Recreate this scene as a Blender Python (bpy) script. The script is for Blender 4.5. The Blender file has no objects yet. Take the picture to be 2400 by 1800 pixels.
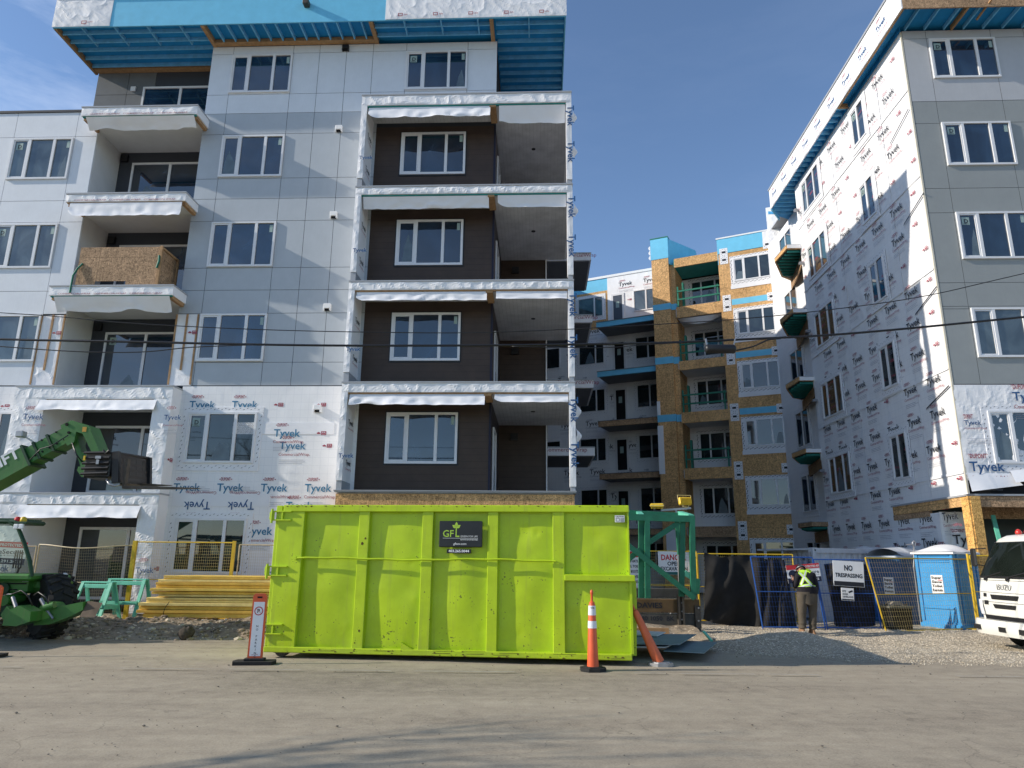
import bpy, bmesh, math, random
from mathutils import Matrix, Vector, noise as mnoise
random.seed(7)
R = math.radians
S = bpy.context.scene
COL = S.collection

# ---------------------------------------------------------------- camera
FPX, PITCH, ROLL, CAMH = 1645.0, 0.245412, 0.009443, 1.65
cp, sp = math.cos(PITCH), math.sin(PITCH); cr, sr = math.cos(ROLL), math.sin(ROLL)
_Rt = Vector((1, 0, 0)); _Dn = Vector((0, sp, -cp)); FW = Vector((0, cp, sp))
IX = cr*_Rt - sr*_Dn; IY = sr*_Rt + cr*_Dn
cam_d = bpy.data.cameras.new('camera'); cam = bpy.data.objects.new('camera', cam_d); COL.objects.link(cam)
cam_d.sensor_width = 36; cam_d.lens = 36*FPX/2400; cam_d.clip_start = 0.05; cam_d.clip_end = 3000
m = Matrix((( IX.x, -IY.x, -FW.x, 0), (IX.y, -IY.y, -FW.y, 0), (IX.z, -IY.z, -FW.z, CAMH), (0, 0, 0, 1)))
cam.matrix_world = m
S.camera = cam

# ---------------------------------------------------------------- sky and sun
SUN_DIR = Vector((1, 0.122, -0.522)).normalized()      # direction the light travels
SUN_EL = math.asin(-SUN_DIR.z)
to_sun = -SUN_DIR
W = bpy.data.worlds.new('World'); S.world = W; W.use_nodes = True
nt = W.node_tree; nt.nodes.clear()
sky = nt.nodes.new('ShaderNodeTexSky'); sky.sky_type = 'NISHITA'; sky.sun_disc = False
sky.sun_elevation = SUN_EL; sky.sun_rotation = math.atan2(to_sun.x, to_sun.y)
sky.altitude = 1000; sky.air_density = 1.0; sky.dust_density = 0.25; sky.ozone_density = 2.8
tc = nt.nodes.new('ShaderNodeTexCoord'); mp = nt.nodes.new('ShaderNodeMapping'); mp.inputs['Scale'].default_value = (1.2, 1.2, 5.0)
nz = nt.nodes.new('ShaderNodeTexNoise'); nz.inputs['Scale'].default_value = 2.1; nz.inputs['Detail'].default_value = 7; nz.inputs['Roughness'].default_value = .62
rp = nt.nodes.new('ShaderNodeValToRGB'); rp.color_ramp.elements[0].position = .47; rp.color_ramp.elements[1].position = .86
rp.color_ramp.elements[0].color = (0, 0, 0, 1); rp.color_ramp.elements[1].color = (.34, .34, .34, 1)
mx = nt.nodes.new('ShaderNodeMix'); mx.data_type = 'RGBA'; mx.inputs['B'].default_value = (4.6, 5.2, 6.4, 1)
bg = nt.nodes.new('ShaderNodeBackground'); bg.inputs['Strength'].default_value = 0.105
out = nt.nodes.new('ShaderNodeOutputWorld')
nt.links.new(tc.outputs['Generated'], mp.inputs['Vector']); nt.links.new(mp.outputs[0], nz.inputs['Vector'])
nt.links.new(nz.outputs[0], rp.inputs[0]); sx_ = nt.nodes.new('ShaderNodeSeparateXYZ'); mr = nt.nodes.new('ShaderNodeMapRange'); mr.inputs['From Min'].default_value = -.05; mr.inputs['From Max'].default_value = -.5; mr.inputs['To Min'].default_value = .15; mr.inputs['To Max'].default_value = 2.2
mm = nt.nodes.new('ShaderNodeMath'); mm.operation = 'MULTIPLY'; mm.use_clamp = True
nt.links.new(tc.outputs['Generated'], sx_.inputs[0]); nt.links.new(sx_.outputs[0], mr.inputs['Value']); nt.links.new(mr.outputs[0], mm.inputs[1]); nt.links.new(rp.outputs[0], mm.inputs[0]); nt.links.new(mm.outputs[0], mx.inputs['Factor'])
nt.links.new(sky.outputs[0], mx.inputs['A']); nt.links.new(mx.outputs['Result'], bg.inputs[0]); nt.links.new(bg.outputs[0], out.inputs[0])
sd = bpy.data.lights.new('sun', 'SUN'); sun = bpy.data.objects.new('sun', sd); COL.objects.link(sun)
sd.energy = 2.85; sd.angle = R(0.53); sd.color = (1.0, .92, .80)
sun.rotation_euler = SUN_DIR.to_track_quat('-Z', 'Y').to_euler(); sun.location = (-30, -4, 30)
S.view_settings.view_transform = 'Standard'; S.view_settings.look = 'None'; S.view_settings.gamma = 1
S.view_settings.exposure = 0.87

# ---------------------------------------------------------------- geometry helpers
def ray(x, y): return FW + (x-1200)/FPX*IX + (y-900)/FPX*IY
CAM = Vector((0, 0, CAMH))
def P(x, y, Y):
    d = ray(x, y); return CAM + d*(Y/d.y)
def G(x, y, z=0.0):
    d = ray(x, y); return CAM + d*((z-CAMH)/d.z)
class Frame:
    """a yawed frame: u along, v into the building, z up"""
    def __init__(s, o, yaw):
        s.o = Vector(o); s.yaw = yaw
        s.ux = Vector((math.cos(yaw), math.sin(yaw), 0)); s.vx = Vector((-math.sin(yaw), math.cos(yaw), 0))
        s.M = Matrix.Translation(s.o) @ Matrix.Rotation(yaw, 4, 'Z')
    def uz(s, x, y, v=0.0):
        d = ray(x, y); t = (s.o + s.vx*v - CAM).dot(s.vx)/d.dot(s.vx); p = CAM + d*t
        return (p-s.o).dot(s.ux), p.z
    def vz(s, x, y, u):
        d = ray(x, y); t = (s.o + s.ux*u - CAM).dot(s.ux)/d.dot(s.ux); p = CAM + d*t
        return (p-s.o).dot(s.vx), p.z
    def w(s, u, v, z): return s.o + s.ux*u + s.vx*v + Vector((0, 0, z))
SITE = Frame((0, 20, 0), -0.043)

MATW = {}
def link(o): COL.objects.link(o); return o
def tag(o, label=None, cat=None, group=None, kind=None):
    if label: o['label'] = label
    if cat: o['category'] = cat
    if group: o['group'] = group
    if kind: o['kind'] = kind
    return o
def empty(name, mat=None, label=None, cat=None, group=None, parent=None):
    o = bpy.data.objects.new(name, None); o.empty_display_size = .3; link(o)
    mat = mat or Matrix.Identity(4)
    o.matrix_world = mat; MATW[o.name] = mat.copy()
    return tag(o, label, cat, group)
def at(p, yaw=0.0): return Matrix.Translation(Vector(p)) @ Matrix.Rotation(yaw, 4, 'Z')

SPLIT = set('balcony_pier roof_beam house_wrap fascia_wrap roof_fascia rafter batten wall_lamp side_panel rib pier_foot corner_post side_joist loose_wrap wall recess_wall terrace_wall porch_beam porch_flashing porch_post strand_board_wall blue_sheathing wrap_strip overflow_spout header_beam guard_rail tower top_rail bottom_rail hinge roller post cross_tie stud front_board fork_frame grille headlight bumper_opening bolt lock_rod vent_flashing vent_opening vent_louvre corner_rib diagonal_brace steel_post wrap_overlap wiper strap soffit_joist door hydraulic_hose boom_collar foot_plate stabiliser cross_beam bracket control_lever tape_marks_x vent_hood wrap_edge work_lamp tripod vent_pipe balcony_slab fascia_lamp'.split())
class MB:
    def __init__(s, M=None): s.v = []; s.f = []; s.mi = []; s.M = M or Matrix.Identity(4); s.cur = 0; s.sm = False
    def add(s, vs, fs):
        n = len(s.v); M = s.M
        s.v += [M @ Vector(p) for p in vs]; s.f += [tuple(i+n for i in f) for f in fs]; s.mi += [s.cur]*len(fs)
        return s
    def box(s, x0, x1, y0, y1, z0, z1):
        return s.add([(x0,y0,z0),(x1,y0,z0),(x1,y1,z0),(x0,y1,z0),(x0,y0,z1),(x1,y0,z1),(x1,y1,z1),(x0,y1,z1)],
                     [(0,3,2,1),(4,5,6,7),(0,1,5,4),(1,2,6,5),(2,3,7,6),(3,0,4,7)])
    def bbox(s, x0, x1, y0, y1, z0, z1, b=.01):
        """box with chamfered long edges"""
        b = min(b, abs(x1-x0)*.45, abs(y1-y0)*.45, abs(z1-z0)*.45)
        bm = bmesh.new(); bmesh.ops.create_cube(bm, size=1)
        for vv in bm.verts: vv.co = Vector(((x0+x1)/2+vv.co.x*(x1-x0), (y0+y1)/2+vv.co.y*(y1-y0), (z0+z1)/2+vv.co.z*(z1-z0)))
        bmesh.ops.bevel(bm, geom=bm.edges[:]+bm.verts[:], offset=b, segments=1, affect='EDGES')
        bm.verts.ensure_lookup_table(); bm.verts.index_update()
        s.add([tuple(vv.co) for vv in bm.verts], [tuple(q.index for q in f.verts) for f in bm.faces]); bm.free(); return s
    def quad(s, a, b, c, d): return s.add([a, b, c, d], [(0, 1, 2, 3)])
    def prism(s, poly, z0, z1):
        n = len(poly)
        return s.add([(x, y, z0) for x, y in poly]+[(x, y, z1) for x, y in poly],
                     [tuple(range(n))[::-1], tuple(range(n, 2*n))]+[(i, (i+1) % n, n+(i+1) % n, n+i) for i in range(n)])
    def ext(s, poly, axis, a, b):
        """extrude a 2D polygon along axis 'x' or 'y' between a and b; poly in the two other coordinates"""
        n = len(poly); mk = (lambda p, t: (t, p[0], p[1])) if axis == 'x' else (lambda p, t: (p[0], t, p[1]))
        return s.add([mk(p, a) for p in poly]+[mk(p, b) for p in poly],
                     [tuple(range(n))[::-1], tuple(range(n, 2*n))]+[(i, (i+1) % n, n+(i+1) % n, n+i) for i in range(n)])
    def beam(s, a, b, w, h, up=(0, 0, 1)):
        a = Vector(a); b = Vector(b); d = (b-a).normalized(); upv = Vector(up)
        if abs(d.dot(upv)) > .98: upv = Vector((0, 1, 0))
        x = d.cross(upv).normalized(); y = x.cross(d)
        vs = [p+x*sx*w/2+y*sy*h/2 for p in (a, b) for sx, sy in ((-1,-1),(1,-1),(1,1),(-1,1))]
        return s.add(vs, [(0,3,2,1),(4,5,6,7),(0,1,5,4),(1,2,6,5),(2,3,7,6),(3,0,4,7)])
    def tube(s, pts, r, n=8, caps=True):
        pts = [Vector(p) for p in pts]; rs = r if isinstance(r, (list, tuple)) else [r]*len(pts)
        rings = []; prev = None
        for i, p in enumerate(pts):
            d = (pts[min(i+1, len(pts)-1)]-pts[max(i-1, 0)])
            d = d.normalized() if d.length > 1e-9 else Vector((0, 0, 1))
            if prev is None:
                upv = Vector((0, 0, 1)) if abs(d.z) < .9 else Vector((1, 0, 0)); x = d.cross(upv).normalized()
            else:
                x = prev - d*prev.dot(d); x.normalize()
            prev = x; y = d.cross(x)
            rings.append([p+(x*math.cos(2*math.pi*k/n)+y*math.sin(2*math.pi*k/n))*rs[i] for k in range(n)])
        vs = [q for rg in rings for q in rg]; fs = []
        for i in range(len(rings)-1):
            for k in range(n): fs.append((i*n+k, i*n+(k+1) % n, (i+1)*n+(k+1) % n, (i+1)*n+k))
        if caps: fs.append(tuple(range(n))[::-1]); fs.append(tuple((len(rings)-1)*n+k for k in range(n)))
        return s.add(vs, fs)
    def cyl(s, a, b, r, n=16): return s.tube([a, b], r, n)
    def grid(s, fn, nu, nv):
        vs = [fn(i/nu, j/nv) for j in range(nv+1) for i in range(nu+1)]
        return s.add(vs, [(j*(nu+1)+i, j*(nu+1)+i+1, (j+1)*(nu+1)+i+1, (j+1)*(nu+1)+i) for j in range(nv) for i in range(nu)])
    def lathe(s, prof, n=20, c=(0, 0)):
        vs = [(c[0]+r*math.cos(2*math.pi*k/n), c[1]+r*math.sin(2*math.pi*k/n), z) for r, z in prof for k in range(n)]
        fs = [(i*n+k, i*n+(k+1) % n, (i+1)*n+(k+1) % n, (i+1)*n+k) for i in range(len(prof)-1) for k in range(n)]
        fs += [tuple(range(n))[::-1], tuple((len(prof)-1)*n+k for k in range(n))]
        return s.add(vs, fs)
    def pieces(s, tol=.012):
        n = len(s.v); par = list(range(n))
        def fd(i):
            while par[i] != i: par[i] = par[par[i]]; i = par[i]
            return i
        for f in s.f:
            a = fd(f[0])
            for q in f[1:]: par[fd(q)] = a
        comp = {}
        for k, f in enumerate(s.f): comp.setdefault(fd(f[0]), []).append(k)
        bb = []
        for c, fs in comp.items():
            ps = [s.v[i] for k in fs for i in s.f[k]]
            bb.append([Vector([min(p[a] for p in ps)-tol for a in range(3)]), Vector([max(p[a] for p in ps)+tol for a in range(3)]), fs])
        merged = True
        while merged:
            merged = False
            for i in range(len(bb)):
                for j in range(i+1, len(bb)):
                    if all(bb[i][0][a] <= bb[j][1][a] and bb[j][0][a] <= bb[i][1][a] for a in range(3)):
                        A, B_ = bb[i], bb.pop(j); A[0] = Vector([min(A[0][a], B_[0][a]) for a in range(3)]); A[1] = Vector([max(A[1][a], B_[1][a]) for a in range(3)]); A[2] += B_[2]; merged = True; break
                if merged: break
        out = []
        for lo, hi, fs in bb:
            ids = sorted({i for k in fs for i in s.f[k]}); ix = {i: q for q, i in enumerate(ids)}
            m_ = MB(); m_.v = [s.v[i] for i in ids]; m_.f = [tuple(ix[i] for i in s.f[k]) for k in fs]; m_.mi = [s.mi[k] for k in fs]; out.append(m_)
        return out
    def build(s, name, mats, parent=None, smooth=None, local=False, **kw):
        """vertices are in the parent's space when local, else in world space"""
        if name in SPLIT and parent is not None and not kw.get('whole'):
            ps = s.pieces()
            if len(ps) > 1: return [p.build(name, mats, parent, smooth, local, whole=True, **kw) for p in ps][0]
        if not isinstance(mats, (list, tuple)): mats = [mats]
        vs = s.v
        if not local:
            if parent is not None: inv = MATW[parent.name].inverted(); vs = [inv @ q for q in vs]
            elif vs and kw.get('origin', True):
                c = sum(vs, Vector())/len(vs); c.z = min(q.z for q in vs); vs = [q-c for q in vs]
        me = bpy.data.meshes.new(name); me.from_pydata([tuple(q) for q in vs], [], s.f)
        for mt in mats: me.materials.append(mt)
        me.polygons.foreach_set('material_index', s.mi)
        if s.sm or smooth: me.shade_smooth()
        if smooth and smooth is not True: me.set_sharp_from_angle(angle=smooth)
        me.update()
        o = bpy.data.objects.new(name, me); link(o)
        if parent is not None: o.parent = parent; MATW[o.name] = MATW[parent.name].copy()
        elif not local and s.v and kw.get('origin', True): o.location = c; MATW[o.name] = Matrix.Translation(c)
        else: MATW[o.name] = Matrix.Identity(4)
        return tag(o, kw.get('label'), kw.get('cat'), kw.get('group'), kw.get('kind'))

# lettering: flat meshes of the built-in font, cached
_TX = {}
def text_geo(t, bold=0.0):
    k = (t, bold)
    if k in _TX: return _TX[k]
    c = bpy.data.curves.new('t', 'FONT'); c.body = t; c.size = 1; c.resolution_u = 2; c.offset = bold; c.fill_mode = 'FRONT'
    o = bpy.data.objects.new('t', c); COL.objects.link(o)
    dg = bpy.context.evaluated_depsgraph_get(); me = bpy.data.meshes.new_from_object(o.evaluated_get(dg))
    vs = [(v.co.x, v.co.y) for v in me.vertices]; fs = [tuple(p.vertices) for p in me.polygons]
    bpy.data.objects.remove(o); bpy.data.curves.remove(c); bpy.data.meshes.remove(me)
    x0 = min(v[0] for v in vs); x1 = max(v[0] for v in vs)
    _TX[k] = ([(a-x0, b) for a, b in vs], fs, x1-x0); return _TX[k]
def put_text(mb, t, x, z, w=None, h=None, y=0.0, bold=0.0, flip=False, center=False, rot=0.0, n=.73):
    """text in the wall plane: left x, baseline z; w total width or h cap height"""
    vs, fs, tw = text_geo(t, bold)
    sx = w/tw if w else h/n; sz = h/n if h else sx
    if center: x -= tw*sx/2
    q = []
    for a, b in vs:
        a *= sx; b *= sz
        if flip: a = tw*sx-a; b = -b
        if rot: a, b = a*math.cos(rot)-b*math.sin(rot), a*math.sin(rot)+b*math.cos(rot)
        q.append((x+a, y, z+b))
    mb.add(q, fs)

# ---------------------------------------------------------------- materials
def mk(name):
    mt = bpy.data.materials.new(name); mt.use_nodes = True; t = mt.node_tree; b = t.nodes['Principled BSDF']; return mt, t, b
def nd(t, kind, **kw):
    n = t.nodes.new('ShaderNode'+kind)
    for k, v in kw.items():
        if k in n.inputs.keys(): n.inputs[k].default_value = v
        else: setattr(n, k, v)
    return n
def c4(c): return (c[0], c[1], c[2], 1)
def ramp(t, fac, stops):
    r = t.nodes.new('ShaderNodeValToRGB'); e = r.color_ramp.elements
    while len(e) < len(stops): e.new(.5)
    for i, (p, c) in enumerate(stops): e[i].position = p; e[i].color = c4(c) if len(c) == 3 else c
    t.links.new(fac, r.inputs[0]); return r.outputs[0]
def coords(t, scale=(1, 1, 1), rot=(0, 0, 0)):
    tcn = nd(t, 'TexCoord'); mpn = nd(t, 'Mapping'); mpn.inputs['Scale'].default_value = scale; mpn.inputs['Rotation'].default_value = rot
    t.links.new(tcn.outputs['Object'], mpn.inputs[0]); return mpn.outputs[0]
def noise(t, vec, scale, detail=4, rough=.55, dist=0, typ='FBM'):
    n = nd(t, 'TexNoise'); n.noise_type = typ
    n.inputs['Scale'].default_value = scale; n.inputs['Detail'].default_value = detail; n.inputs['Roughness'].default_value = rough; n.inputs['Distortion'].default_value = dist
    t.links.new(vec, n.inputs['Vector']); return n.outputs[0]
def bump(t, b, h, strength, dist=.02, prev=None):
    n = nd(t, 'Bump'); n.inputs['Strength'].default_value = strength; n.inputs['Distance'].default_value = dist
    t.links.new(h, n.inputs['Height'])
    if prev is not None: t.links.new(prev, n.inputs['Normal'])
    t.links.new(n.outputs[0], b.inputs['Normal']); return n.outputs[0]
def mixc(t, fac, a, b, mode='MIX'):
    n = nd(t, 'Mix'); n.data_type = 'RGBA'; n.blend_type = mode
    if isinstance(fac, (int, float)): n.inputs['Factor'].default_value = fac
    else: t.links.new(fac, n.inputs['Factor'])
    for k, v in (('A', a), ('B', b)):
        if isinstance(v, (tuple, list)): n.inputs[k].default_value = c4(v)
        else: t.links.new(v, n.inputs[k])
    return n.outputs['Result']
def math_(t, op, a, b=None):
    n = nd(t, 'Math'); n.operation = op
    for i, v in enumerate((a, b)):
        if v is None: continue
        if isinstance(v, (int, float)): n.inputs[i].default_value = v
        else: t.links.new(v, n.inputs[i])
    return n.outputs[0]
def simple(name, col, rough=.55, spec=.4, var=.12, nscale=6, bmp=0, bscale=40, metal=0, coat=0):
    mt, t, b = mk(name); b.inputs['Roughness'].default_value = rough; b.inputs['Specular IOR Level'].default_value = spec; b.inputs['Metallic'].default_value = metal
    if coat: b.inputs['Coat Weight'].default_value = coat
    v = coords(t); n = noise(t, v, nscale, 5, .6)
    t.links.new(ramp(t, n, [(.25, tuple(c*(1-var) for c in col)), (.75, tuple(min(1, c*(1+var)) for c in col))]), b.inputs['Base Color'])
    if bmp: bump(t, b, noise(t, v, bscale, 4, .6), bmp, .01)
    return mt
def line_mask(t, coord, period, width, phase=0.0):
    """1 on thin lines repeated every period"""
    x = math_(t, 'ADD', coord, phase); x = math_(t, 'DIVIDE', x, period); x = math_(t, 'FRACT', x)
    return math_(t, 'LESS_THAN', x, width/period)
def sep(t, vec):
    n = nd(t, 'SeparateXYZ'); t.links.new(vec, n.inputs[0]); return n.outputs

def m_tyvek(name='housewrap', col=(.85, .845, .85), crinkle=.45, grid=True):
    mt, t, b = mk(name); v = coords(t); s = sep(t, v)
    b.inputs['Roughness'].default_value = .62; b.inputs['Specular IOR Level'].default_value = .25
    base = ramp(t, noise(t, v, 1.3, 4, .6), [(.3, tuple(c*.93 for c in col)), (.7, col)])
    if grid:
        h = math_(t, 'ADD', s[0], s[1])
        g = math_(t, 'MAXIMUM', line_mask(t, h, .235, .008), line_mask(t, s[2], .235, .008))
        base = mixc(t, math_(t, 'MULTIPLY', g, .22), base, (.3, .33, .4))
    t.links.new(base, b.inputs['Base Color'])
    v2 = coords(t, (1, 1, .55), (0, .2, 0)); r1 = noise(t, v2, 1.6, 5, .5, .9, 'RIDGED_MULTIFRACTAL'); r2 = noise(t, v, 11, 4, .6, .6, 'RIDGED_MULTIFRACTAL')
    p = bump(t, b, r1, crinkle*.75, .05); bump(t, b, r2, crinkle*.6, .012, p)
    return mt
def m_osb(name='strand_board', col=(.54, .33, .15)):
    mt, t, b = mk(name); b.inputs['Roughness'].default_value = .75; b.inputs['Specular IOR Level'].default_value = .2
    def layer(rot, sc):
        v = coords(t, sc, rot); n = nd(t, 'TexVoronoi'); n.inputs['Scale'].default_value = 9; n.inputs['Randomness'].default_value = 1
        nn = nd(t, 'TexNoise'); nn.inputs['Scale'].default_value = 3; t.links.new(v, nn.inputs['Vector'])
        vm = nd(t, 'VectorMath'); vm.operation = 'ADD'; t.links.new(v, vm.inputs[0]); t.links.new(nn.outputs[1], vm.inputs[1])
        t.links.new(vm.outputs[0], n.inputs['Vector']); o = nd(t, 'SeparateColor'); t.links.new(n.outputs['Color'], o.inputs[0]); return o.outputs[0]
    a = layer((.3, .5, .2), (4.5, 4.5, 1.4)); c = layer((.9, -.6, .7), (1.5, 1.5, 4.6)); e = layer((.2, .9, 1.3), (3, 1.2, 3.2))
    f = math_(t, 'ADD', math_(t, 'MULTIPLY', a, .4), math_(t, 'ADD', math_(t, 'MULTIPLY', c, .35), math_(t, 'MULTIPLY', e, .25)))
    cc = ramp(t, f, [(.18, tuple(x*.42 for x in col)), (.42, col), (.62, tuple(x*1.25 for x in col)), (.85, tuple(min(1, x*1.9) for x in col))])
    big = ramp(t, noise(t, coords(t), .8, 3, .5), [(.3, (.8, .78, .75)), (.7, (1.12, 1.1, 1.08))])
    s = sep(t, coords(t)); ln = math_(t, 'MAXIMUM', line_mask(t, s[2], 1.22, .012, .3), line_mask(t, math_(t, 'ADD', s[0], s[1]), 2.44, .012, .5))
    cc = mixc(t, 1.0, cc, big, 'MULTIPLY'); cc = mixc(t, math_(t, 'MULTIPLY', ln, .65), cc, tuple(x*.25 for x in col))
    t.links.new(cc, b.inputs['Base Color']); bump(t, b, f, .25, .004); return mt
def m_panel(name, col):
    mt, t, b = mk(name); b.inputs['Roughness'].default_value = .55; b.inputs['Specular IOR Level'].default_value = .35
    v = coords(t); st = noise(t, coords(t, (14, 14, 1.2)), 2.2, 5, .65)
    t.links.new(ramp(t, math_(t, 'ADD', math_(t, 'MULTIPLY', st, .35), math_(t, 'MULTIPLY', noise(t, v, 2.5, 5, .65), .65)), [(.3, tuple(c*.93 for c in col)), (.7, tuple(c*1.04 for c in col))]), b.inputs['Base Color'])
    bump(t, b, noise(t, v, .8, 1, .4), .035, .03); return mt
def m_siding(name, col, axis=2, period=.19):
    mt, t, b = mk(name); b.inputs['Roughness'].default_value = .5; b.inputs['Specular IOR Level'].default_value = .35
    v = coords(t); s = sep(t, v); fr = math_(t, 'FRACT', math_(t, 'DIVIDE', s[axis], period))
    cc = ramp(t, noise(t, v, 2, 4, .6), [(.3, tuple(c*.85 for c in col)), (.7, tuple(c*1.15 for c in col))])
    ln = math_(t, 'LESS_THAN', fr, .045); t.links.new(mixc(t, math_(t, 'MULTIPLY', ln, .6), cc, tuple(c*.3 for c in col)), b.inputs['Base Color'])
    bump(t, b, fr, .35, .012); return mt
def m_glass(name, col=(.014, .030, .055), f0=.75):
    mt, t, b = mk(name); b.inputs['Roughness'].default_value = .03; b.inputs['IOR'].default_value = 1.75; b.inputs['Specular IOR Level'].default_value = f0
    v = coords(t, (1, 1, .8)); oi = nd(t, 'ObjectInfo'); k = nd(t, 'VectorMath'); k.operation = 'ADD'; t.links.new(v, k.inputs[0])
    cx = nd(t, 'CombineXYZ'); t.links.new(math_(t, 'MULTIPLY', oi.outputs['Random'], 60), cx.inputs[0]); t.links.new(cx.outputs[0], k.inputs[1])
    n = noise(t, k.outputs[0], .9, 3, .5, 1.2)
    t.links.new(ramp(t, n, [(.38, tuple(c*.55 for c in col)), (.55, col), (.70, tuple(c*1.5 for c in col)), (.80, (.04, .058, .07))]), b.inputs['Base Color'])
    bump(t, b, noise(t, v, 1.4, 2, .5), .03, .02); return mt
def m_paint(name, col, rough=.4, dirt=.35, chip=(.12, .10, .06), coat=.15, dents=.25, chipt=.635):
    mt, t, b = mk(name); b.inputs['Specular IOR Level'].default_value = .4; b.inputs['Coat Weight'].default_value = coat; b.inputs['Coat Roughness'].default_value = .3
    v = coords(t); s = sep(t, v)
    cc = ramp(t, noise(t, v, 1.6, 6, .65), [(.3, tuple(c*(1-dirt*.35) for c in col)), (.62, col), (.8, tuple(min(1, c*1.06) for c in col))])
    sp_ = noise(t, v, 26, 4, .55); low = math_(t, 'SUBTRACT', noise(t, v, 3.2, 4, .6), math_(t, 'MULTIPLY', s[2], .045))
    k = math_(t, 'GREATER_THAN', math_(t, 'ADD', math_(t, 'MULTIPLY', sp_, .62), math_(t, 'MULTIPLY', low, .38)), chipt)
    cc = mixc(t, math_(t, 'MULTIPLY', k, .8), cc, chip)
    gm = math_(t, 'MULTIPLY', math_(t, 'SUBTRACT', 1.0, math_(t, 'DIVIDE', s[2], .9)), noise(t, v, 5, 6, .7)); gm = ramp(t, gm, [(.28, (0, 0, 0)), (.75, (1, 1, 1))]); cc = mixc(t, math_(t, 'MULTIPLY', gm, dirt*.6), cc, (.16, .135, .08))
    stv = noise(t, coords(t, (9, 9, .5)), 1.5, 4, .6); cc = mixc(t, math_(t, 'MULTIPLY', ramp(t, stv, [(.55, (0, 0, 0)), (.8, (1, 1, 1))]), dirt*.45), cc, (.17, .14, .08))
    t.links.new(cc, b.inputs['Base Color']); b.inputs['Roughness'].default_value = rough
    p = bump(t, b, noise(t, v, 1.3, 2, .45), dents, .06); bump(t, b, sp_, .06, .004, p); return mt
def m_ground(name, cols, scale=1.0, stretch=(1, 1, 1), bstr=.5, bdist=.02, pebble=0.0, rough=.9, cell=60):
    mt, t, b = mk(name); b.inputs['Roughness'].default_value = rough; b.inputs['Specular IOR Level'].default_value = .25
    v = coords(t, stretch); v1 = coords(t)
    big = noise(t, v, .35*scale, 6, .62, .4); mid = noise(t, v1, 3.5*scale, 6, .7); fine = noise(t, v1, 45*scale, 5, .75)
    f = math_(t, 'ADD', math_(t, 'MULTIPLY', big, .36), math_(t, 'ADD', math_(t, 'MULTIPLY', mid, .27), math_(t, 'MULTIPLY', fine, .37)))
    n = len(cols); cc = ramp(t, f, [(.40+.20*i/(n-1), c) for i, c in enumerate(cols)])
    vo = nd(t, 'TexVoronoi'); vo.inputs['Scale'].default_value = cell; t.links.new(v1, vo.inputs['Vector'])
    sc = nd(t, 'SeparateColor'); t.links.new(vo.outputs['Color'], sc.inputs[0])
    if pebble:
        cc = mixc(t, math_(t, 'MULTIPLY', math_(t, 'GREATER_THAN', sc.outputs[0], 1-pebble), .75), cc, tuple(min(1, x*1.9) for x in cols[-1]))
        cc = mixc(t, math_(t, 'MULTIPLY', math_(t, 'LESS_THAN', sc.outputs[1], pebble*.8), .6), cc, tuple(x*.35 for x in cols[0]))
    stk = ramp(t, noise(t, coords(t, (.12, 3.2, 1)), 1.0, 7, .7), [(.35, (.95, .91, .86)), (.65, (1.08, 1.05, .99))]); cc = mixc(t, 1.0 if stretch[0] < 1 else 0.0, cc, stk, 'MULTIPLY')
    if stretch[0] < 1:
        dn_ = nd(t, 'TexNoise'); dn_.inputs['Scale'].default_value = 1.3; dn_.inputs['Detail'].default_value = 6; t.links.new(v1, dn_.inputs['Vector']); av = nd(t, 'VectorMath'); av.operation = 'MULTIPLY_ADD'; t.links.new(dn_.outputs[1], av.inputs[0]); av.inputs[1].default_value = (1.1, 1.1, 1.1); t.links.new(v1, av.inputs[2])
        cv = nd(t, 'TexVoronoi'); cv.feature = 'DISTANCE_TO_EDGE'; cv.inputs['Scale'].default_value = .42; t.links.new(av.outputs[0], cv.inputs['Vector'])
        cm_ = math_(t, 'MULTIPLY', math_(t, 'LESS_THAN', cv.outputs[0], .0035), math_(t, 'GREATER_THAN', noise(t, v1, .35, 3, .5), .50)); cc = mixc(t, math_(t, 'MULTIPLY', cm_, .25), cc, (.06, .05, .04))
        sp3 = noise(t, v1, 16, 3, .6); cc = mixc(t, math_(t, 'MULTIPLY', math_(t, 'GREATER_THAN', sp3, .68), .30), cc, (.10, .085, .065))
    t.links.new(cc, b.inputs['Base Color'])
    p = bump(t, b, mid, bstr, bdist*3); p = bump(t, b, fine, bstr, bdist*.5, p)
    if pebble: bump(t, b, vo.outputs['Distance'], bstr*.6, bdist*.5, p)
    return mt
def flat(name, col, rough=.6): return simple(name, col, rough, .35, .05, 20)

M = {}
M['tyvek'] = m_tyvek(); M['flap'] = m_tyvek('wrap_back', (.82, .82, .84), .3, False); M['crumpled'] = m_tyvek('crumpled_wrap', (.85, .845, .855), .5, False)
M['osb'] = m_osb(); M['osb_d'] = m_osb('weathered_strand_board', (.36, .235, .14)); M['osb_y'] = m_osb('yellow_strand_board', (.62, .36, .12))
M['blue'] = simple('blue_sheathing', (.16, .52, .74), .6, .3, .07, 3, .08, 60); M['bluewood'] = simple('blue_treated_joist', (.17, .50, .78), .7, .3, .18, 5)
M['bluedeep'] = simple('blue_roof_deck', (.015, .25, .56), .7, .3, .15, 2); M['teal'] = simple('teal_joist', (.03, .26, .24), .7, .3, .2, 4)
M['light'] = m_panel('light_cladding', (.68, .71, .75)); M['grey'] = m_panel('grey_cladding', (.43, .465, .50)); M['rgrey'] = m_panel('mid_grey_cladding', (.30, .315, .31)); M['rlight'] = m_panel('pale_grey_cladding', (.46, .465, .48))
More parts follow.
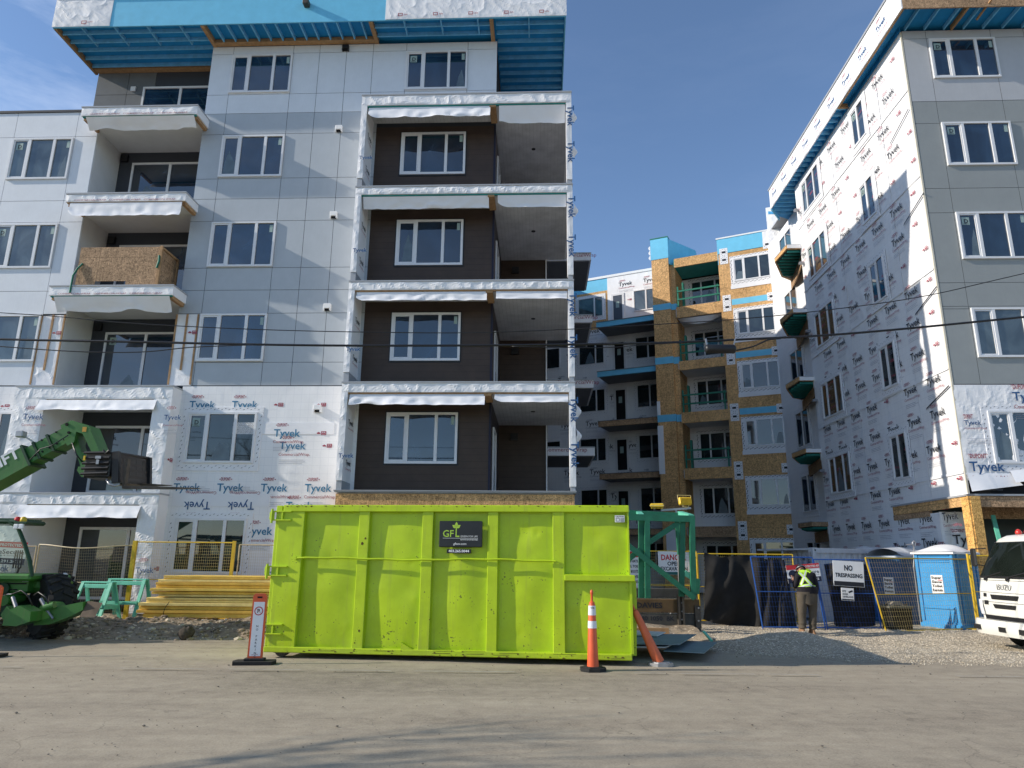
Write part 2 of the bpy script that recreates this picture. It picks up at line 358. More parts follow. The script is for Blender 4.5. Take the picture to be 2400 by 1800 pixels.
M['joint'] = flat('joint_shadow_gap', (.03, .035, .045)); M['trim'] = simple('metal_trim', (.36, .37, .39), .4, .5, .06, 5)
M['char'] = m_panel('charcoal_cladding', (.045, .05, .062)); M['brown'] = m_siding('brown_siding', (.056, .036, .026)); M['soffit'] = m_siding('grey_soffit_boards', (.60, .60, .605), 0, .12)
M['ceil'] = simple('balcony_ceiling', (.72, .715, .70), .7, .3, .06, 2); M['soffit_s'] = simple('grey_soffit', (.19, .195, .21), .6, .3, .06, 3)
M['vinyl'] = simple('white_vinyl', (.72, .72, .73), .35, .5, .05, 4); M['glass'] = m_glass('window_glass'); M['glass_g'] = m_glass('greenish_glass', (.019, .028, .031), .6)
M['glass_p'] = m_glass('paled_glass', (.07, .09, .095), .7)
M['wood'] = simple('raw_timber', (.40, .24, .12), .75, .25, .25, 9, .2, 60); M['greenwood'] = simple('green_rail', (.02, .17, .11), .6, .35, .2, 6, .15, 50)
M['ink_b'] = flat('blue_ink', (.03, .10, .24)); M['ink_t'] = flat('teal_ink', (.04, .19, .33)); M['ink_r'] = flat('red_ink', (.34, .06, .09)); M['ink_k'] = flat('black_ink', (.02, .022, .03)); M['ink_g'] = flat('grey_ink', (.30, .31, .36))
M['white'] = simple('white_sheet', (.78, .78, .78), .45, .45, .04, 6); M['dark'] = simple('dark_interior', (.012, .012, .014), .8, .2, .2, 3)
M['sticker'] = simple('window_sticker', (.30, .40, .38), .5, .3, .05, 6)
M['black'] = simple('black_plastic', (.012, .012, .014), .45, .45, .25, 8, .1, 50); M['rubber'] = simple('rubber', (.025, .024, .023), .85, .3, .3, 12, .3, 50)
M['steel'] = simple('worn_steel', (.09, .075, .06), .55, .5, .35, 8, .2, 60, .5); M['grey_m'] = simple('galvanised', (.35, .35, .36), .4, .5, .15, 8, 0, 1, .6)
M['yellow'] = simple('yellow_steel', (.70, .46, .03), .45, .45, .15, 7); M['yellow_w'] = simple('yellow_wire', (.62, .50, .20), .5, .4, .15, 7); M['tan_w'] = simple('tan_wire', (.55, .44, .26), .5, .4, .15, 7)
M['bluest'] = simple('blue_steel', (.02, .09, .34), .45, .45, .15, 7)
# ---------------------------------------------------------------- ground
def hfield(x, y, s, seed=0): return mnoise.noise(Vector((x*s+seed, y*s, seed*.37)))
def sheet(name, x0, x1, y0f, y1f, nx, ny, zf, mt, kind='structure'):
    mb = MB()
    def fn(a, b_):
        x = x0+(x1-x0)*a; ya = y0f(x) if callable(y0f) else y0f; yb = y1f(x) if callable(y1f) else y1f
        y = ya+(yb-ya)*b_; return (x, y, zf(x, y, a, b_))
    mb.grid(fn, nx, ny); return mb.build(name, mt, None, smooth=True, origin=False, kind=kind)
M['road'] = m_ground('dusty_asphalt', [(.22, .193, .155), (.30, .265, .212), (.355, .315, .25), (.40, .36, .29)], 1.0, (.28, 1.5, 1), .30, .010, .0, .9, 34)
M['dirt'] = m_ground('dug_soil', [(.17, .125, .085), (.27, .21, .145), (.37, .30, .215), (.46, .385, .28)], 1.6, (1, 1, 1), .7, .025, .03, .95, 26)
M['gravelbed'] = m_ground('gravel_bed', [(.28, .235, .175), (.38, .325, .245), (.46, .40, .31)], 1.2, (1, 1, 1), .8, .015, .12, .9, 44)
M['stone'] = simple('pale_stone', (.50, .43, .325), .85, .25, .35, 1.7, .2, 60)
M['ground'] = m_ground('bare_ground', [(.16, .14, .11), (.25, .22, .18), (.3, .27, .22)], 1.0, (1, 1, 1), .6, .02, .05)
g = MB(); g.grid(lambda a, b_: ((a-.5)*1600, -400+b_*1600, -.06), 8, 8)
g.build('ground', M['ground'], None, origin=False, kind='structure')
def road_edge(x): return 15.3 + .25*hfield(x, 0, .5, 3) - max(0, min(1, (x-3.2)/1.2))*(1.6 + .22*max(0, x-4)) + .12*hfield(x, 0, 2.3, 8)
def zr(x, y, a, b_): return .012*hfield(x, y, .4, 1) + .006*hfield(x, y, 1.7, 2)
sheet('road', -70, 70, -6, 16.6, 560, 110, lambda x, y, a, b_: zr(x, y, a, b_), M['road'])
def zdirt(x, y, a, b_):
    e = min(1, max(0, (y-road_edge(x))/1.0)); bank = math.exp(-((y-17.0)/1.1)**2)*.16 + .05
    return -.03 + e*(.05 + bank + .09*hfield(x, y, .9, 5) + .07*hfield(x, y, 2.6, 6) + .04*hfield(x, y, 6, 7))
sheet('soil_strip', -24, 4.2, lambda x: road_edge(x)-.25, 21.5, 330, 90, zdirt, M['dirt'])
def zgrav(x, y, a=0, b_=0):
    e = min(1, max(0, (y-road_edge(x)+.15)/.5)); m_ = .24*math.exp(-(((x-5.7)/.95)**2+((y-15.2)/.8)**2))
    side = min(1, max(0, (x-3.1)/.5))
    return -.03 + e*side*(.065 + m_ + .05*hfield(x, y, .7, 11) + .03*hfield(x, y, 2.2, 12) + .012*hfield(x, y, 7, 13))
sheet('gravel_bed', 2.9, 34, lambda x: road_edge(x)-.3, 34, 300, 200, zgrav, M['gravelbed'])
# loose stones: one uncountable mass
def ico():
    bm = bmesh.new(); bmesh.ops.create_icosphere(bm, subdivisions=1, radius=1); bm.verts.ensure_lookup_table()
    r = [v.co.copy() for v in bm.verts], [tuple(v.index for v in f.verts) for f in bm.faces]; bm.free(); return r
IV, IF_ = ico()
def stones(name, n, posf, size, mts, wt=(1,), flatn=.65):
    mb = MB(); rnd = random.Random(5)
    for i in range(n):
        x, y = posf(rnd); z = 0
        x, y, z = (x, y, zgrav(x, y)) if x > 3.1 else (x, y, max(zdirt(x, y, 0, 0), 0.0))
        if z < .006: z = .006
        s_ = size[0]+(size[1]-size[0])*rnd.random()**3
        sx, sy, sz = s_*rnd.uniform(.8, 1.3), s_*rnd.uniform(.8, 1.3), s_*flatn*rnd.uniform(.7, 1.2); a = rnd.random()*6.28; ca, sa = math.cos(a), math.sin(a)
        mb.cur = rnd.choices(range(len(mts)), wt)[0]
        mb.add([(x+(v.x*sx*ca-v.y*sy*sa)*rnd.uniform(.85, 1.1), y+(v.x*sx*sa+v.y*sy*ca), z+v.z*sz+sz*.25) for v in IV], IF_)
    return mb.build(name, mts, None, origin=False)
M['stone2'] = simple('grey_stone', (.38, .33, .26), .85, .25, .3, 2, .2, 60); M['stone3'] = simple('pale_chip', (.57, .51, .41), .85, .25, .2, 2, .2, 60)
def gp(rnd):
    while True:
        x = rnd.uniform(3.3, 14.5); y = rnd.uniform(12.2, 18.8)
        if y > road_edge(x)+rnd.random()**2*.9-.45 and rnd.random() < 1.25-.05*(y-12): return x, y
o = stones('gravel', 26000, gp, (.007, .020), [M['stone'], M['stone2'], M['stone3']], (5, 3, 2))
tag(o, 'loose pale crushed gravel spread beside the road', 'gravel', kind='stuff')
def dp(rnd): 
    x = rnd.uniform(-13.5, 3); return x, road_edge(x)+rnd.random()*3.6-.25
o = stones('rubble', 4200, dp, (.008, .08), [M['stone2'], M['stone'], M['dirt']], (1, 1.3, 9), .6)
tag(o, 'small stones and clods scattered over the soil bank', 'stones', kind='stuff')
def rpz(rnd):
    x = rnd.uniform(-10, 12); return x, rnd.uniform(5, 15)
mb = MB(); rnd = random.Random(9)
for i in range(1500):
    x, y = rnd.uniform(-10, 12), 5.0+rnd.random()*9.5
    s_ = rnd.uniform(.003, .009)*(1+(rnd.random() < .04)*1.0)
    mb.add([(x+v.x*s_*1.2, y+v.y*s_, .012+zr(x, y, 0, 0)+v.z*s_*.6) for v in IV], IF_)
tag(mb.build('road_grit', simple('road_chip', (.17, .15, .12), .85, .2, .5, 1.2), None, origin=False), 'fine grit and pebbles lying on the dusty road', 'grit', kind='stuff')
# faded edge line on the road
mb = MB(); rnd = random.Random(3); x = -12
while x < 13:
    L_ = rnd.uniform(.3, 1.6); y = 11.25+.02*hfield(x, 0, 1, 4)
    if rnd.random() < .72: mb.quad((x, y-.03, .026), (x+L_, y-.03, .026), (x+L_, y+.012*rnd.random(), .026), (x, y+.005, .026))
    x += L_+rnd.uniform(0, .5)
M['line'] = simple('worn_line_paint', (.36, .34, .30), .9, .2, .35, 9); mb.build('road_marking', M['line'], None, origin=False, kind='structure')

# ---------------------------------------------------------------- building helpers
ROW = {1: (1.20, 2.72), 2: (4.30, 5.80), 3: (7.37, 8.88), 4: (10.43, 11.96), 5: (13.55, 15.06), 6: (16.67, 18.15)}
class Bld:
    def __init__(s, name, M0, label, cat='building'):
        s.M = M0; s.root = empty(name, M0, label, cat)
    def part(s, name, mb, mats, parent=None, **kw): return mb.build(name, mats, parent or s.root, **kw)
def sub(M0, ox, oy, oz, xa=(1, 0), ya=(0, 1)):
    """wall matrix inside frame M0: x along the wall to the viewer's right, y into the wall"""
    return M0 @ Matrix(((xa[0], ya[0], 0, ox), (xa[1], ya[1], 0, oy), (0, 0, 1, oz), (0, 0, 0, 1)))
def frame_boxes(mb, a0, a1, z0, z1, w, y0, y1):
    mb.box(a0, a1, y0, y1, z0, z0+w); mb.box(a0, a1, y0, y1, z1-w, z1); mb.box(a0, a0+w, y0, y1, z0+w, z1-w); mb.box(a1-w, a1, y0, y1, z0+w, z1-w)
WRND = random.Random(31)
M['film'] = simple('hanging_film', (.11, .15, .18), .25, .5, .25, 3)
def window(B, Wm, a0, a1, z0, z1, y=0.0, panes=(.295, .70), flash=0, sticker=None, glass='glass', sash=True, w=.06, out=.05, fm='vinyl', name='window', tag2=None, fb=.0, mk_=1.0):
    mb = MB(Wm)
    frame_boxes(mb, a0, a1, z0, z1, w, y-out, y+.005)
    xs = [a0]+[a0+(a1-a0)*p for p in panes]+[a1]
    for x in xs[1:-1]: mb.box(x-.045, x+.045, y-out+.004, y+.005, z0+w, z1-w)
    if sash:
        xe = xs[1]-(.045 if panes else w)
        frame_boxes(mb, a0+w, xe, z0+w, z1-w, .045, y-out*.62, y+.004)
    o = B.part(name, mb, M[fm])
    pb = MB(Wm); pb.box(a0+w*.6, a1-w*.6, y-.014, y-.008, z0+w*.6, z1-w*.6); B.part('pane', pb, M[glass], o)
    if WRND.random() < .55 and a1-a0 > 1.2:
        fb_ = MB(Wm); k0 = WRND.randrange(len(xs)-1); xa, xb = xs[k0]+.07, xs[k0+1]-.07; wd = xb-xa; zz0, zz1 = z0+w+.03, z1-w-.05; hh = zz1-zz0; q0 = WRND.uniform(.0, .5); q1 = WRND.uniform(.3, .75)
        fb_.add([(xa+wd*q0, y-.0152, zz0), (xb, y-.0152, zz0), (xb-wd*.1, y-.0152, zz0+hh*WRND.uniform(.2, .5)), (xa+wd*(q0+.35), y-.0152, zz0+hh*q1), (xa+wd*(q0+.15), y-.0152, zz0+hh*q1*.6)], [(0, 1, 2, 3, 4)]); B.part('film', fb_, M['film'], o)
    if sticker:
        sb = MB(Wm); sx = a0+w+.09; sb.box(sx, sx+.22, y-.019, y-.0155, z1-.42, z1-.17)
        so = B.part('sticker', sb, M['sticker'], o)
        tb = MB(Wm); put_text(tb, sticker, sx+.06, z1-.36, h=.13, y=y-.0215, bold=.03); tb.box(sx+.03, sx+.19, y-.0215, y-.02, z1-.395, z1-.38); B.part('letter', tb, M['ink_k'], o)
    if tag2:
        sb = MB(Wm); sb.box(a1-.2, a1-.10, y-.019, y-.0155, z1-.36, z1-.12); B.part('paper_tag', sb, M['sticker'], o)
    if flash:
        f = MB(Wm); e = .17
        f.box(a0-e, a1+e, y-.022, y-.002, z1, z1+e*.9); f.box(a0-e, a1+e, y-.022, y-.002, z0-e*1.35, z0); f.box(a0-e, a0, y-.02, y-.002, z0, z1); f.box(a1, a1+e, y-.02, y-.002, z0, z1)
        if flash > 1: f.box(a0-e*1.2, a1+e*1.2, y-.024, y-.002, z0-e*2.5, z0-e*1.35)
        fo = B.part('flashing', f, M['flap'], o)
        d = MB(Wm)
        def dash(x, z, vert, k):
            s_ = .06*mk_; t_ = .02
            dx = .018*(1 if k % 2 else -1)
            if vert: d.add([(x-.02*mk_, y-.0235, z-s_/2), (x+.005*mk_, y-.0235, z-s_/2+.02), (x+.02*mk_, y-.0235, z+s_/2), (x-.005*mk_, y-.0235, z+s_/2-.02)], [(0, 1, 2, 3)])
            else: d.add([(x-s_/2, y-.0235, z-.018*mk_), (x+s_/2-.015, y-.0235, z), (x+s_/2, y-.0235, z+.02*mk_), (x-s_/2+.015, y-.0235, z)], [(0, 1, 2, 3)])
        n = int((a1-a0+2*e)/.11)
        for k in range(n):
            x = a0-e+.06+k*.11
            dash(x, z1+.08+.035*(k % 2), False, k); dash(x, z0-.09-.05*(k % 2), False, k)
        n = int((z1-z0)/.12)
        for k in range(n):
            zz = z0+.05+k*.12; dash(a0-.09-.035*(k % 2), zz, True, k); dash(a1+.09+.035*(k % 2), zz, True, k)
        B.part('tape_marks', d, M['ink_k'], o)
    return o
def cladding(B, Wm, us, zs, y, mt, name='cladding', gap=.007, th=.02):
    mb = MB(Wm)
    for i in range(len(us)-1):
        for j in range(len(zs)-1): mb.box(us[i]+gap, us[i+1]-gap, y-th, y, zs[j]+gap, zs[j+1]-gap)
    return B.part(name, mb, mt)
def printing(B, Wm, a0, a1, z0, z1, y=-.006, seed=1, px=1.28, pz=1.22, w=.78, flipp=0.0, miss=.12, name='wrap_printing', parent=None, skew=.0, inks=('ink_b', 'ink_r', 'ink_g', 'ink_k'), dup=True):
    """the repeated lettering printed on the house wrap"""
    rnd = random.Random(seed); mb = MB(Wm); row = 0; z = z1-.62
    while z > z0+.12:
        off = rnd.uniform(0, px); x = a0-px+off
        fl = rnd.random() < flipp
        while x < a1-.05:
            ww = w
            if x > a0+.02 and x+ww < a1-.02 and rnd.random() > miss:
                yy = y
                mb.cur = 0; put_text(mb, 'Tyvek', x, z, w=ww, y=yy, bold=.012, flip=fl, n=.72)
                if dup:
                    mb.cur = 1; s_ = -1 if fl else 1
                    put_text(mb, 'CommercialWrap.', x, z-.19*s_ if not fl else z+.3, w=ww*1.18, y=yy, flip=fl)
                    put_text(mb, 'DUPONT', x+.09, z+.30*s_, w=ww*.36, h=.10, y=yy, flip=fl, bold=.02)
                    for q in (-.03, ww*.36+.03): mb.add([(x+.09+q-.02, yy, z+.34*s_), (x+.09+q, yy, z+.32*s_), (x+.09+q+.02, yy, z+.34*s_), (x+.09+q, yy, z+.36*s_)], [(0, 1, 2, 3)])
                    mb.cur = 2
                    for k in range(3): zz = z-.32*s_-.05*k*s_; mb.box(x+.02, x+ww*rnd.uniform(.7, 1.05), yy, yy+.001, zz, zz+.008)
            elif x > a0+.05 and x+.3 < a1 and dup:
                mb.cur = 1; zz = z+.05
                frame_boxes(mb, x+.12, x+.27, zz, zz+.11, .02, y, y+.001)
                mb.add([(x+.15, y, zz+.03), (x+.24, y, zz+.03), (x+.25, y, zz+.085), (x+.215, y, zz+.055), (x+.195, y, zz+.09), (x+.175, y, zz+.055), (x+.14, y, zz+.085)], [(0, 1, 2, 3, 4, 5, 6)])
                mb.add([(x, y, zz+.03), (x+.09, y, zz+.03), (x+.1, y, zz+.06), (x+.045, y, zz+.09), (x-.01, y, zz+.06)], [(0, 1, 2, 3, 4)])
            x += px
        z -= pz; row += 1
    if not mb.v: return None
    return B.part(name, mb, [M[k] for k in inks], parent)
def crinkled(mb, a0, a1, z0, z1, y0, y1, amp=.018, step=.06, seed=0):
    """box whose front carries real folds"""
    n = max(3, int((a1-a0)/(step*.7))); k = max(3, int((z1-z0)/(step*.7)))
    def fn(a, b_):
        x = a0+(a1-a0)*a; z = z0+(z1-z0)*b_; e = min(1, 6*min(a, 1-a)*(a1-a0)+.25)*min(1, 8*min(b_, 1-b_)+.25)
        r = (1-abs(mnoise.noise(Vector((x*2.6+seed+z*1.5, z*2.0, seed)))))**5*.6+(1-abs(mnoise.noise(Vector((x*6+z*4, z*4, seed+4)))))**5*.22+.5*mnoise.noise(Vector((x*1.1, z*1.1, seed+9)))
        return (x, y0-amp*1.25*e*r, z)
    mb.grid(fn, n, k); mb.box(a0, a1, y0+.004, y1, z0, z1)
def flap(mb, a0, a1, zt, drop, y, seed=0, out=.12, curl=.5, wav=.06):
    """sheet of wrap hanging from a slab edge, its lower edge curling outward"""
    n = max(6, int((a1-a0)/.09)); k = 7; L = []
    def fn(a, b_):
        x = a0+(a1-a0)*a; nzv = mnoise.noise(Vector((x*1.1+seed*3, seed, 0))); n2 = mnoise.noise(Vector((x*4+seed, b_*2, 3)))
        d = drop*(1+.28*nzv-.35*max(0, 1-a*(a1-a0)/.25)**2*(seed % 2)); t = b_
        z = zt-d*t+(curl*d*.25*max(0, t-.75)*4*max(0, nzv+.2)); yy = y-out*t*(1+.7*nzv)-wav*n2*t-(.10*max(0, t-.7)/.3*max(0, nzv+.15))
        return (x, yy, z)
    mb.grid(fn, n, k)
def slab(B, Wm, a0, a1, y0, y1, zt, zb, face='crumpled', under='ceil', cap=.045, name='balcony_slab', seed=1, amp=.014, deck=True):
    mb = MB(Wm); crinkled(mb, a0, a1, zb, zt-cap, y0, y1, amp, .07, seed) if amp else mb.box(a0, a1, y0, y1, zb, zt-cap)
    o = B.part(name, mb, M[face])
    c = MB(Wm); c.box(a0-.012, a1+.012, y0-.03, y1, zt-cap, zt); B.part('edge_trim', c, M['trim'], o)
    u = MB(Wm); u.box(a0+.09, a1-.09, y0+.10, y1, zb-.03, zb-.002); B.part('soffit', u, M[under], o)
    return o
def ptree(B): return B.root
I4 = Matrix.Identity(4)

# ================================================================= LEFT BUILDING
LB = Bld('apartment_building', SITE.M @ Matrix.Translation((-6, 0, 0)), 'six storey grey panelled apartment building with brown balcony bay and blue roof overhang')
F = SITE.M
L_ = SITE.uz
# structural masses (behind the skins)
mb = MB(F)
mb.box(-19.5, -13.84, .02, 1.32, .2, 16.0); mb.box(-19.5, -10.3, 1.32, 14, .2, 16.02); mb.box(-10.29, -.63, .02, 14, .2, 18.5); mb.box(-15.05, -10.3, 1.22, 14, 16.02, 18.5)
mb.box(-.65, 1.06, 4.0, 24.5, .2, 18.5); mb.box(-10.3, -.6, 14, 24.5, .2, 18.5)
LB.part('wall', mb, M['dark'])
# cladding
g0, g1, g2, g3 = -9.57, -7.50, -3.65, -1.58
cladding(LB, F, [-10.3, g0, g1, -6.6, -5.68, -4.5], [6.62, 7.34, 8.90, 9.66, 10.40, 12.0, 12.78, 13.50, 15.12, 15.9], .02, M['grey'])
cladding(LB, F, [-10.3, g0, g1, -6.6, -5.68, -4.78, g2, g3, -.6], [15.9, 16.62, 18.2, 18.5], .02, M['light'])
mb = MB(F); mb.box(-10.3, -.6, .013, .0215, 6.58, 18.5); LB.part('joint_backing', mb, M['joint'])
cladding(LB, F, [-20.0, -18.6, -16.66, -14.56, -13.82], [8.9, 9.66, 12.02, 12.78, 15.12, 16.04], -.004, M['light'])
cladding(LB, F, [-20.0, -18.6, -16.66, -14.56], [6.62, 8.9], -.004, M['light'])
mb = MB(F); mb.box(-20.0, -13.84, -.004, .018, 6.62, 16.0); LB.part('joint_backing', mb, M['joint'])
mb = MB(F); mb.box(-20.0, -13.8, -.06, 9, 16.04, 16.12); LB.part('roof', mb, M['joint'])
mb = MB(F); mb.box(-15.6, -15.54, .5, .56, 16.12, 16.5); LB.part('vent_pipe', mb, M['dark'])
# balcony recess: back wall, left return, ceilings come from the slabs
mb = MB(F); mb.box(-13.8, -10.31, 1.29, 1.315, 6.6, 16.0); LB.part('recess_wall', mb, M['char'])
mb = MB(F); mb.box(-13.84, -13.81, .0, 1.29, 6.62, 15.99); LB.part('return_wall', mb, M['ceil'])
cladding(LB, F, [-15.05, -13.9, -12.9], [16.1, 17.6, 18.5], 1.21, simple('mid_panel', (.13, .14, .15), .6, .3, .1, 3), 'terrace_wall')
cladding(LB, F, [-12.9, -10.31], [16.1, 18.5], 1.21, M['char'], 'terrace_wall')
# sliding doors in the recess
for f, zt in ((3, 8.72), (4, 11.80), (5, 14.90)):
    window(LB, F, -13.32, -10.6, zt-2.25, zt, 1.285, (.5,), sash=False, w=.07, name='sliding_door', sticker='D' if f == 3 else None)
window(LB, F, -13.3, -10.55, 15.7, 17.88, 1.2, (.5,), sash=False, w=.07, name='sliding_door')
mb = MB(F); mb.box(-13.75, -13.5, 1.19, 1.285, 14.95, 15.2); mb.box(-13.72, -13.5, 1.19, 1.285, 11.85, 12.1); mb.box(-13.7, -13.48, 1.19, 1.285, 8.78, 9.03); LB.part('wall_lamp', mb, M['black'])
mb = MB(F); mb.box(-13.75, -13.58, 1.14, 1.19, 17.72, 17.9); LB.part('wall_lamp', mb, M['vinyl'])
# front windows
for f in (2, 3, 4, 5, 6):
    z0, z1 = ROW[f]; window(LB, F, g0, g1, z0, z1, 0.0, flash=1 if f == 2 else 0, sticker='D' if f == 2 else None, tag2=f > 2, glass='glass_g' if f == 2 else 'glass', out=.06)
    if f in (3, 4, 5): window(LB, F, -16.64, -14.58, z0, z1, -.024, sticker='D', tag2=True, out=.055, glass='glass_p')
window(LB, F, g0, g1, *ROW[1], 0.0, flash=1, glass='glass_g'); window(LB, F, g2, g3, *ROW[6], 0.0, sticker='D', tag2=True, out=.06)
window(LB, F, -16.64, -14.75, *ROW[2], -.01, flash=1, glass='glass_g')
# exhaust vent hoods
for (x, y) in ((795, 305), (783, 507), (768, 723), (745, 960), (811, 116)):
    u, z = L_(x, y); mb = MB(F); mb.bbox(u-.11, u+.11, -.10, .0, z-.02, z+.13, .01); mb.box(u-.11, u-.08, -.10, 0, z-.09, z-.02); mb.box(u+.08, u+.11, -.10, 0, z-.09, z-.02)
    o = LB.part('vent_hood', mb, M['white'] if y != 116 else M['black']); mb = MB(F); mb.box(u-.078, u+.078, -.06, -.01, z-.08, z-.024); LB.part('vent_opening', mb, M['dark'], o)
# house wrap on the two lowest storeys
mb = MB(F)
mb.box(-9.86, -4.5, .0, .02, .2, 6.60); mb.box(-20, -14.4, -.01, .02, .2, 6.60)
LB.part('house_wrap', mb, M['tyvek'])
o = printing(LB, F, -9.8, -4.95, .3, 6.55, -.008, 21, inks=('ink_t', 'ink_r', 'ink_g', 'ink_k'), miss=.05)
mb = MB(F); mb.box(-9.75, -6.9, -.012, .0, 3.05, 3.42); mb.box(-8.2, -5.2, -.014, -.001, 5.15, 5.5); mb.sm = False; LB.part('wrap_overlap', mb, M['flap'])
printing(LB, F, -9.7, -7.6, .3, 1.1, -.010, 33, inks=('ink_b', 'ink_r', 'ink_g', 'ink_k'))
printing(LB, F, -7.1, -4.9, 2.2, 3.6, -.012, 34, miss=0, inks=('ink_t', 'ink_r', 'ink_g', 'ink_k'))
printing(LB, F, -9.7, -7.2, 2.9, 3.8, -.016, 3, flipp=1.0, miss=0, inks=('ink_b', 'ink_r', 'ink_g', 'ink_k'))
printing(LB, F, -7.25, -4.95, 4.9, 5.7, -.018, 8, miss=0, inks=('ink_t', 'ink_r', 'ink_g', 'ink_k'))
printing(LB, F, -20, -14.4, .3, 6.5, -.014, 5)
# missing cladding strips beside the recess, wrap showing with battens
for a0, a1 in ((-14.60, -13.83), (-10.34, -9.62)):
    mb = MB(F); crinkled(mb, a0, a1, 6.62, 8.87, -.006, .0, .02, .06, a0); LB.part('house_wrap', mb, M['crumpled'])
    mb = MB(F); mb.box(a0, a0+.05, -.032, -.008, 6.65, 8.87); mb.box((a0+a1)/2-.03, (a0+a1)/2+.03, -.045, -.02, 7.1, 8.87); mb.box(a1-.05, a1, -.032, -.008, 6.65, 8.87); LB.part('batten', mb, M['wood'])
    printing(LB, F, a0-.02, a1+.3, 7.7, 8.8, -.035, 4, px=2, w=.7, miss=0)
# projecting wrapped balcony box, storeys 1 and 2
v1 = -.52
def U(x, y, v=v1): return L_(x, y, v)[0]
def Z(x, y, v=v1): return L_(x, y, v)[1]
xl, xr = U(39, 904), -9.86
zt3, zb3 = Z(200, 903), Z(200, 935); zt2, zb2 = Z(200, 1154), Z(200, 1182)
il, ir = U(95, 1000), U(352, 1000)
for k, (zt, zb) in enumerate(((zt3, zb3), (zt2, zb2))):
    slab(LB, F, xl if k == 0 else xl+.05, xr, v1, 1.3, zt, zb, seed=5+k, amp=.03)
for z0, z1, sdd in ((zb2+.0, zb3, 1), (.15, zb2, 2)):
    mb = MB(F); crinkled(mb, ir, xr, z0+(.3 if sdd == 1 else 0), z1, v1, 1.28, .03, .07, sdd); crinkled(mb, xl, il, z0+(.3 if sdd == 1 else 0), z1, v1, 1.28, .03, .07, sdd+3); LB.part('balcony_pier', mb, M['crumpled'])
    WS = sub(F, xr+.003, 0, 0, (0, 1), (-1, 0))
    printing(LB, WS, v1, .0, z0, z1, -.006, sdd+7, px=1.4, w=.42, miss=0)
    printing(LB, F, ir, xr+.4, z0, z1, v1-.05, sdd, px=3, w=.5, miss=.0)
    printing(LB, F, xl, il+.3, z0, z1, v1-.05, sdd, px=3, w=.62, miss=.0)
mb = MB(F); mb.box(il, ir, 1.26, 1.29, .2, 6.3); LB.part('recess_wall', mb, M['char'])
for zt in (5.62, 2.50): window(LB, F, U(225, 1010, 1.25), ir+.3, zt-2.1, zt, 1.25, (.5,), sash=False, w=.08, name='sliding_door', glass='glass_g')
mb = MB(F); flap(mb, il-.15, ir+.1, zb3-.03, .34, v1-.01, 2, .14); flap(mb, il-.2, ir+.05, zb2-.03, .36, v1-.01, 5, .14); LB.part('loose_wrap', mb, M['flap'], smooth=True)
# cantilevered balconies 4 to 6
for k, (zt, zb) in enumerate(((9.53, 9.21), (12.60, 12.30), (15.68, 15.35))):
    o = slab(LB, F, -13.9, -10.1, -.8, 1.29, zt, zb, seed=20+k, amp=.022)
    mb = MB(F); mb.box(-13.86, -10.14, -.77, -.70, zb-.035, zb-.004); LB.part('edge_joist', mb, M['teal'] if k != 1 else M['wood'], o)
    mb = MB(F); mb.box(-10.24, -10.14, -.70, -.02, zb-.10, zb-.002); mb.box(-13.86, -13.76, -.70, -.02, zb-.10, zb-.002); LB.part('side_joist', mb, M['wood'], o)
    mb = MB(F); flap(mb, -13.75, -10.2, zb-.03, (.42, .48, .32)[k], -.78, k, (-.25, .04, -.3)[k], .6); LB.part('loose_wrap', mb, M['flap'], o, smooth=True)
    mb = MB(F); put_text(mb, 'COMMERCIALWRAP   COMMERCIALWRAP   COMMERCIALWRAP', -13.6, zb+.02, w=3.2, h=.05, y=-.83); LB.part('wrap_printing', mb, M['ink_r'], o)
# strand board screen standing on the fourth floor balcony
SCR = empty('balcony_screen', F @ Matrix.Translation((-12.2, -.6, 9.53)), 'brown strand board hoarding box standing on the lowest cantilevered balcony', 'hoarding')
mb = MB(F); za = 9.535; zc = L_(250, 580, -.72)[1]
a0 = U(181, 640, -.72); a1 = U(370, 640, -.72)
for q in ((a0, a0+.6, za, zc), (a0+1.55, a1, za, zc), (a0+.6, a0+1.55, za+.15, zc)): mb.box(q[0], q[1], -.735, -.72, q[2], q[3])
mb.build('front_board', M['osb_d'], SCR)
mb = MB(F); mb.box(a1, a1+.02, -.72, .25, za, zc-.02); mb.build('side_board', M['osb_d'], SCR)
mb = MB(F); mb.box(a1-.02, a1+.06, -.76, -.70, za, zc+.03); mb.box(a1+.0, a1+.06, .2, .27, za, zc); mb.box(a1+.022, a1+.06, -.70, .2, zc-.06, zc); mb.box(a0, a1, -.715, -.66, zc-.05, zc-.005); mb.build('stud', M['wood'], SCR)
mb = MB(F); mb.tube([(a0-.05, -.83, za-.25), (a0-.04, -.83, za+.3), (a0+.03, -.78, za+.55), (a0+.15, -.76, za+.72)], .028, 6); mb.tube([(a1-.03, -.78, za+.55), (a1+.02, -.79, za+.75), (a1+.0, -.78, za+.95)], .03, 6); mb.build('strap', M['greenwood'], SCR)

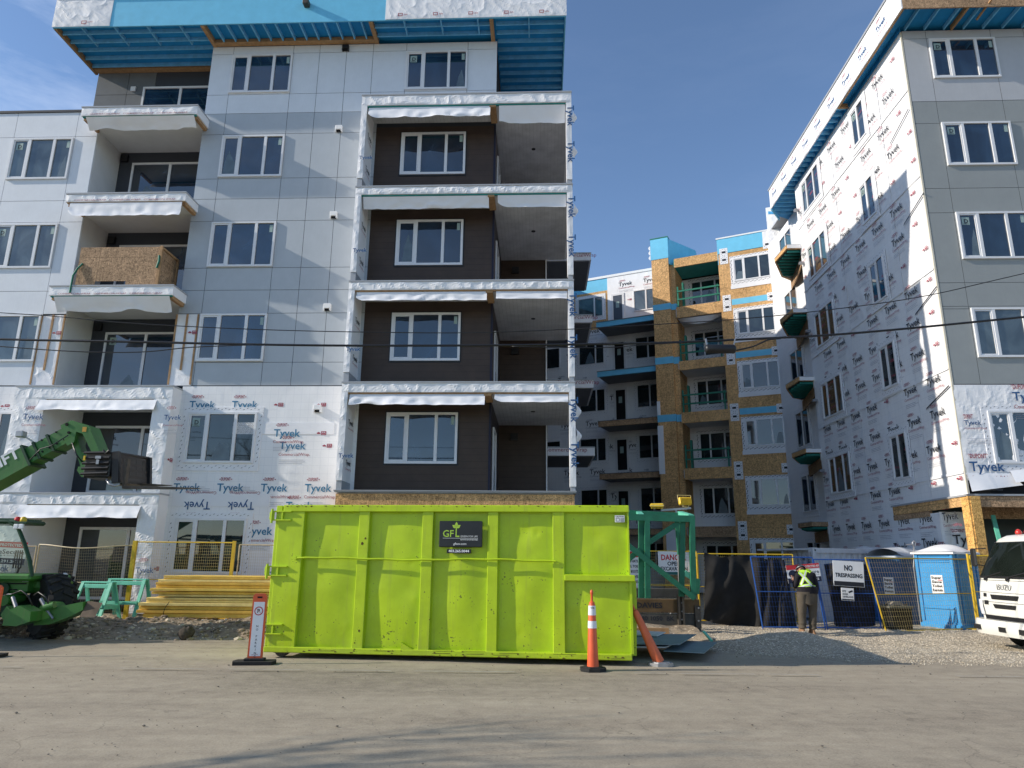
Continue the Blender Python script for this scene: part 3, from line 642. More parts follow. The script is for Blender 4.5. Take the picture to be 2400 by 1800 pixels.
# roof overhang
zs = 18.52
mb = MB(F); mb.box(-15.22, 1.66, -1.03, -.99, zs, 19.62); mb.box(-15.24, -15.2, -.99, 1.3, zs, 19.62); mb.box(1.62, 1.66, -.99, 24.3, zs, 19.62); LB.part('roof_fascia', mb, M['blue'])
mb = MB(F); mb.box(-15.2, 1.62, -.99, 24.3, zs+.145, zs+.20); LB.part('roof_deck', mb, M['bluedeep'])
mb = MB(F); mb.box(-15.26, 1.70, -1.08, 24.3, 19.62, 19.70); LB.part('roof', mb, M['crumpled'])
mb = MB(F); crinkled(mb, -15.25, -13.3, zs+.02, 19.62, -1.045, -1.032, .02, .06, 3); crinkled(mb, -4.17, 1.68, zs+.02, 19.62, -1.045, -1.032, .02, .07, 6)
LB.part('fascia_wrap', mb, M['crumpled'])
mb = MB(F); mb.cur = 0
for k in range(5):
    x = -3.6+k*1.14; put_text(mb, '*DUPONT*', x, 19.5, w=.42, y=-1.075, flip=True, bold=.02); frame_boxes(mb, x-.15, x+.0, zs+.12, zs+.23, .02, -1.07, -1.069); put_text(mb, 'dde', x+.04, zs+.15, w=.12, y=-1.07)
frame_boxes(mb, -14.25, -14.08, zs+.1, zs+.22, .02, -1.07, -1.069); put_text(mb, 'JWV', -14.03, zs+.14, w=.16, y=-1.07)
LB.part('wrap_printing', mb, M['ink_r'])
wj = MB(F); bj = MB(F)
bj.box(-15.2, -15.12, -.98, 1.26, zs-.03, zs+.14)
for u in (-10.22, -4.66, -.74): bj.box(u-.06, u+.06, -.98, .0 if u != -.74 else .3, zs-.03, zs+.14)
bj.box(-15.1, -10.3, 1.0, 1.2, zs-.02, zs+.2); bj.box(-10.2, -4.7, -.2, .0, zs-.01, zs+.12)
LB.part('roof_beam', bj, M['wood'])
for k in range(13): wj.box(-9.85+k*.405, -9.81+k*.405, -.98, -.21, zs, zs+.14)
for k in range(5): wj.box(-15.1, -10.3, -.72+k*.4, -.68+k*.4, zs, zs+.14)
for k in range(4): wj.box(-14.3+k*1.1, -14.26+k*1.1, -.98, -.1, zs+.004, zs+.135)
for k in range(2): wj.box(-4.58, -.8, -.72+k*.4, -.68+k*.4, zs, zs+.14)
for k in range(3): wj.box(-3.6+k*1.2, -3.56+k*1.2, -.98, -.3, zs+.004, zs+.135)
for k in range(13): wj.box(-.6, 1.6, -.72+k*.4, -.68+k*.4, zs, zs+.14)
wj.box(.45, .49, -.98, -.1, zs+.004, zs+.135)
LB.part('rafter', wj, M['bluewood'])
mb = MB(F); u, z = L_(720, 12, -1.05); mb.bbox(u-.09, u+.09, -1.25, -1.03, z-.09, z+.09); LB.part('fascia_lamp', mb, M['steel'])

# brown balcony bay
vb = -.9
tops = [L_(1100, y, vb)[1] for y in (218, 433, 656, 894)]; bots = [L_(1100, y, vb)[1] for y in (243, 453, 678, 919)]
ul, ur = -4.78, 1.80
il, ir = -4.6, 1.63
mb = MB(F); mb.box(-4.6, -.63, .01, .04, 3.4, 15.3); LB.part('brown_wall', mb, M['brown'])
WB = sub(F, -.61, 0, 0, (0, 1), (-1, 0))
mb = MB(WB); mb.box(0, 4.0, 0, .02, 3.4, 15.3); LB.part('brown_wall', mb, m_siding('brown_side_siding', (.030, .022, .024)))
mb = MB(F); mb.box(-.61, 1.07, 3.97, 4.0, 3.4, 15.3); LB.part('brown_wall', mb, M['brown'])
mb = MB(F); mb.box(1.02, 1.06, 3.9, 24, 3.4, 18.4); LB.part('east_wall', mb, M['tyvek'])
mb = MB(F); mb.box(-.66, -.595, -.01, .03, 3.4, 15.3); LB.part('corner_trim', mb, flat('navy_trim', (.012, .012, .03)))
for k, (zt, zb) in enumerate(zip(tops, bots)):
    o = slab(LB, F, ul, ur, vb, 3.95, zt, zb, face='crumpled', under='soffit', seed=40+k, amp=.03)
    mb = MB(F); mb.box(ul+.18, ur-.16, vb+.03, vb+.1, zb-.04, zb-.004); LB.part('edge_joist', mb, M['teal'] if k < 2 else M['wood'], o)
    mb = MB(F); mb.box(-.75, -.55, vb+.03, .0, zb-.10, zb-.032); LB.part('cross_beam', mb, M['wood'], o)
    mb = MB(F); flap(mb, il+.05, -.72, zb-.05, (.45, .36, .30, .34)[k], vb+.05, 3*k+1, (.10, -.15, .05, .1)[k], .8, .08)
    flap(mb, -.45, ir-.02, zb-.05, (.52, .36, .26, .25)[k], vb+.05, 3*k+2, (-.2, -.1, .05, .08)[k], .5, .05); LB.part('loose_wrap', mb, M['flap'], o, smooth=True)
    zlow = tops[k+1] if k < 3 else 3.44
    mb = MB(F); crinkled(mb, ul, il, zlow+.28, zb, vb, .0, .035, .06, k); LB.part('balcony_pier', mb, M['crumpled'])
    mb = MB(F); mb.box(ul+.02, il-.01, vb+.02, .0, zlow, zlow+.28); mb.box(ir+.02, ur-.02, vb+.02, vb+.2, zlow, zlow+.14); LB.part('pier_foot', mb, M['trim'])
    mb = MB(F); crinkled(mb, ir, ur, zlow+.14, zb, vb, vb+.24, .02, .05, k+9); LB.part('corner_post', mb, M['tyvek'])
    WP = sub(F, il+.003, 0, 0, (0, 1), (-1, 0))
    tb = MB(WP)
    for q in range(2):
        zz = zlow+.75+q*1.15; tb.cur = 0; put_text(tb, 'Tyvek', vb+.25, zz, w=.5, y=-.004, bold=.02); tb.cur = 1; put_text(tb, 'CommercialWrap', vb+.22, zz-.14, w=.6, y=-.004)
    LB.part('wrap_printing', tb, [M['ink_k'], M['ink_r']])
    tb = MB(F @ Matrix.Translation((0, vb-.03, 0)))
    for q in range(2): put_text(tb, 'Tyvek', ir+.05, zb-.15-q*1.25, w=.72, y=0, bold=.025, rot=-math.pi/2)
    put_text(tb, 'Tyvek', ul+.05, zlow+.9, w=.42, y=-.01, bold=.02); LB.part('wrap_printing', tb, M['ink_b'])
    z1 = ROW[5-k][1]; z0 = ROW[5-k][0]
    mb = MB(F); mb.box(-3.70, -1.53, -.005, .012, z0-.05, z1+.05); LB.part('window_surround', mb, M['black'])
    window(LB, F, -3.656, -1.565, z0, z1, .0, tag2=True, out=.05, w=.07)
    window(LB, WB, .9, 2.1, zlow+.05, zlow+2.1, .0, (), sash=False, name='balcony_door')
    mb = MB(F); mb.box(-.2, .05, 3.86, 3.97, zb-.55, zb-.32); LB.part('wall_lamp', mb, M['black'])
    mb = MB(F); mb.cyl((.6, 1.6, zb-.045), (.6, 1.6, zb-.03), .07, 12); LB.part('soffit_vent', mb, M['black'], o)
slab(LB, F, ul-.02, ur, vb, 3.95, 3.46, 3.40, face='trim', under='soffit', amp=0, cap=.02)
mb = MB(F); mb.box(ul+.02, ur-.05, vb+.05, 3.9, .3, 3.37); LB.part('strand_board_wall', mb, M['osb'])
mb = MB(F); mb.box(1.5, 1.66, 3.0, 3.7, tops[1]+.01, tops[1]+.10); LB.part('deck_offcut', mb, M['teal'])
mb = MB(F); mb.box(.85, .87, 3.2, 3.8, 15.9, 16.9); LB.part('red_bracing', mb, flat('red_paint', (.55, .03, .02)))
# wrap pulled past the east edge of the bay
mb = MB(F)
for z in (15.3, 14.1, 12.1, 5.9, 5.2): mb.grid(lambda a, b_: (1.80+.14*a+.05*math.sin(b_*5), vb+.1+.2*a, z-.45*b_*(1-.35*a)-.1*a), 4, 5)
LB.part('loose_wrap', mb, M['flap'], smooth=True)
# balconies on the east side wall
for k, (zt, wlab) in enumerate(((16.0, 1), (12.95, 1), (9.8, 1), (6.7, 1))):
    yv = 11.3; zt = SITE.uz(1360, (592, 737, 889, 1047)[k], yv)[1]
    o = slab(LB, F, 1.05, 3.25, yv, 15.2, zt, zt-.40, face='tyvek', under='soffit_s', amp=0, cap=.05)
    mb = MB(F); put_text(mb, 'CommercialWrap', 1.6 if k < 3 else 1.0, zt-.22, w=1.9, y=yv-.01, n=.7); LB.part('wrap_printing', mb, M['ink_r'], o)
# ================================================================= RIGHT BUILDING
RB = Bld('apartment_building', SITE.M @ Matrix.Translation((16, 0, 0)), 'right hand apartment building with white printed house wrap on its sunlit side')
UR = 12.62
RW = sub(F, UR, 0, 0, (0, -1), (1, 0))           # its left side wall: x = -v
mb = MB(F); mb.box(UR+.02, 24, .03, 9.9, 3.5, 18.55); mb.box(UR+.02, 24, 4.2, 9.9, 0, 3.5); mb.box(13.9, 24, 9.9, 17, 0, 18.55)
RB.part('wall', mb, M['dark'])
mb = MB(RW)
n = 60
def fnw(a, b_):
    x = -9.92+9.92*a; z = 3.45+15.08*b_; e = min(1, 12*min(a, 1-a), 12*min(b_, 1-b_))
    r = mnoise.noise(Vector((x*.9, z*.7, 2)))*.02+abs(mnoise.noise(Vector((x*2.3+z, z*1.3, 5))))*.02
    return (x, -.002-e*max(0, r), z)
mb.grid(fnw, 110, 150); mb.box(-9.92, 0, .003, .03, 3.45, 18.53); mb.box(-9.92, -4.15, -.002, .03, -.1, 3.45)
RB.part('house_wrap', mb, M['tyvek'])
printing(RB, RW, -9.9, -.05, .6, 18.5, -.045, 77, px=1.34, pz=1.0, w=.80, miss=.12, flipp=.0, inks=('ink_k', 'ink_r', 'ink_g', 'ink_k'))
mb = MB(RW); rnd = random.Random(4)
for (x, z) in ((-.9, 15.45), (-.75, 12.4), (-.8, 9.35), (-.9, 6.35)):
    mb.add([(x-.55, -.05, z-.16), (x-.5, -.05, z-.10), (x+.8, -.05, z+.30), (x+.8, -.05, z+.25)], [(0, 1, 2, 3)])
RB.part('tape_marks', mb, M['ink_k'])
mb = MB(RW)
for z in (16.35, 13.3, 10.2, 7.1, 4.1): mb.box(-9.9, -.05, -.034, -.028, z, z+.07)
for (x, z0_, z1_) in ((-5.9, 3.6, 18.4), (-1.9, 3.6, 18.4)): mb.box(x, x+.06, -.033, -.027, z0_, z1_)
RB.part('seam_tape', mb, M['flap'])
mb = MB(RW); mb.box(-.035, .012, -.03, .02, 3.55, 18.5); RB.part('corner_trim', mb, simple('cream_trim', (.62, .58, .48), .6, .3, .1, 4))
YW = -.03
for f in (2, 3, 4, 5, 6): window(RB, RW, -3.88, -2.82, *ROW[f], YW, (.5,), flash=1, sticker='D' if f > 4 else None, out=.05, glass='glass' if f > 3 else 'glass_g')
for f, zz in ((1, 2), (2, 3), (3, 4), (4, 5), (5, 6)):
    pass
for f in (2, 3, 4, 5, 6): window(RB, RW, -9.08, -7.10, *ROW[f], YW, flash=1, sticker='D' if f > 4 else None, out=.05, glass='glass' if f > 4 else 'glass_g')
# small scupper and pipe stubs near the far edge
mb = MB(RW)
for z in (17.2, 14.6, 11.4, 8.3, 5.3): mb.box(-9.75, -9.6, -.22, -.03, z, z+.10)
RB.part('overflow_spout', mb, M['grey_m'])
# street front cladding
us = [UR+.03, 13.40, 15.45, 16.5, 18.6, 21]
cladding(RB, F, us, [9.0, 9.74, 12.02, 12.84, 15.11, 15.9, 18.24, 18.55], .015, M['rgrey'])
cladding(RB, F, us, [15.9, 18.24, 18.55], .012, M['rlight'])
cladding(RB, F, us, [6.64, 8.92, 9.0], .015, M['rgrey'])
mb = MB(F); mb.box(UR+.0, 24, .0, .02, 6.62, 18.55); RB.part('joint_backing', mb, M['joint'])
for f in (2, 3, 4, 5, 6):
    z0, z1 = ROW[f][0]+.06, ROW[f][1]+.06; window(RB, F, 13.44, 15.53, z0, z1, -.008, sticker='D' if f > 3 else None, tag2=f > 3, out=.055, glass='glass' if f != 3 else 'glass_p', flash=1 if f == 2 else 0)
    window(RB, F, 17.4, 19.4, z0, z1, -.008, out=.055)
mb = MB(F); crinkled(mb, UR-.01, 24, 3.9, 6.62, -.01, .02, .02, .12, 3); RB.part('house_wrap', mb, M['tyvek'])
tb = MB(F)
def word(tb, u, z, s_=1.0, y=-.05):
    tb.cur = 0; put_text(tb, 'Tyvek', u, z, w=.95*s_, y=y, bold=.015); tb.cur = 1; put_text(tb, 'CommercialWrap', u, z-.24*s_, w=1.2*s_, y=y); put_text(tb, '*DUPONT*', u, z+.36*s_, w=.55*s_, h=.13, y=y, bold=.02)
    tb.cur = 2
    for k in range(3): tb.box(u, u+.8, y, y+.001, z-.4-.06*k, z-.392-.06*k)
word(tb, UR+.10, 4.15); word(tb, 14.2, 6.15, .95); word(tb, 12.75, 5.45, .5)
RB.part('wrap_printing', tb, [M['ink_b'], M['ink_r'], M['ink_g']])
mb = MB(F)
mb.grid(lambda a, b_: (UR+.02+1.15*a+.25*b_*a, -.03-.10*b_*(1+.3*math.sin(a*6)), 4.1-.52*b_*(1-.35*a)), 12, 6); mb.grid(lambda a, b_: (13.8+3*a, -.04-.16*b_, 4.16-.34*b_+.05*math.sin(a*9)), 16, 5)
RB.part('loose_wrap', mb, M['flap'], smooth=True)
# roof overhang with blue soffit
zs = 18.55
mb = MB(F); mb.box(12.17, 12.21, -1.0, 12.0, zs, 19.55); RB.part('roof_fascia', mb, M['tyvek'])
WFa = sub(F, 12.17, 0, 0, (0, -1), (1, 0)); printing(RB, WFa, -12.0, 1.0, 18.45, 19.6, -.012, 13, px=1.38, pz=5, w=.66, miss=0, inks=('ink_b', 'ink_r', 'ink_g', 'ink_k'))
mb = MB(F); mb.box(12.21, 24, -1.0, -.96, zs, 19.55); RB.part('roof_fascia', mb, M['osb_d'])
mb = MB(F); mb.add([(12.13, -1.06, 19.55), (24, -1.06, 19.55), (24, 17, 19.55), (13.6, 17, 19.55), (13.6, 13.2, 19.55), (12.13, 12.05, 19.55)], [(0, 1, 2, 3, 4, 5)]); mb.v += [Vector(p)+Vector((0, 0, .07)) for p in mb.v]; mb.f.append((6, 7, 8, 9, 10, 11)); mb.mi.append(0)
for i in range(6): mb.f.append((i, (i+1) % 6, 6+(i+1) % 6, 6+i)); mb.mi.append(0)
RB.part('roof', mb, M['trim'])
mb = MB(F); mb.prism([(12.21, -.96), (24, -.96), (24, 14), (13.9, 13.6), (12.9, 13.05), (12.3, 12.1), (12.21, 12)], zs+.15, zs+.20); RB.part('roof_deck', mb, M['bluedeep'])
mb = MB(F); mb.beam((12.2, 11.98, 19.0), (12.95, 13.1, 19.0), .05, 1.0); RB.part('roof_fascia', mb, M['blue'])
mb = MB(F)
for k in range(22): v = 4.1+k*.40; mb.box(12.22, 12.62 if v < 9.9 else 12.62+(v-9.9)*.4, v, v+.04, zs-.002, zs+.145)
for k in range(14): u = 12.75+k*.62; mb.beam((u, -.95, zs+.07), (u-.0, -.02, zs+.07), .04, .14)
RB.part('rafter', mb, M['bluewood'])
mb = MB(F); mb.box(12.21, 12.62, 3.95, 4.02, zs-.03, zs+.2); mb.box(12.21, 12.26, -.95, 3.95, zs-.025, zs+.1); mb.box(14.2, 14.26, -.96, -.02, zs-.02, zs+.2); mb.beam((14.9, -1.2, zs+.2), (14.75, -.5, zs-.05), .05, .05); RB.part('roof_beam', mb, M['wood'])
mb = MB(F); mb.box(12.58, UR-.0, -.0, 9.9, zs-.02, zs+.2); RB.part('bluedeck_edge', mb, M['bluedeep'])
# recess with angled balconies behind the far edge
mb = MB(F); mb.box(13.42, 13.9, 9.9, 17, 0, 18.55); RB.part('recess_wall', mb, M['tyvek'])
mb = MB(F); mb.box(12.66, 13.42, 9.9, 9.93, 0, 18.55); RB.part('recess_wall', mb, M['osb_d'])
RR = sub(F, 13.42, 0, 0, (0, -1), (1, 0))
for f in range(1, 7):
    z0 = ROW[f][0]-.35; window(RB, RR, -14.6, -12.9, z0, z0+1.75, .0, (.5,), flash=1, sash=False, name='balcony_window', glass='glass')
polyb = [(11.95, 9.80), (11.90, 11.30), (12.80, 13.10), (13.42, 13.6), (13.42, 9.94), (12.63, 9.94), (12.60, 9.80)]
def inset(poly, d):
    c = Vector((sum(p[0] for p in poly)/len(poly), sum(p[1] for p in poly)/len(poly))); return [tuple(c+(Vector(p)-c)*(1-d)) for p in poly]
for k, zt in enumerate((3.30, 6.33, 9.45, 12.55, 15.62)):
    mb = MB(F); mb.prism(polyb, zt-.20, zt-.03); o = RB.part('balcony_slab', mb, M['osb'] if k else M['osb_d'])
    mb = MB(F); mb.prism(inset(polyb, -.01), zt-.03, zt); RB.part('edge_trim', mb, M['trim'], o)
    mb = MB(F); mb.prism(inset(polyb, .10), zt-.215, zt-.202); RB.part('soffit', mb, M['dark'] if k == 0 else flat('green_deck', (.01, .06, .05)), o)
    mb = MB(F)
    for q in range(9): v = 10.0+q*.34; mb.box(12.05+max(0, v-11.3)*.5, 13.4, v, v+.04, zt-.30, zt-.216)
    RB.part('soffit_joist', mb, M['teal'], o)
    mb = MB(F); mb.beam((12.72, 9.98, zt-.55), (13.38, 13.4, zt-.55), .06, .45); RB.part('header_beam', mb, M['osb_d'], o)
    mb = MB(F); mb.box(12.60, 12.62, 9.80, 9.94, zt-.5, zt-.02); mb.box(11.98, 12.6, 9.765, 9.795, zt-.19, zt-.04) if k else None; RB.part('wrap_edge', mb, M['tyvek'], o)
# timber porch at the street corner
zc = 3.52
mb = MB(F)
mb.box(UR-.07, UR+.02, .0, 4.2, 3.20, zc-.05); RB.part('porch_beam', mb, M['osb'])
mb = MB(F); mb.box(UR-.08, UR+.02, 2.0, 4.2, 3.03, 3.19); RB.part('porch_beam', mb, M['osb_d'])
mb = MB(F); mb.box(UR+.02, 24, -.06, .02, 3.17, zc-.06); RB.part('porch_beam', mb, M['osb_d'])
mb = MB(F); mb.box(UR-.10, 24, -.10, .1, zc-.05, zc); mb.box(UR-.10, UR+.1, -.1, 4.25, zc-.052, zc-.002); RB.part('porch_flashing', mb, M['trim'])
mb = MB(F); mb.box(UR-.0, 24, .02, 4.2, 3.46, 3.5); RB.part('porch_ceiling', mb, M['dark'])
mb = MB(F); mb.box(UR-.09, UR+.0, -.09, .0, 0, zc-.06); mb.box(UR-.04, UR+.22, -.11, -.02, 0, zc-.06); mb.box(UR-.075, UR+.23, .0, .28, 0, zc-.07); RB.part('porch_post', mb, M['osb_y'])
mb = MB(F); mb.box(13.4, 24, 1.6, 1.64, 2.95, 3.46); RB.part('porch_header', mb, M['osb_d'])
mb = MB(F); mb.box(12.9, 24, 4.17, 4.21, 0, 3.46); RB.part('shopfront', mb, simple('dark_green_board', (.035, .06, .06), .4, .4, .1, 2))
mb = MB(F); mb.box(UR-.02, 12.95, 4.12, 4.18, 0, 3.46); mb.grid(lambda a, b_: (UR-.05+.02*math.sin(b_*9), 1.55+2.65*a+.02*math.sin(a*20), 3.12-3.1*b_), 14, 12); mb.box(UR-.03, UR+.01, 1.55, 4.2, 0, 3.12); mb.grid(lambda a, b_: (UR-.04+.95*a, 1.53-.015*math.sin(a*15), 3.14-3.1*b_), 14, 12); mb.box(UR, UR+.9, 1.55, 1.6, 0, 3.14)
RB.part('house_wrap', mb, M['tyvek'])
WQ = sub(F, UR-.07, 0, 0, (0, -1), (1, 0)); tb = MB(WQ)
tb.cur = 0; put_text(tb, 'Tyvek', -2.6, 2.15, w=.9, y=-.02, bold=.015); put_text(tb, 'Tyvek', -4.4, 2.05, w=.9, y=-.02, bold=.015); tb.cur = 1; put_text(tb, 'CommercialWrap', -2.6, 1.95, w=1.0, y=-.02); RB.part('wrap_printing', tb, [M['ink_k'], M['ink_r']])
tb = MB(F); tb.cur = 0; put_text(tb, 'Tyvek', UR+.24, 2.22, w=.95, y=1.50, bold=.015); tb.cur = 1; put_text(tb, '*DUPONT*', UR+.2, 2.55, w=.45, h=.1, y=1.50, bold=.02); put_text(tb, 'CommercialWrap', UR+.26, 2.03, w=.9, y=1.50); RB.part('wrap_printing', tb, [M['ink_k'], M['ink_r']])

# ================================================================= BACK BUILDING
BACK = Frame((12.34, 36.7, 0), -.45); Bm = BACK.M
BB = Bld('apartment_building', Bm, 'far courtyard building clad in bare strand board, blue sheathing and house wrap')
HB = {1: (1.25, 2.68), 2: (4.45, 5.85), 3: (7.55, 8.98), 4: (10.65, 12.08), 5: (13.72, 15.12), 6: (16.85, 18.22)}
mb = MB(Bm); mb.box(-26, -4.6, 2.42, 12, 0, 19.3); mb.box(-.74, 5.5, .02, 12, 0, 19.4); mb.box(-4.5, -.74, 2.2, 12, 0, 18.9)
BB.part('wall', mb, M['dark'])
# right wing front
zb = [(-.1, 5.98)]
mb = MB(Bm); mb.box(-.75, 2.05, -.02, .02, 0, 18.62); BB.part('strand_board_wall', mb, M['osb'])
mb = MB(Bm); mb.box(-.76, 2.0, -.03, .02, 18.65, 19.55); mb.box(-.76, -.72, -.02, 2, 18.0, 19.55)
for zt in (15.83, 12.75, 9.62): mb.box(-.16, 1.72, -.026, -.02, zt-.34, zt)
BB.part('blue_sheathing', mb, M['blue'])
mb = MB(Bm); mb.box(-.80, 5.5, -.06, 2, 19.55, 19.63); BB.part('parapet_cap', mb, M['white'])
for f in range(1, 7): window(BB, Bm, .05, 2.0, *HB[f], -.02, flash=2 if f > 1 else 1, out=.05, glass='glass_g', name='window', mk_=1.7)
mb = MB(Bm); d = MB(Bm)
for zt in (18.66, 15.83, 12.75, 9.62, 6.5, 3.4):
    for (u, zz) in ((-.42, zt+.05), (-.42, zt-.42), (1.93, zt-.15)):
        if u > 1 and zt > 18: zz = 18.75
        mb.prism([(u-.22, -.035), (u+.22, -.035), (u+.22, -.021), (u-.22, -.021)], zz-.24, zz+.24); d.box(u-.10, u+.10, -.05, -.036, zz-.05, zz+.06)
        rnd = random.Random(int(zz*10))
        for k in range(10): a = k*.628; x, z = u+.17*math.cos(a), zz+.19*math.sin(a); d.add([(x-.025, -.0365, z-.02), (x+.02, -.0365, z-.005), (x+.025, -.0365, z+.02), (x-.015, -.0365, z+.01)], [(0, 1, 2, 3)])
BB.part('vent_flashing', mb, M['flap']); BB.part('vent_opening', d, M['ink_k'])
mb = MB(Bm); crinkled(mb, 2.02, 2.95, 0, 20.9, -.12, .6, .04, .09, 5); BB.part('wrapped_pier', mb, M['crumpled'])
mb = MB(Bm); crinkled(mb, 1.72, 2.04, 18.7, 19.56, -.04, -.02, .02, .06, 7); BB.part('fascia_wrap', mb, M['crumpled'])
tb = MB(Bm)
for k, z in enumerate((17.0, 14.4, 11.6, 9.2, 6.9, 4.4, 2.2)):
    tb.cur = 0; put_text(tb, 'Tyvek', 2.0+(.0 if k % 2 else .1), z, w=.85, y=-.18, bold=.015); tb.cur = 1; put_text(tb, 'CommercialWrap', 2.05, z-.2, w=.85, y=-.18); frame_boxes(tb, 2.45, 2.62, z-1.1, z-.98, .02, -.19, -.18)
BB.part('wrap_printing', tb, [M['ink_k'], M['ink_r']])
# middle stack of recessed balconies between tower and wing
mb = MB(Bm); mb.box(-3.3, -.74, 2.17, 2.2, 0, 18.3); BB.part('recess_wall', mb, M['tyvek'])
for k, (zt, zb_) in enumerate(((18.84, 18.30), (15.84, 15.18), (12.60, 12.08), (9.65, 9.05), (6.55, 5.95), (3.45, 2.9))):
    mb = MB(Bm); mb.box(-3.25, -.75, .0, .08, zb_, zt); BB.part('edge_beam', mb, M['osb'] if k < 5 else M['osb_d'])
    mb = MB(Bm); mb.box(-3.3, -.75, .08, 2.2, zb_+.1, zt-.05); BB.part('balcony_slab', mb, M['ceil'] if k else M['teal'])
    zf = (15.84, 12.60, 9.65, 6.55, 3.45, .3)[k]
    window(BB, Bm, -2.75, -.95, zf+.75, zf+2.25, 2.17, (.33, .78), flash=1, sash=False, name='balcony_window', glass='glass_g', mk_=1.7)
    if k < 4:
        mb = MB(Bm)
        for zz in (zf+.45, zf+.95): mb.box(-3.2, -.78, .10, .14, zz, zz+.09)
        mb.box(-3.2, -3.11, .14, .2, zf, zf+1.3); mb.box(-.95, -.87, .14, .2, zf, zf+1.1); mb.beam((-2.9, .5, zf), (-2.9, .5, zf+1.6), .1, .3)
        BB.part('guard_rail', mb, M['greenwood'])
mb = MB(Bm); mb.grid(lambda a, b_: (-3.2+2.4*a, .05+.25*b_, 15.12-.35*b_*math.sin(a*3.1)), 12, 4); BB.part('loose_wrap', mb, M['flap'], smooth=True)
# strand board tower
mb = MB(Bm); mb.box(-4.58, -3.58, .0, 2.4, 0, 18.99); mb.box(-3.58, -3.28, .25, 2.4, 0, 18.6); BB.part('tower', mb, M['osb'])
mb = MB(Bm); mb.box(-4.60, -3.56, -.02, 2.4, 18.99, 20.30); mb.prism([(-3.56, .0), (-3.56, 2.4), (-2.4, 2.6), (-2.4, 2.3)], 18.6, 20.2)
for zt, zb_ in ((16.16, 15.80), (12.95, 12.55), (9.60, 9.20)): mb.box(-4.60, -3.56, -.02, 2.4, zb_, zt); mb.box(-3.56, -3.26, .23, 2.4, zb_, zt)
BB.part('blue_sheathing', mb, M['blue'])
mb = MB(Bm); mb.box(-4.62, -3.54, -.04, 2.4, 20.30, 20.36); BB.part('parapet_cap', mb, M['greenwood'])
mb = MB(Bm); mb.grid(lambda a, b_: (-4.62-.12*abs(math.sin(b_*9))*a, .0, 19.0+.9*b_), 2, 14); BB.part('loose_wrap', mb, M['flap'])
mb = MB(Bm); mb.box(-4.62, -4.30, -.03, -.005, 6.3, 9.0); mb.box(-4.60, -4.42, -.03, -.005, 9.6, 10.4); mb.box(-4.4, -3.4, -.03, -.005, 2.2, 3.3); BB.part('wrap_strip', mb, M['flap'])
# left wing behind, wrapped
V2 = 2.4; BW = Bm @ Matrix.Translation((0, V2, 0))
mb = MB(BW); mb.box(-26, -4.58, -.0, .02, 0, 18.62); BB.part('house_wrap', mb, M['tyvek'])
mb = MB(BW); mb.box(-8.1, -4.58, -.02, .0, 16.5, 19.40); BB.part('house_wrap', mb, M['crumpled'])
mb = MB(BW); mb.box(-26, -8.1, -.012, .02, 18.55, 19.40); BB.part('blue_sheathing', mb, M['blue'])
mb = MB(BW); mb.box(-10.4, -8.1, -.012, .0, 16.0, 18.55); BB.part('strand_board_wall', mb, M['osb'])
mb = MB(BW); mb.box(-26, -4.58, -.06, 1, 19.40, 19.56); BB.part('parapet_cap', mb, M['white'])
printing(BB, BW, -12.2, -4.6, .3, 16.4, -.008, 61, px=1.7, pz=1.5, w=1.0, miss=.12, inks=('ink_k', 'ink_g', 'ink_g', 'ink_k'))
printing(BB, BW, -8.1, -4.6, 16.5, 19.3, -.03, 64, px=1.6, pz=1.1, w=.9, miss=.3, inks=('ink_k', 'ink_r', 'ink_g', 'ink_k'))
for f in range(1, 7):
    z0, z1 = HB[f]; yy = -.02 if f == 6 else 0
    window(BB, BW, -10.12, -8.40, z0-.02, z1, yy, (.66,), flash=1, sash=False, glass='glass_p' if f > 5 else 'glass_g')
    window(BB, BW, -6.40, -4.62, z0-.02, z1, yy, (.45,), flash=1 if f < 6 else 0, sash=False, glass='glass_p' if f > 5 else 'glass_g')
    window(BB, BW, -12.6, -11.4, z0-.02, z1, yy, (), sash=False, glass='glass_g')
    zf = z0-.75
    mb = MB(BW); frame_boxes(mb, -7.85, -7.0, zf, zf+2.1, .13, yy-.05, yy); o = BB.part('balcony_door', mb, M['vinyl'])
    mb = MB(BW); mb.box(-7.72, -7.13, yy-.03, yy-.01, zf+.13, zf+1.97); BB.part('door_leaf', mb, M['dark'] if f < 6 else simple('blue_grey_door', (.06, .075, .10), .4, .4, .05, 3), o)
    mb = MB(BW); mb.box(-7.55, -7.33, yy-.035, yy-.031, zf+1.15, zf+1.55); BB.part('notice', mb, M['sticker'], o)
for k, zt in enumerate((15.72, 12.62, 9.60, 6.52, 3.4)):
    mb = MB(Bm); mb.box(-8.2, -4.6, .3, .42, zt-.34, zt-.03); o = BB.part('edge_beam', mb, M['blue'] if k < 2 else M['osb_d'])
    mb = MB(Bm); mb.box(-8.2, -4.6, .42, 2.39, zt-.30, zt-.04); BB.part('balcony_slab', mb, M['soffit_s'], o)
    mb = MB(Bm); mb.box(-8.22, -4.6, .26, 2.39, zt-.03, zt); BB.part('edge_trim', mb, M['soffit_s'], o)

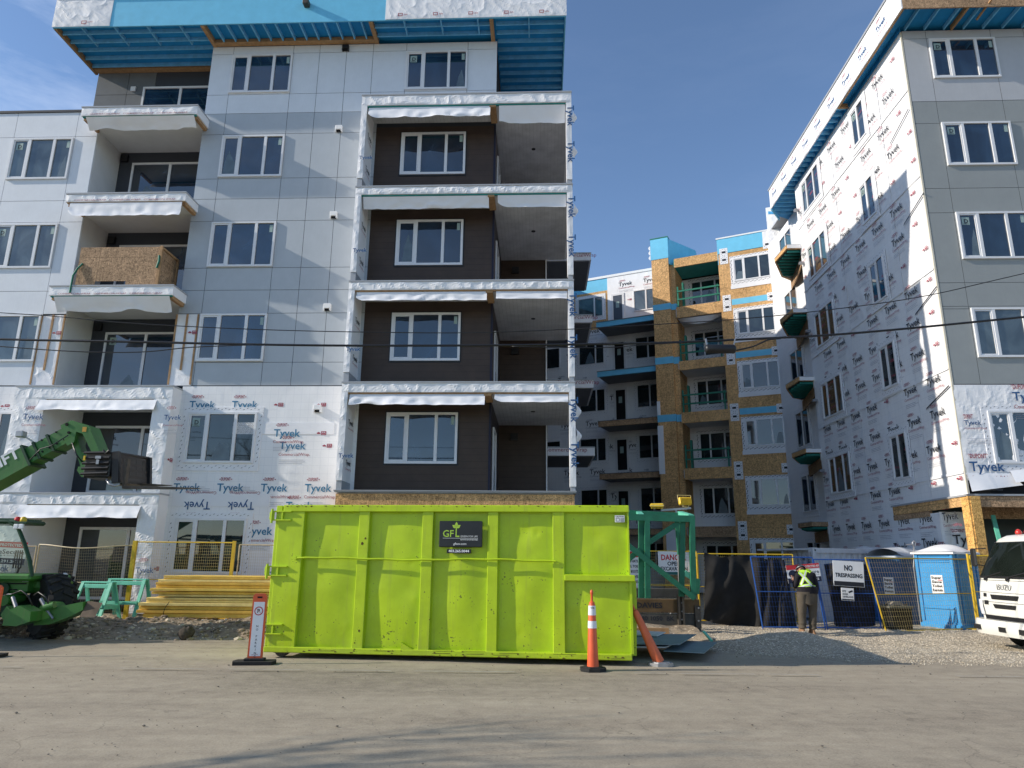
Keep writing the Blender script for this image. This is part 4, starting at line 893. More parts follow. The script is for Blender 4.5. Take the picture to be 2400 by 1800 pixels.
# ================================================================= OVERHEAD LINES
def wire(name, pts, r, Y, label, sag=0):
    mb = MB(); q = [P(x, y, Y) for x, y in pts]
    # smooth catmull
    out = []
    for i in range(len(q)-1):
        p0 = q[max(i-1, 0)]; p1 = q[i]; p2 = q[i+1]; p3 = q[min(i+2, len(q)-1)]
        for k in range(8):
            t_ = k/8; out.append(.5*((2*p1)+(p2-p0)*t_+(2*p0-5*p1+4*p2-p3)*t_*t_+(3*p1-p0-3*p2+p3)*t_**3))
    out.append(q[-1]); mb.tube(out, r, 6); return mb.build(name, M['black'], None, smooth=True, label=label, cat='cable', group='overhead cables across the street')
wire('overhead_cable', [(-900, 770), (-300, 783), (0, 795), (300, 801), (700, 809), (1000, 810), (1300, 808), (1560, 803), (1750, 795), (2000, 781), (2400, 743), (3100, 670)], .022, 12.6, 'thickest black bundled cable crossing the whole picture in front of both buildings')
wire('overhead_cable', [(-900, 690), (0, 733), (300, 757), (600, 772), (900, 779), (1150, 779), (1400, 768), (1700, 750), (1900, 731), (2150, 697), (2400, 641), (3100, 480)], .009, 12.9, 'thin upper black cable rising to the right above the thick bundle')
wire('overhead_cable', [(-900, 745), (-300, 790), (0, 812), (180, 824), (330, 825), (450, 814), (600, 808)], .010, 12.55, 'thin lower cable joining the thick bundle at the left')
wire('overhead_cable', [(1200, 812), (1400, 815), (1500, 809), (1600, 803)], .008, 12.55, 'short slack cable sagging just under the bundle near the strand board tower')
wire('overhead_cable', [(1722, 822), (1765, 812), (1800, 797), (1830, 793)], .016, 12.5, 'short thick lead running from the black splice case up to the bundle')
mb = MB(); a, b_ = P(1655, 818, 12.5), P(1722, 818, 12.5); dv = (b_-a).normalized()
mb.tube([a-dv*.02, a, a+dv*.02, b_-dv*.02, b_, b_+dv*.02], [.05, .075, .085, .085, .075, .04], 14)
sp_o = mb.build('splice_case', M['black'], None, smooth=R(40), label='black cylindrical splice case hanging below the thick overhead cable', cat='splice case')
mb = MB(); mb.beam(a+Vector((.02, 0, .05)), a+Vector((.0, 0, .20)), .03, .03); mb.beam(b_+Vector((-.02, 0, .05)), b_+Vector((.02, 0, .20)), .02, .02)
mb.build('hanger', M['grey_m'], sp_o)
# ================================================================= DUMPSTER
lime = M['lime'] = m_paint('lime_paint', (.47, .635, .010), .42, .6, (.055, .05, .02), .12, .35, .615)
pl_ = P(622, 1515, 12.70); pr_ = P(1482, 1545, 12.05)
yawD = math.atan2(pr_.y-pl_.y, pr_.x-pl_.x); LD = (Vector((pr_.x-pl_.x, pr_.y-pl_.y))).length
DF = Frame((pl_.x, pl_.y, 0), yawD); DM = DF.M
DU = empty('dumpster', DM @ Matrix.Translation((LD/2, 1.2, 0)), 'large lime green roll-off dumpster with dented ribbed side standing at the road edge', 'dumpster')
def du(x, y, v=0): return DF.uz(x, y, v)
zT = du(1000, 1184)[1]; zR = du(1000, 1200)[1]; zB1 = du(1000, 1523)[1]; zB0 = du(1000, 1537)[1]
RB_ = .075      # rib depth
ribs = [(du(659, 1200)[0]-.03, du(715, 1200)[0])]+[(du(a, 1200)[0], du(b_, 1200)[0]) for a, b_ in ((843, 867), (991, 1016), (1144, 1168), (1295, 1322))]
xE = du(1473, 1200)[0]
# dented side panels between ribs
mb = MB(DM); rnd = random.Random(12)
dents = [(rnd.uniform(.6, LD-.2), rnd.uniform(.35, zT-.3), rnd.uniform(.05, .16), rnd.choice((-1, -1, 1))*rnd.uniform(.003, .011)) for _ in range(38)]
def panel(x0, x1, z0, z1, seed):
    def fn(a, b_):
        x = x0+(x1-x0)*a; z = z0+(z1-z0)*b_
        bul = math.sin(math.pi*min(1, a*1.0))**.9*math.sin(math.pi*b_)**.5
        y = RB_+.010-.026*bul*(1+.7*mnoise.noise(Vector((x*.8, z*.9, seed))))-.012*mnoise.noise(Vector((x*2.2, z*1.7, seed+3)))*min(1, 6*a*(1-a))
        for dx, dz, rr, am in dents:
            d2 = ((x-dx)**2+(z-dz)**2)/(rr*rr)
            if d2 < 6: y += am*-1*math.exp(-d2)*min(1, 8*a*(1-a))
        return (x, y, z)
    mb.grid(fn, 36, 64)
edges = [ribs[0][1], ribs[1][0], ribs[1][1], ribs[2][0], ribs[2][1], ribs[3][0], ribs[3][1], ribs[4][0], ribs[4][1], xE]
for i in range(0, 8, 2): panel(edges[i]-.01, edges[i+1]+.01, zB1, zR, i)
zM1, zM0 = du(1400, 1347)[1], du(1400, 1362)[1]
panel(edges[8]-.01, xE-.01, zM1-.01, zR, 21); panel(edges[8]-.01, xE+.03, zB1, zM0+.01, 23)
mb.build('side_panel', lime, DU, smooth=True)
mb = MB(DM)
for i, (a, b_) in enumerate(ribs):
    mb.bbox(a, b_, .0 if i else -.01, RB_+.04, zB1-.01, zR+.01, .008)
mb.build('rib', lime, DU)
M['rust'] = simple('rust_scrape', (.10, .055, .02), .85, .2, .4, 20)
rr_ = random.Random(44); mb = MB(DM)
for k in range(60):
    x = rr_.uniform(.3, LD-.2); z = rr_.choice((rr_.uniform(zB1, zB1+.5), rr_.uniform(zB1, zR)))
    ri = [q for q in ribs if q[0] < x < q[1]]
    if not ri: continue
    l_ = rr_.uniform(.01, .05); mb.add([(x, -.0025, z), (x+l_*.4, -.0025, z-l_*.3), (x+l_, -.0025, z+l_*.2), (x+l_*.5, -.0025, z+l_*.9), (x+l_*.1, -.0025, z+l_*.6)], [(0, 1, 2, 3, 4)])
for k in range(70):
    x = rr_.uniform(.1, LD-.1); t_ = rr_.random() < .5; z = zT-.005-rr_.random()*.02 if t_ else zB0+rr_.random()*.08; l_ = rr_.uniform(.008, .06)
    mb.add([(x, -.0325, z), (x+l_, -.0325, z), (x+l_*.8, -.0325, z-.018 if t_ else z+.014), (x+l_*.2, -.0325, z-.010 if t_ else z+.018)], [(0, 1, 2, 3)])
for k in range(16):
    x = rr_.uniform(.8, LD-.3); z = rr_.uniform(zB0, zB1); l_ = rr_.uniform(.05, .4); mb.add([(x, -.0325, z), (x+l_, -.0325, z+.004), (x+l_, -.0325, z+.010), (x, -.0325, z+.005)], [(0, 1, 2, 3)])
mb.build('paint_scrapes', M['rust'], DU)
mb = MB(DM); zj = [0, 1.35, 2.6, 3.5, LD-.05]
mb.bbox(.12, xE+.01, -.03, .10, zR, zT, .012); mb.bbox(.12, xE, 2.3, 2.42, zR, zT, .012); mb.build('top_rail', lime, DU)
mb = MB(DM); mb.bbox(-.02, LD, -.03, .12, zB0, zB1, .012); mb.bbox(-.02, LD, 2.3, 2.42, zB0, zB1, .012); mb.bbox(LD-.12, LD, .12, 2.3, zB0, zB1); mb.build('bottom_rail', lime, DU)
mb = MB(DM); mb.bbox(edges[8], du(1488, 1350)[0], -.06, .10, zM0, zM1, .01); mb.build('side_rail', lime, DU)
mb = MB(DM); q = du(1488, 1355)[0]; mb.box(xE-.03, xE, .0, 2.4, zM0, zR); mb.box(xE-.02, xE+.02, .03, 2.4, zB1, zM0+.02)
mb.ext([(q-.1, zB0+.05), (q+.0, zB0+.05), (q+.03, .9), (q+.03, zM0), (q-.1, zM0)], 'y', .18, 2.2); mb.box(.12, .17, .06, 2.4, zB1, zR); mb.box(.15, xE, 2.34, 2.38, zB1, zR); mb.box(.1, LD-.1, .10, 2.3, zB1, zB1+.05)
mb.build('end_wall', lime, DU)
# tailgate post, gap and hinges
mb = MB(DM); mb.bbox(-.02, .09, .0, .2, zB1, zT-.01, .01); mb.box(.0, .05, .2, 2.4, zB1, zT-.02); mb.build('tailgate', lime, DU)
mb = MB(DM); mb.box(.085, .125, .03, .2, zB1, zT-.03); mb.build('door_gap', M['dark'], DU)
for yy in (1209, 1338, 1474):
    zc_ = du(640, yy)[1]; mb = MB(DM)
    for dz in (-.075, .075): mb.bbox(-.10, .28, -.055, .0, zc_+dz-.012, zc_+dz+.012, .004)
    mb.cyl((-.07, -.05, zc_-.13), (-.07, -.05, zc_+.12), .022, 8); mb.bbox(-.12, -.04, -.05, -.0, zc_-.07, zc_+.07, .01); mb.bbox(.1, .13, -.05, .0, zc_-.07, zc_+.07, .004)
    mb.build('hinge', lime, DU)
# long bent rod
x0, x1 = du(696, 1309)[0], du(1303, 1316)[0]; zr0 = du(1000, 1311)[1]
mb = MB(DM); mb.tube([(x0+(x1-x0)*k/24, -.032-.006*math.sin(k*1.1), zr0+.012*math.sin(k*.45)+.006*math.sin(k*1.7)) for k in range(25)], .017, 8); mb.cyl((x0-.02, -.05, zr0), (x0-.02, .02, zr0), .03, 10); mb.add([(x1-.03, -.02, zr0+.03), (x1+.09, -.02, zr0-.03), (x1-.03, -.02, zr0-.05)], [(0, 1, 2)]); mb.build('rod', lime, DU, smooth=R(40))
# roller and underframe
mb = MB(DM); 
for yy in (.15, 2.1): mb.tube([(.22, yy, .12), (.22, yy+.14, .12)], .12, 18)
mb.build('roller', M['steel'], DU)
mb = MB(DM); mb.ext([(-.0, zB0), (.12, .07), (.3, .05), (.48, zB0)], 'y', .10, .13); mb.box(.3, LD-.3, .62, .8, .06, zB0+.1); mb.box(.3, LD-.3, 1.6, 1.78, .06, zB0+.1); mb.build('underframe', M['steel'], DU)
# small bracket on bottom rail
mb = MB(DM); xb = du(940, 1515)[0]; mb.add([(xb, -.02, zB1), (xb+.20, -.02, zB1), (xb, -.02, zB1+.11), (xb, .05, zB1), (xb+.2, .05, zB1), (xb, .05, zB1+.11)], [(0, 1, 2), (3, 5, 4), (0, 2, 5, 3), (1, 4, 5, 2)]); mb.build('bracket', lime, DU)
# company plate
s0, s1 = du(1031, 1221), du(1130, 1283); px0, pz1, px1, pz0 = s0[0], s0[1], s1[0], s1[1]
mb = MB(DM); mb.bbox(px0, px1, -.032, .02, pz0, pz1, .012); pf = mb.build('sign_plate', simple('dark_sign', (.018, .02, .022), .4, .4, .15, 5), DU)
M['lime_ink'] = flat('lime_ink', (.36, .55, .06)); M['pale_ink'] = flat('pale_ink', (.7, .72, .7))
tb = MB(DM); tb.cur = 0; wS = px1-px0; hS = pz1-pz0; y_ = -.034
put_text(tb, 'GF', px0+.09*wS, pz0+.39*hS, w=.25*wS, y=y_, bold=.01); put_text(tb, 'L', px0+.385*wS, pz0+.39*hS, w=.09*wS, h=.36*hS, y=y_, bold=.01)
def leaf(cx, cz, ang, l, w_):
    pts = [(0, 0), (.25*l, w_*.45), (.55*l, w_*.5), (l, 0), (.55*l, -w_*.5), (.25*l, -w_*.45)]; ca, sa = math.cos(ang), math.sin(ang)
    tb.add([(cx+a*ca-b_*sa, y_, cz+a*sa+b_*ca) for a, b_ in pts], [tuple(range(6))])
lx, lz = px0+.40*wS, pz0+.73*hS
leaf(lx, lz+.02*hS, R(90), .22*hS, .09*hS*1.3); leaf(lx, lz, R(35), .20*hS, .12*hS); leaf(lx, lz, R(145), .20*hS, .12*hS)
tb.cur = 1; put_text(tb, 'GREEN FOR LIFE', px0+.50*wS, pz0+.38*hS, w=.40*wS, y=y_); put_text(tb, 'environmental', px0+.50*wS, pz0+.26*hS, w=.40*wS, y=y_); tb.box(px0+.09*wS, px0+.9*wS, y_, y_+.001, pz0+.335*hS, pz0+.345*hS)
put_text(tb, 'gflenv.com', px0+.34*wS, pz0+.09*hS, w=.30*wS, y=y_, bold=.01); tb.build('lettering', [M['lime_ink'], M['pale_ink']], pf)
s0, s1 = du(1048, 1287), du(1104, 1297)
mb = MB(DM); mb.box(s0[0], s1[0], -.024, .02, s1[1], s0[1]); o = mb.build('phone_plate', M['black'], DU); tb = MB(DM); put_text(tb, '403.265.0044', s0[0]+.03, s1[1]+.018, w=s1[0]-s0[0]-.06, h=(s0[1]-s1[1])*.62, y=-.027, bold=.03); tb.build('lettering', M['white'], o)
s0, s1 = du(1441, 1208), du(1464, 1224)
mb = MB(DM); mb.box(s0[0], s1[0], -.012, .03, s1[1], s0[1]); o = mb.build('caution_decal', M['white'], DU); tb = MB(DM); put_text(tb, 'CAUTION', s0[0]+.01, s0[1]-.03, w=.14, h=.022, y=-.015, bold=.03)
for k in range(5): tb.box(s0[0]+.09, s0[0]+.155, -.015, -.014, s0[1]-.05-.014*k, s0[1]-.045-.014*k)
frame_boxes(tb, s0[0]+.015, s0[0]+.075, s1[1]+.015, s1[1]+.07, .006, -.015, -.014); tb.build('lettering', M['ink_k'], o)

# ================================================================= TRAFFIC POSTS
M['orange'] = simple('orange_plastic', (.72, .11, .035), .4, .45, .12, 6); M['orange2'] = simple('faded_orange', (.66, .14, .05), .5, .4, .12, 6); M['reflect'] = simple('reflective_tape', (.72, .72, .74), .3, .5, .08, 9)
def cone(p, h, lean, yaw, label, dirty=0):
    ax = Matrix.Translation(p) @ Matrix.Rotation(yaw, 4, 'Z'); root = empty('traffic_cone', ax, label, 'traffic cone', 'tall orange traffic cones')
    mb = MB(ax); o8 = .21; mb.prism([(o8*math.cos(R(22.5+45*k)), o8*math.sin(R(22.5+45*k))) for k in range(8)], .0, .05); mb.prism([(.16*math.cos(R(22.5+45*k)), .16*math.sin(R(22.5+45*k))) for k in range(8)], .05, .065)
    mb.build('rubber_base', M['rubber'] if not dirty else M['grey_m'], root)
    ln = ax @ Matrix.Rotation(lean, 4, 'Y')
    mb = MB(ln); mb.lathe([(.092, .06), (.088, .12), (.034+.02, h*.80), (.045, h*.82), (.043, h*.84), (.020, h*.855), (.018, h*.94), (.026, h*.955), (.022, h*.985), (.008, h)], 20); mb.build('cone_body', M['orange' if not dirty else 'orange2'], root, smooth=R(35))
    if not dirty:
        for a, b_ in ((.52, .61), (.68, .80)):
            ra = lambda f: .090-(.090-.053)*((f*h-.1)/(h*.80-.1))
            mb = MB(ln); mb.lathe([(ra(a)+.004, h*a), (ra(b_)+.004, h*b_)], 24); mb.build('reflective_band', M['reflect'], root, smooth=R(35))
        tb = MB(ln); put_text(tb, 'WEB', -.03, h*.765, w=.06, y=-.064, bold=.03); tb.build('lettering', M['ink_k'], root)
    return root
pc = G(1390, 1572); h1 = (P(1388, 1382, pc.y).z)
cone(pc, h1, 0, 0, 'upright orange traffic cone with two white bands in front of the dumpster')
pc2 = G(1548, 1560); top2 = P(1478, 1408, pc2.y-.05)
cone(pc2, (top2-pc2).length, -math.atan2(pc2.x-top2.x, top2.z), 0, 'leaning orange traffic cone on a tilted grey base at the right end of the dumpster', 1)

def sign_post(p, h, w_, label, partial=False):
    ax = at(p, R(6)); root = empty('no_parking_post', ax, label, 'traffic sign', 'orange no parking posts')
    mb = MB(ax); mb.prism([(-.30, -.17), (.30, -.17), (.34, 0), (.30, .17), (-.30, .17), (-.34, 0)], 0, .05); mb.bbox(-.16, .16, -.08, .08, .05, .09); mb.build('rubber_base', M['rubber'], root)
    mb = MB(ax); ww = w_/2
    mb.ext([(-ww*1.05, .08), (ww*1.05, .08), (ww, h-.04), (ww*.7, h), (-ww*.7, h), (-ww, h-.04)], 'y', -.025, .025); o = mb.build('board', M['orange'], root)
    mb = MB(ax); mb.box(-ww*.35, ww*.35, -.03, .03, h-.07, h-.045); mb.build('handle_slot', M['dark'], o)
    mb = MB(ax); mb.box(-ww*.78, ww*.78, -.0275, -.024, .12, h-.13); f_ = mb.build('face', M['white'], o)
    tb = MB(ax); y_ = -.030; tb.cur = 0
    n = 28; cz = h-.27; rr = ww*.62
    for k in range(n):
        a, b_ = 2*math.pi*k/n, 2*math.pi*(k+1)/n
        tb.add([(rr*math.cos(a), y_, cz+rr*math.sin(a)), (rr*math.cos(b_), y_, cz+rr*math.sin(b_)), (rr*.8*math.cos(b_), y_, cz+rr*.8*math.sin(b_)), (rr*.8*math.cos(a), y_, cz+rr*.8*math.sin(a))], [(0, 1, 2, 3)])
    tb.beam((-rr*.62, y_+.001, cz+rr*.62), (rr*.62, y_+.001, cz-rr*.62), .002, rr*.18, up=(0, 1, 0))
    tb.cur = 1; put_text(tb, 'P', 0, cz-rr*.42, h=rr*.9, y=y_+.0008, bold=.02, center=True)
    step = (h-.62)/9
    for k, ch in enumerate('NO PARKING'):
        if ch != ' ': put_text(tb, ch, 0, h-.52-k*step, h=step*.66, y=y_, bold=.01, center=True)
    tb.build('lettering', [flat('sign_red', (.5, .03, .03)), M['ink_k']], f_)
    tb = MB(ax); put_text(tb, 'barricades', 0, .135, w=ww*.9, y=y_, center=True); tb.build('lettering', M['ink_r'], f_)
    return root
ps = G(596, 1556); hs = P(606, 1391, ps.y).z
sign_post(ps, hs, .22, 'orange no parking post with white lettered face beside the left end of the dumpster')
ps2 = G(-40, 1540); sign_post(Vector((ps2.x, ps2.y, 0)), 1.15, .24, 'orange post cut off by the left edge in front of the green machine')

# ================================================================= TIMBER, SAWHORSES, ROCK
M['yplank'] = simple('yellow_stained_timber', (.80, .54, .11), .65, .3, .22, 4, .2, 50); M['yplank2'] = simple('amber_timber', (.70, .43, .08), .65, .3, .22, 4, .2, 50); M['yplank3'] = simple('pale_timber', (.86, .66, .25), .65, .3, .2, 4, .2, 50)
base = G(330, 1446); Yb = 18.0
def lum(x, y, Y=Yb): return P(x, y, Y)
lay = [ # (px left, px y top, px y bottom, depth, right px, mat)
 (323, 1437, 1447, 0), (322, 1429, 1437, .03), (326, 1420, 1429, .05), (332, 1412, 1420, .02), (338, 1406, 1412, .04), (341, 1400, 1406, .06), (362, 1393, 1399, .05), (363, 1386, 1393, .08),
 (360, 1378, 1385, .02), (356, 1371, 1378, .06), (352, 1364, 1371, .03), (371, 1358, 1364, .10), (377, 1353, 1358, .08), (384, 1349, 1353, .12)]
rnd = random.Random(2)
zs_prev = None; k_ = 0
z_base = .10
for i, (xl_, yt, yb_, dd) in enumerate(lay):
    Yy = 17.7; a = P(xl_, yb_, Yy); b_ = P(xl_, yt, Yy)
    for row in range(3):
        yo = Yy+row*.29+dd*1.2+rnd.uniform(-.02, .02)
        if row and i not in (len(lay)-1, len(lay)-2, len(lay)-3): 
            if row == 2: continue
        x0 = a.x+rnd.uniform(-.03, .03)+row*.12; x1_ = a.x+5.1+rnd.uniform(-.3, .5)
        z0_, z1_ = a.z+.004, b_.z-.004
        mb = MB(Matrix.Translation((0, 0, 0)) @ Matrix.Rotation(R(rnd.uniform(-.25, .25)), 4, 'Z')); mb.bbox(x0, x1_, yo, yo+.235, z0_, z1_, .006)
        mb.build('timber_plank', M[rnd.choice(('yplank', 'yplank', 'yplank2', 'yplank3'))], None, label='yellow stained plank lying in the long stack behind the left end of the dumpster', cat='plank', group='yellow planks in the stack')
mb = MB(); xs_ = P(388, 1420, 17.65).x; mb.tube([(xs_, 17.66, lum(388, 1446, 17.66).z), (xs_-.02, 17.62, lum(385, 1436, 17.62).z), (xs_+.01, 17.62, lum(388, 1424, 17.62).z), (xs_+.09, 17.63, lum(397, 1410, 17.63).z)], .008, 5)
mb.build('strap', M['black'], None, label='thin black strap tied round the lower planks of the yellow stack', cat='strap')
M['tealp'] = simple('teal_painted_timber', (.13, .50, .36), .6, .35, .18, 6, .15, 50)
def sawhorse(p, yaw, L, Hh, label):
    ax = at(p, yaw); root = empty('sawhorse', ax, label, 'sawhorse', 'teal sawhorses'); t = .038
    mb = MB(ax); mb.bbox(-L/2, L/2, -.07, .07, Hh-.04, Hh); mb.bbox(-L/2+.04, L/2-.04, -.075, -.04, Hh-.16, Hh-.06); mb.build('top_rail', M['tealp'], root)
    for sx in (-1, 1):
        for sy in (-1, 1):
            mb = MB(ax); mb.beam((sx*(L/2-.06), sy*.05, Hh-.03), (sx*(L/2-.02), sy*.33, .0), .04, .09, up=(1, 0, 0)); mb.build('leg', M['tealp'], root)
        mb = MB(ax); mb.beam((sx*(L/2-.02), -.26, .30), (sx*(L/2-.02), .26, .30), .03, .09); mb.build('cross_brace', M['tealp'], root)
    mb = MB(ax); mb.beam((-L/2+.02, -.27, .34), (L/2-.02, -.27, .34), .035, .085); mb.build('stretcher', M['tealp'], root)
p1 = P(224, 1452, 18.15); p2 = P(287, 1446, 18.5)
sawhorse(Vector((p1.x-.05, 18.15, max(.02, p1.z))), R(-14), .95, .90, 'front teal sawhorse partly hidden by the green machine\'s stabiliser')
sawhorse(Vector((p2.x-.10, 18.75, max(.05, p2.z))), R(-10), 1.1, .92, 'rear teal sawhorse next to the yellow plank stack')
mb = MB(); pk = G(435, 1500); bm = bmesh.new(); bmesh.ops.create_icosphere(bm, subdivisions=3, radius=1)
vs = [(pk.x+v.co.x*.155*(1+.25*mnoise.noise(v.co*2.1)), pk.y+v.co.y*.15, .14+v.co.z*.14*(1+.35*mnoise.noise(v.co*3+Vector((4, 0, 0))))) for v in bm.verts]; bm.verts.index_update()
mb.add(vs, [tuple(q.index for q in f.verts) for f in bm.faces]); bm.free()
mb.build('boulder', simple('dark_clod', (.075, .062, .05), .95, .2, .4, 12, .8, 30), None, label='dark round clod of earth lying alone on the soil bank', cat='boulder')
# stack of blue-grey boards at the right end of the dumpster, teal stick on them
M['board'] = simple('blue_grey_board', (.17, .235, .25), .6, .3, .15, 3, .06, 40); M['board_l'] = simple('pale_board', (.55, .60, .62), .5, .35, .06, 4)
def gpoly(name, pts, z, th, mt, **kw):
    mb = MB(); q = [G(x, y, z) for x, y in pts]; n = len(q)
    mb.add([tuple(p) for p in q]+[(p.x, p.y, z-th) for p in q], [tuple(range(n)), tuple(range(n, 2*n))[::-1]]+[(i, n+i, n+(i+1) % n, (i+1) % n) for i in range(n)])
    return mb.build(name, mt, None, **kw)
gpoly('sheet_board', [(1466, 1476), (1560, 1481), (1540, 1490), (1466, 1486)], .30, .015, M['board_l'], label='palest board at the back of the flat stack beside the dumpster', cat='board', group='boards lying beside the dumpster')
gpoly('sheet_board', [(1480, 1486), (1632, 1486), (1592, 1510), (1466, 1508)], .27, .014, M['board'], label='blue grey board overlapping the middle of the flat stack', cat='board', group='boards lying beside the dumpster')
gpoly('sheet_board', [(1470, 1505), (1575, 1510), (1560, 1516), (1468, 1515)], .22, .014, M['board_l'], label='narrow pale edged board sticking out under the middle of the flat stack', cat='board', group='boards lying beside the dumpster')
gpoly('sheet_board', [(1590, 1500), (1680, 1505), (1650, 1530), (1555, 1525)], .16, .014, M['board'], label='blue grey board lying furthest right in the flat stack', cat='board', group='boards lying beside the dumpster')
mb = MB(); mb.box(G(1480, 1512).x, G(1600, 1512).x, G(1500, 1512).y+.05, G(1500, 1512).y+.14, 0, .14); mb.box(G(1500, 1512).x, G(1590, 1512).x, G(1500, 1512).y+.9, G(1500, 1512).y+1.0, 0, .25); mb.build('bearer', M['wood'], None, label='timber bearers carrying the stack of blue grey boards', cat='timber')
a, b_ = P(1649, 1480, 14.9), P(1668, 1502, 14.5); mb = MB(); mb.beam(a, b_, .05, .03); mb.build('stick', M['tealp'], None, label='short teal painted stick leaning on the boards beside the gravel', cat='stick')

# ================================================================= FENCES
def fence(name, x0, x1, ztop, z0, mt_f, mt_w, label, group, sx=.055, sz=.075, pts=None, mid=True, bow=0, lean=(0, 0), r=.018, cat='fence panel', hw=.0022):
    """x0, x1: world points of the panel's bottom corners"""
    a, b_ = Vector(x0), Vector(x1); d = (b_-a); Lf = d.length; dn = d.normalized(); n_ = Vector((-dn.y, dn.x, 0)); Mx = Matrix.Translation(a) @ Matrix(((dn.x, n_.x, 0, 0), (dn.y, n_.y, 0, 0), (0, 0, 1, 0), (0, 0, 0, 1)))
    root = empty('wire_fence', Mx, label, cat, group); Hh = ztop-z0
    def pt(u, z):
        t_ = z/Hh; by = bow*math.sin(math.pi*u/Lf)*t_; dz = -abs(bow)*.35*math.sin(math.pi*u/Lf)**2*t_ if bow else 0
        return (u+lean[0]*t_*(1-u/Lf)+lean[1]*t_*(u/Lf), by, z0*0+z+dz)
    mb = MB(Mx @ Matrix.Translation((0, 0, z0))); N = 12
    for z in ([0, Hh]+([Hh*.5] if mid else [])): mb.tube([pt(Lf*k/N, z) for k in range(N+1)], r if z in (0, Hh) else r*.75, 6)
    for u in (0, Lf): mb.tube([pt(u, -.05), pt(u, Hh/2), pt(u, Hh)], r, 6)
    mb.build('frame', mt_f, root)
    mb = MB(Mx @ Matrix.Translation((0, 0, z0))); nu = int(Lf/sx); nz = int(Hh/sz)
    for k in range(1, nu): u = Lf*k/nu; mb.tube([pt(u, 0), pt(u, Hh*.5), pt(u, Hh)], hw, 3, False)
    for k in range(1, nz): z = Hh*k/nz; mb.tube([pt(Lf*q/8, z) for q in range(9)], hw, 3, False)
    mb.build('wire_mesh', mt_w, root)
    return root, Mx
GRP = 'temporary site fence panels'
def YP(x, y, Y): p = P(x, y, Y); return p
Yf = 19.0
def fx(x, y=1400): return P(x, y, Yf).x
zt_ = lambda x, y, Y=Yf: P(x, y, Y).z
FA = fence('f', (fx(72), Yf, 0), (fx(299), Yf-.0, 0), zt_(190, 1277), .12, M['tan_w'], M['tan_w'], 'bowed tan wire fence panel between the green machine and the sawhorses', GRP, bow=-.25)
FB = fence('f', (fx(304), Yf-.0, 0), (fx(541), Yf-.12, 0), zt_(420, 1271), .12, M['yellow'], M['yellow_w'], 'yellow wire fence panel standing behind the sawhorses and the plank stack', GRP)
fence('f', (fx(548), Yf+.05, 0), (fx(760), Yf+.1, 0), zt_(600, 1277), .12, M['tan_w'], M['tan_w'], 'tan wire fence panel running behind the left end of the dumpster', GRP)
fence('f', (fx(-150), Yf, 0), (fx(66), Yf, 0), zt_(30, 1280), .12, M['tan_w'], M['tan_w'], 'tan wire fence panel behind the green machine cab', GRP)
mb = MB(); mb.box(fx(301)-.05, fx(301)+.05, Yf-.06, Yf+.02, .05, zt_(301, 1267)); mb.build('post', M['yellow'], FA[0])
mb = MB(); mb.box(fx(541)-.045, fx(541)+.035, Yf-.16, Yf-.1, .05, zt_(541, 1268)); mb.build('post', M['yellow'], FB[0])
# right side, yellow run behind the timber frame
Yr = 19.6
fence('f', (P(1468, 1450, Yr).x, Yr, 0), (P(1640, 1450, Yr-.2).x, Yr-.2, 0), P(1560, 1292, Yr).z, .15, M['yellow'], M['yellow_w'], 'yellow wire fence panel carrying the danger sign behind the green timber frame', GRP)
fence('f', (P(1642, 1450, Yr-.2).x, Yr-.2, 0), (P(1870, 1450, Yr-.3).x, Yr-.3, 0), P(1760, 1299, Yr-.2).z, .15, M['yellow'], M['yellow_w'], 'yellow wire fence panel mostly covered by the sagging black cloth', GRP)
# blue panels
Yq = 18.7
def bl(x, Y=Yq): return (P(x, 1478, Y).x, Y, 0)
zbt = P(1850, 1306, Yq).z
fence('f', bl(1788), bl(1935), zbt, .06, M['bluest'], M['bluest'], 'blue wire fence panel the worker in the hi-vis vest is facing', GRP, lean=(-.18, -.17), sx=.07, sz=.12)
fence('f', bl(1940), bl(2066), zbt-.05, .06, M['bluest'], M['bluest'], 'blue wire fence panel carrying the no trespassing sign', GRP, lean=(-.20, -.14), sx=.07, sz=.12)
p_ = [G(2078, 1486), G(2372, 1478)]
fence('f', (p_[0].x, p_[0].y, 0), (P(2292, 1480, p_[1].y).x, p_[1].y, 0), P(2150, 1309, 18.3).z, .05, M['yellow'], M['yellow_w'], 'yellow wire fence panel in front of the blue portable toilets', GRP, lean=(-.42, -.02), sx=.075, sz=.11)
FC = fence('f', (P(2298, 1480, 18.9).x, 18.9, 0), (P(2560, 1480, 18.6).x, 18.6, 0), P(2340, 1303, 18.9).z, .05, M['yellow'], M['yellow_w'], 'yellow wire fence panel behind the white truck cab', GRP, sx=.075, sz=.11)
mb = MB(); q = P(2293, 1480, 18.75); mb.cyl((q.x, q.y, 0), (q.x, q.y, P(2293, 1298, 18.75).z), .03, 8); mb.bbox(q.x-.14, q.x+.14, q.y-.12, q.y+.12, .0, .06); mb.build('post', M['yellow'], FC[0])
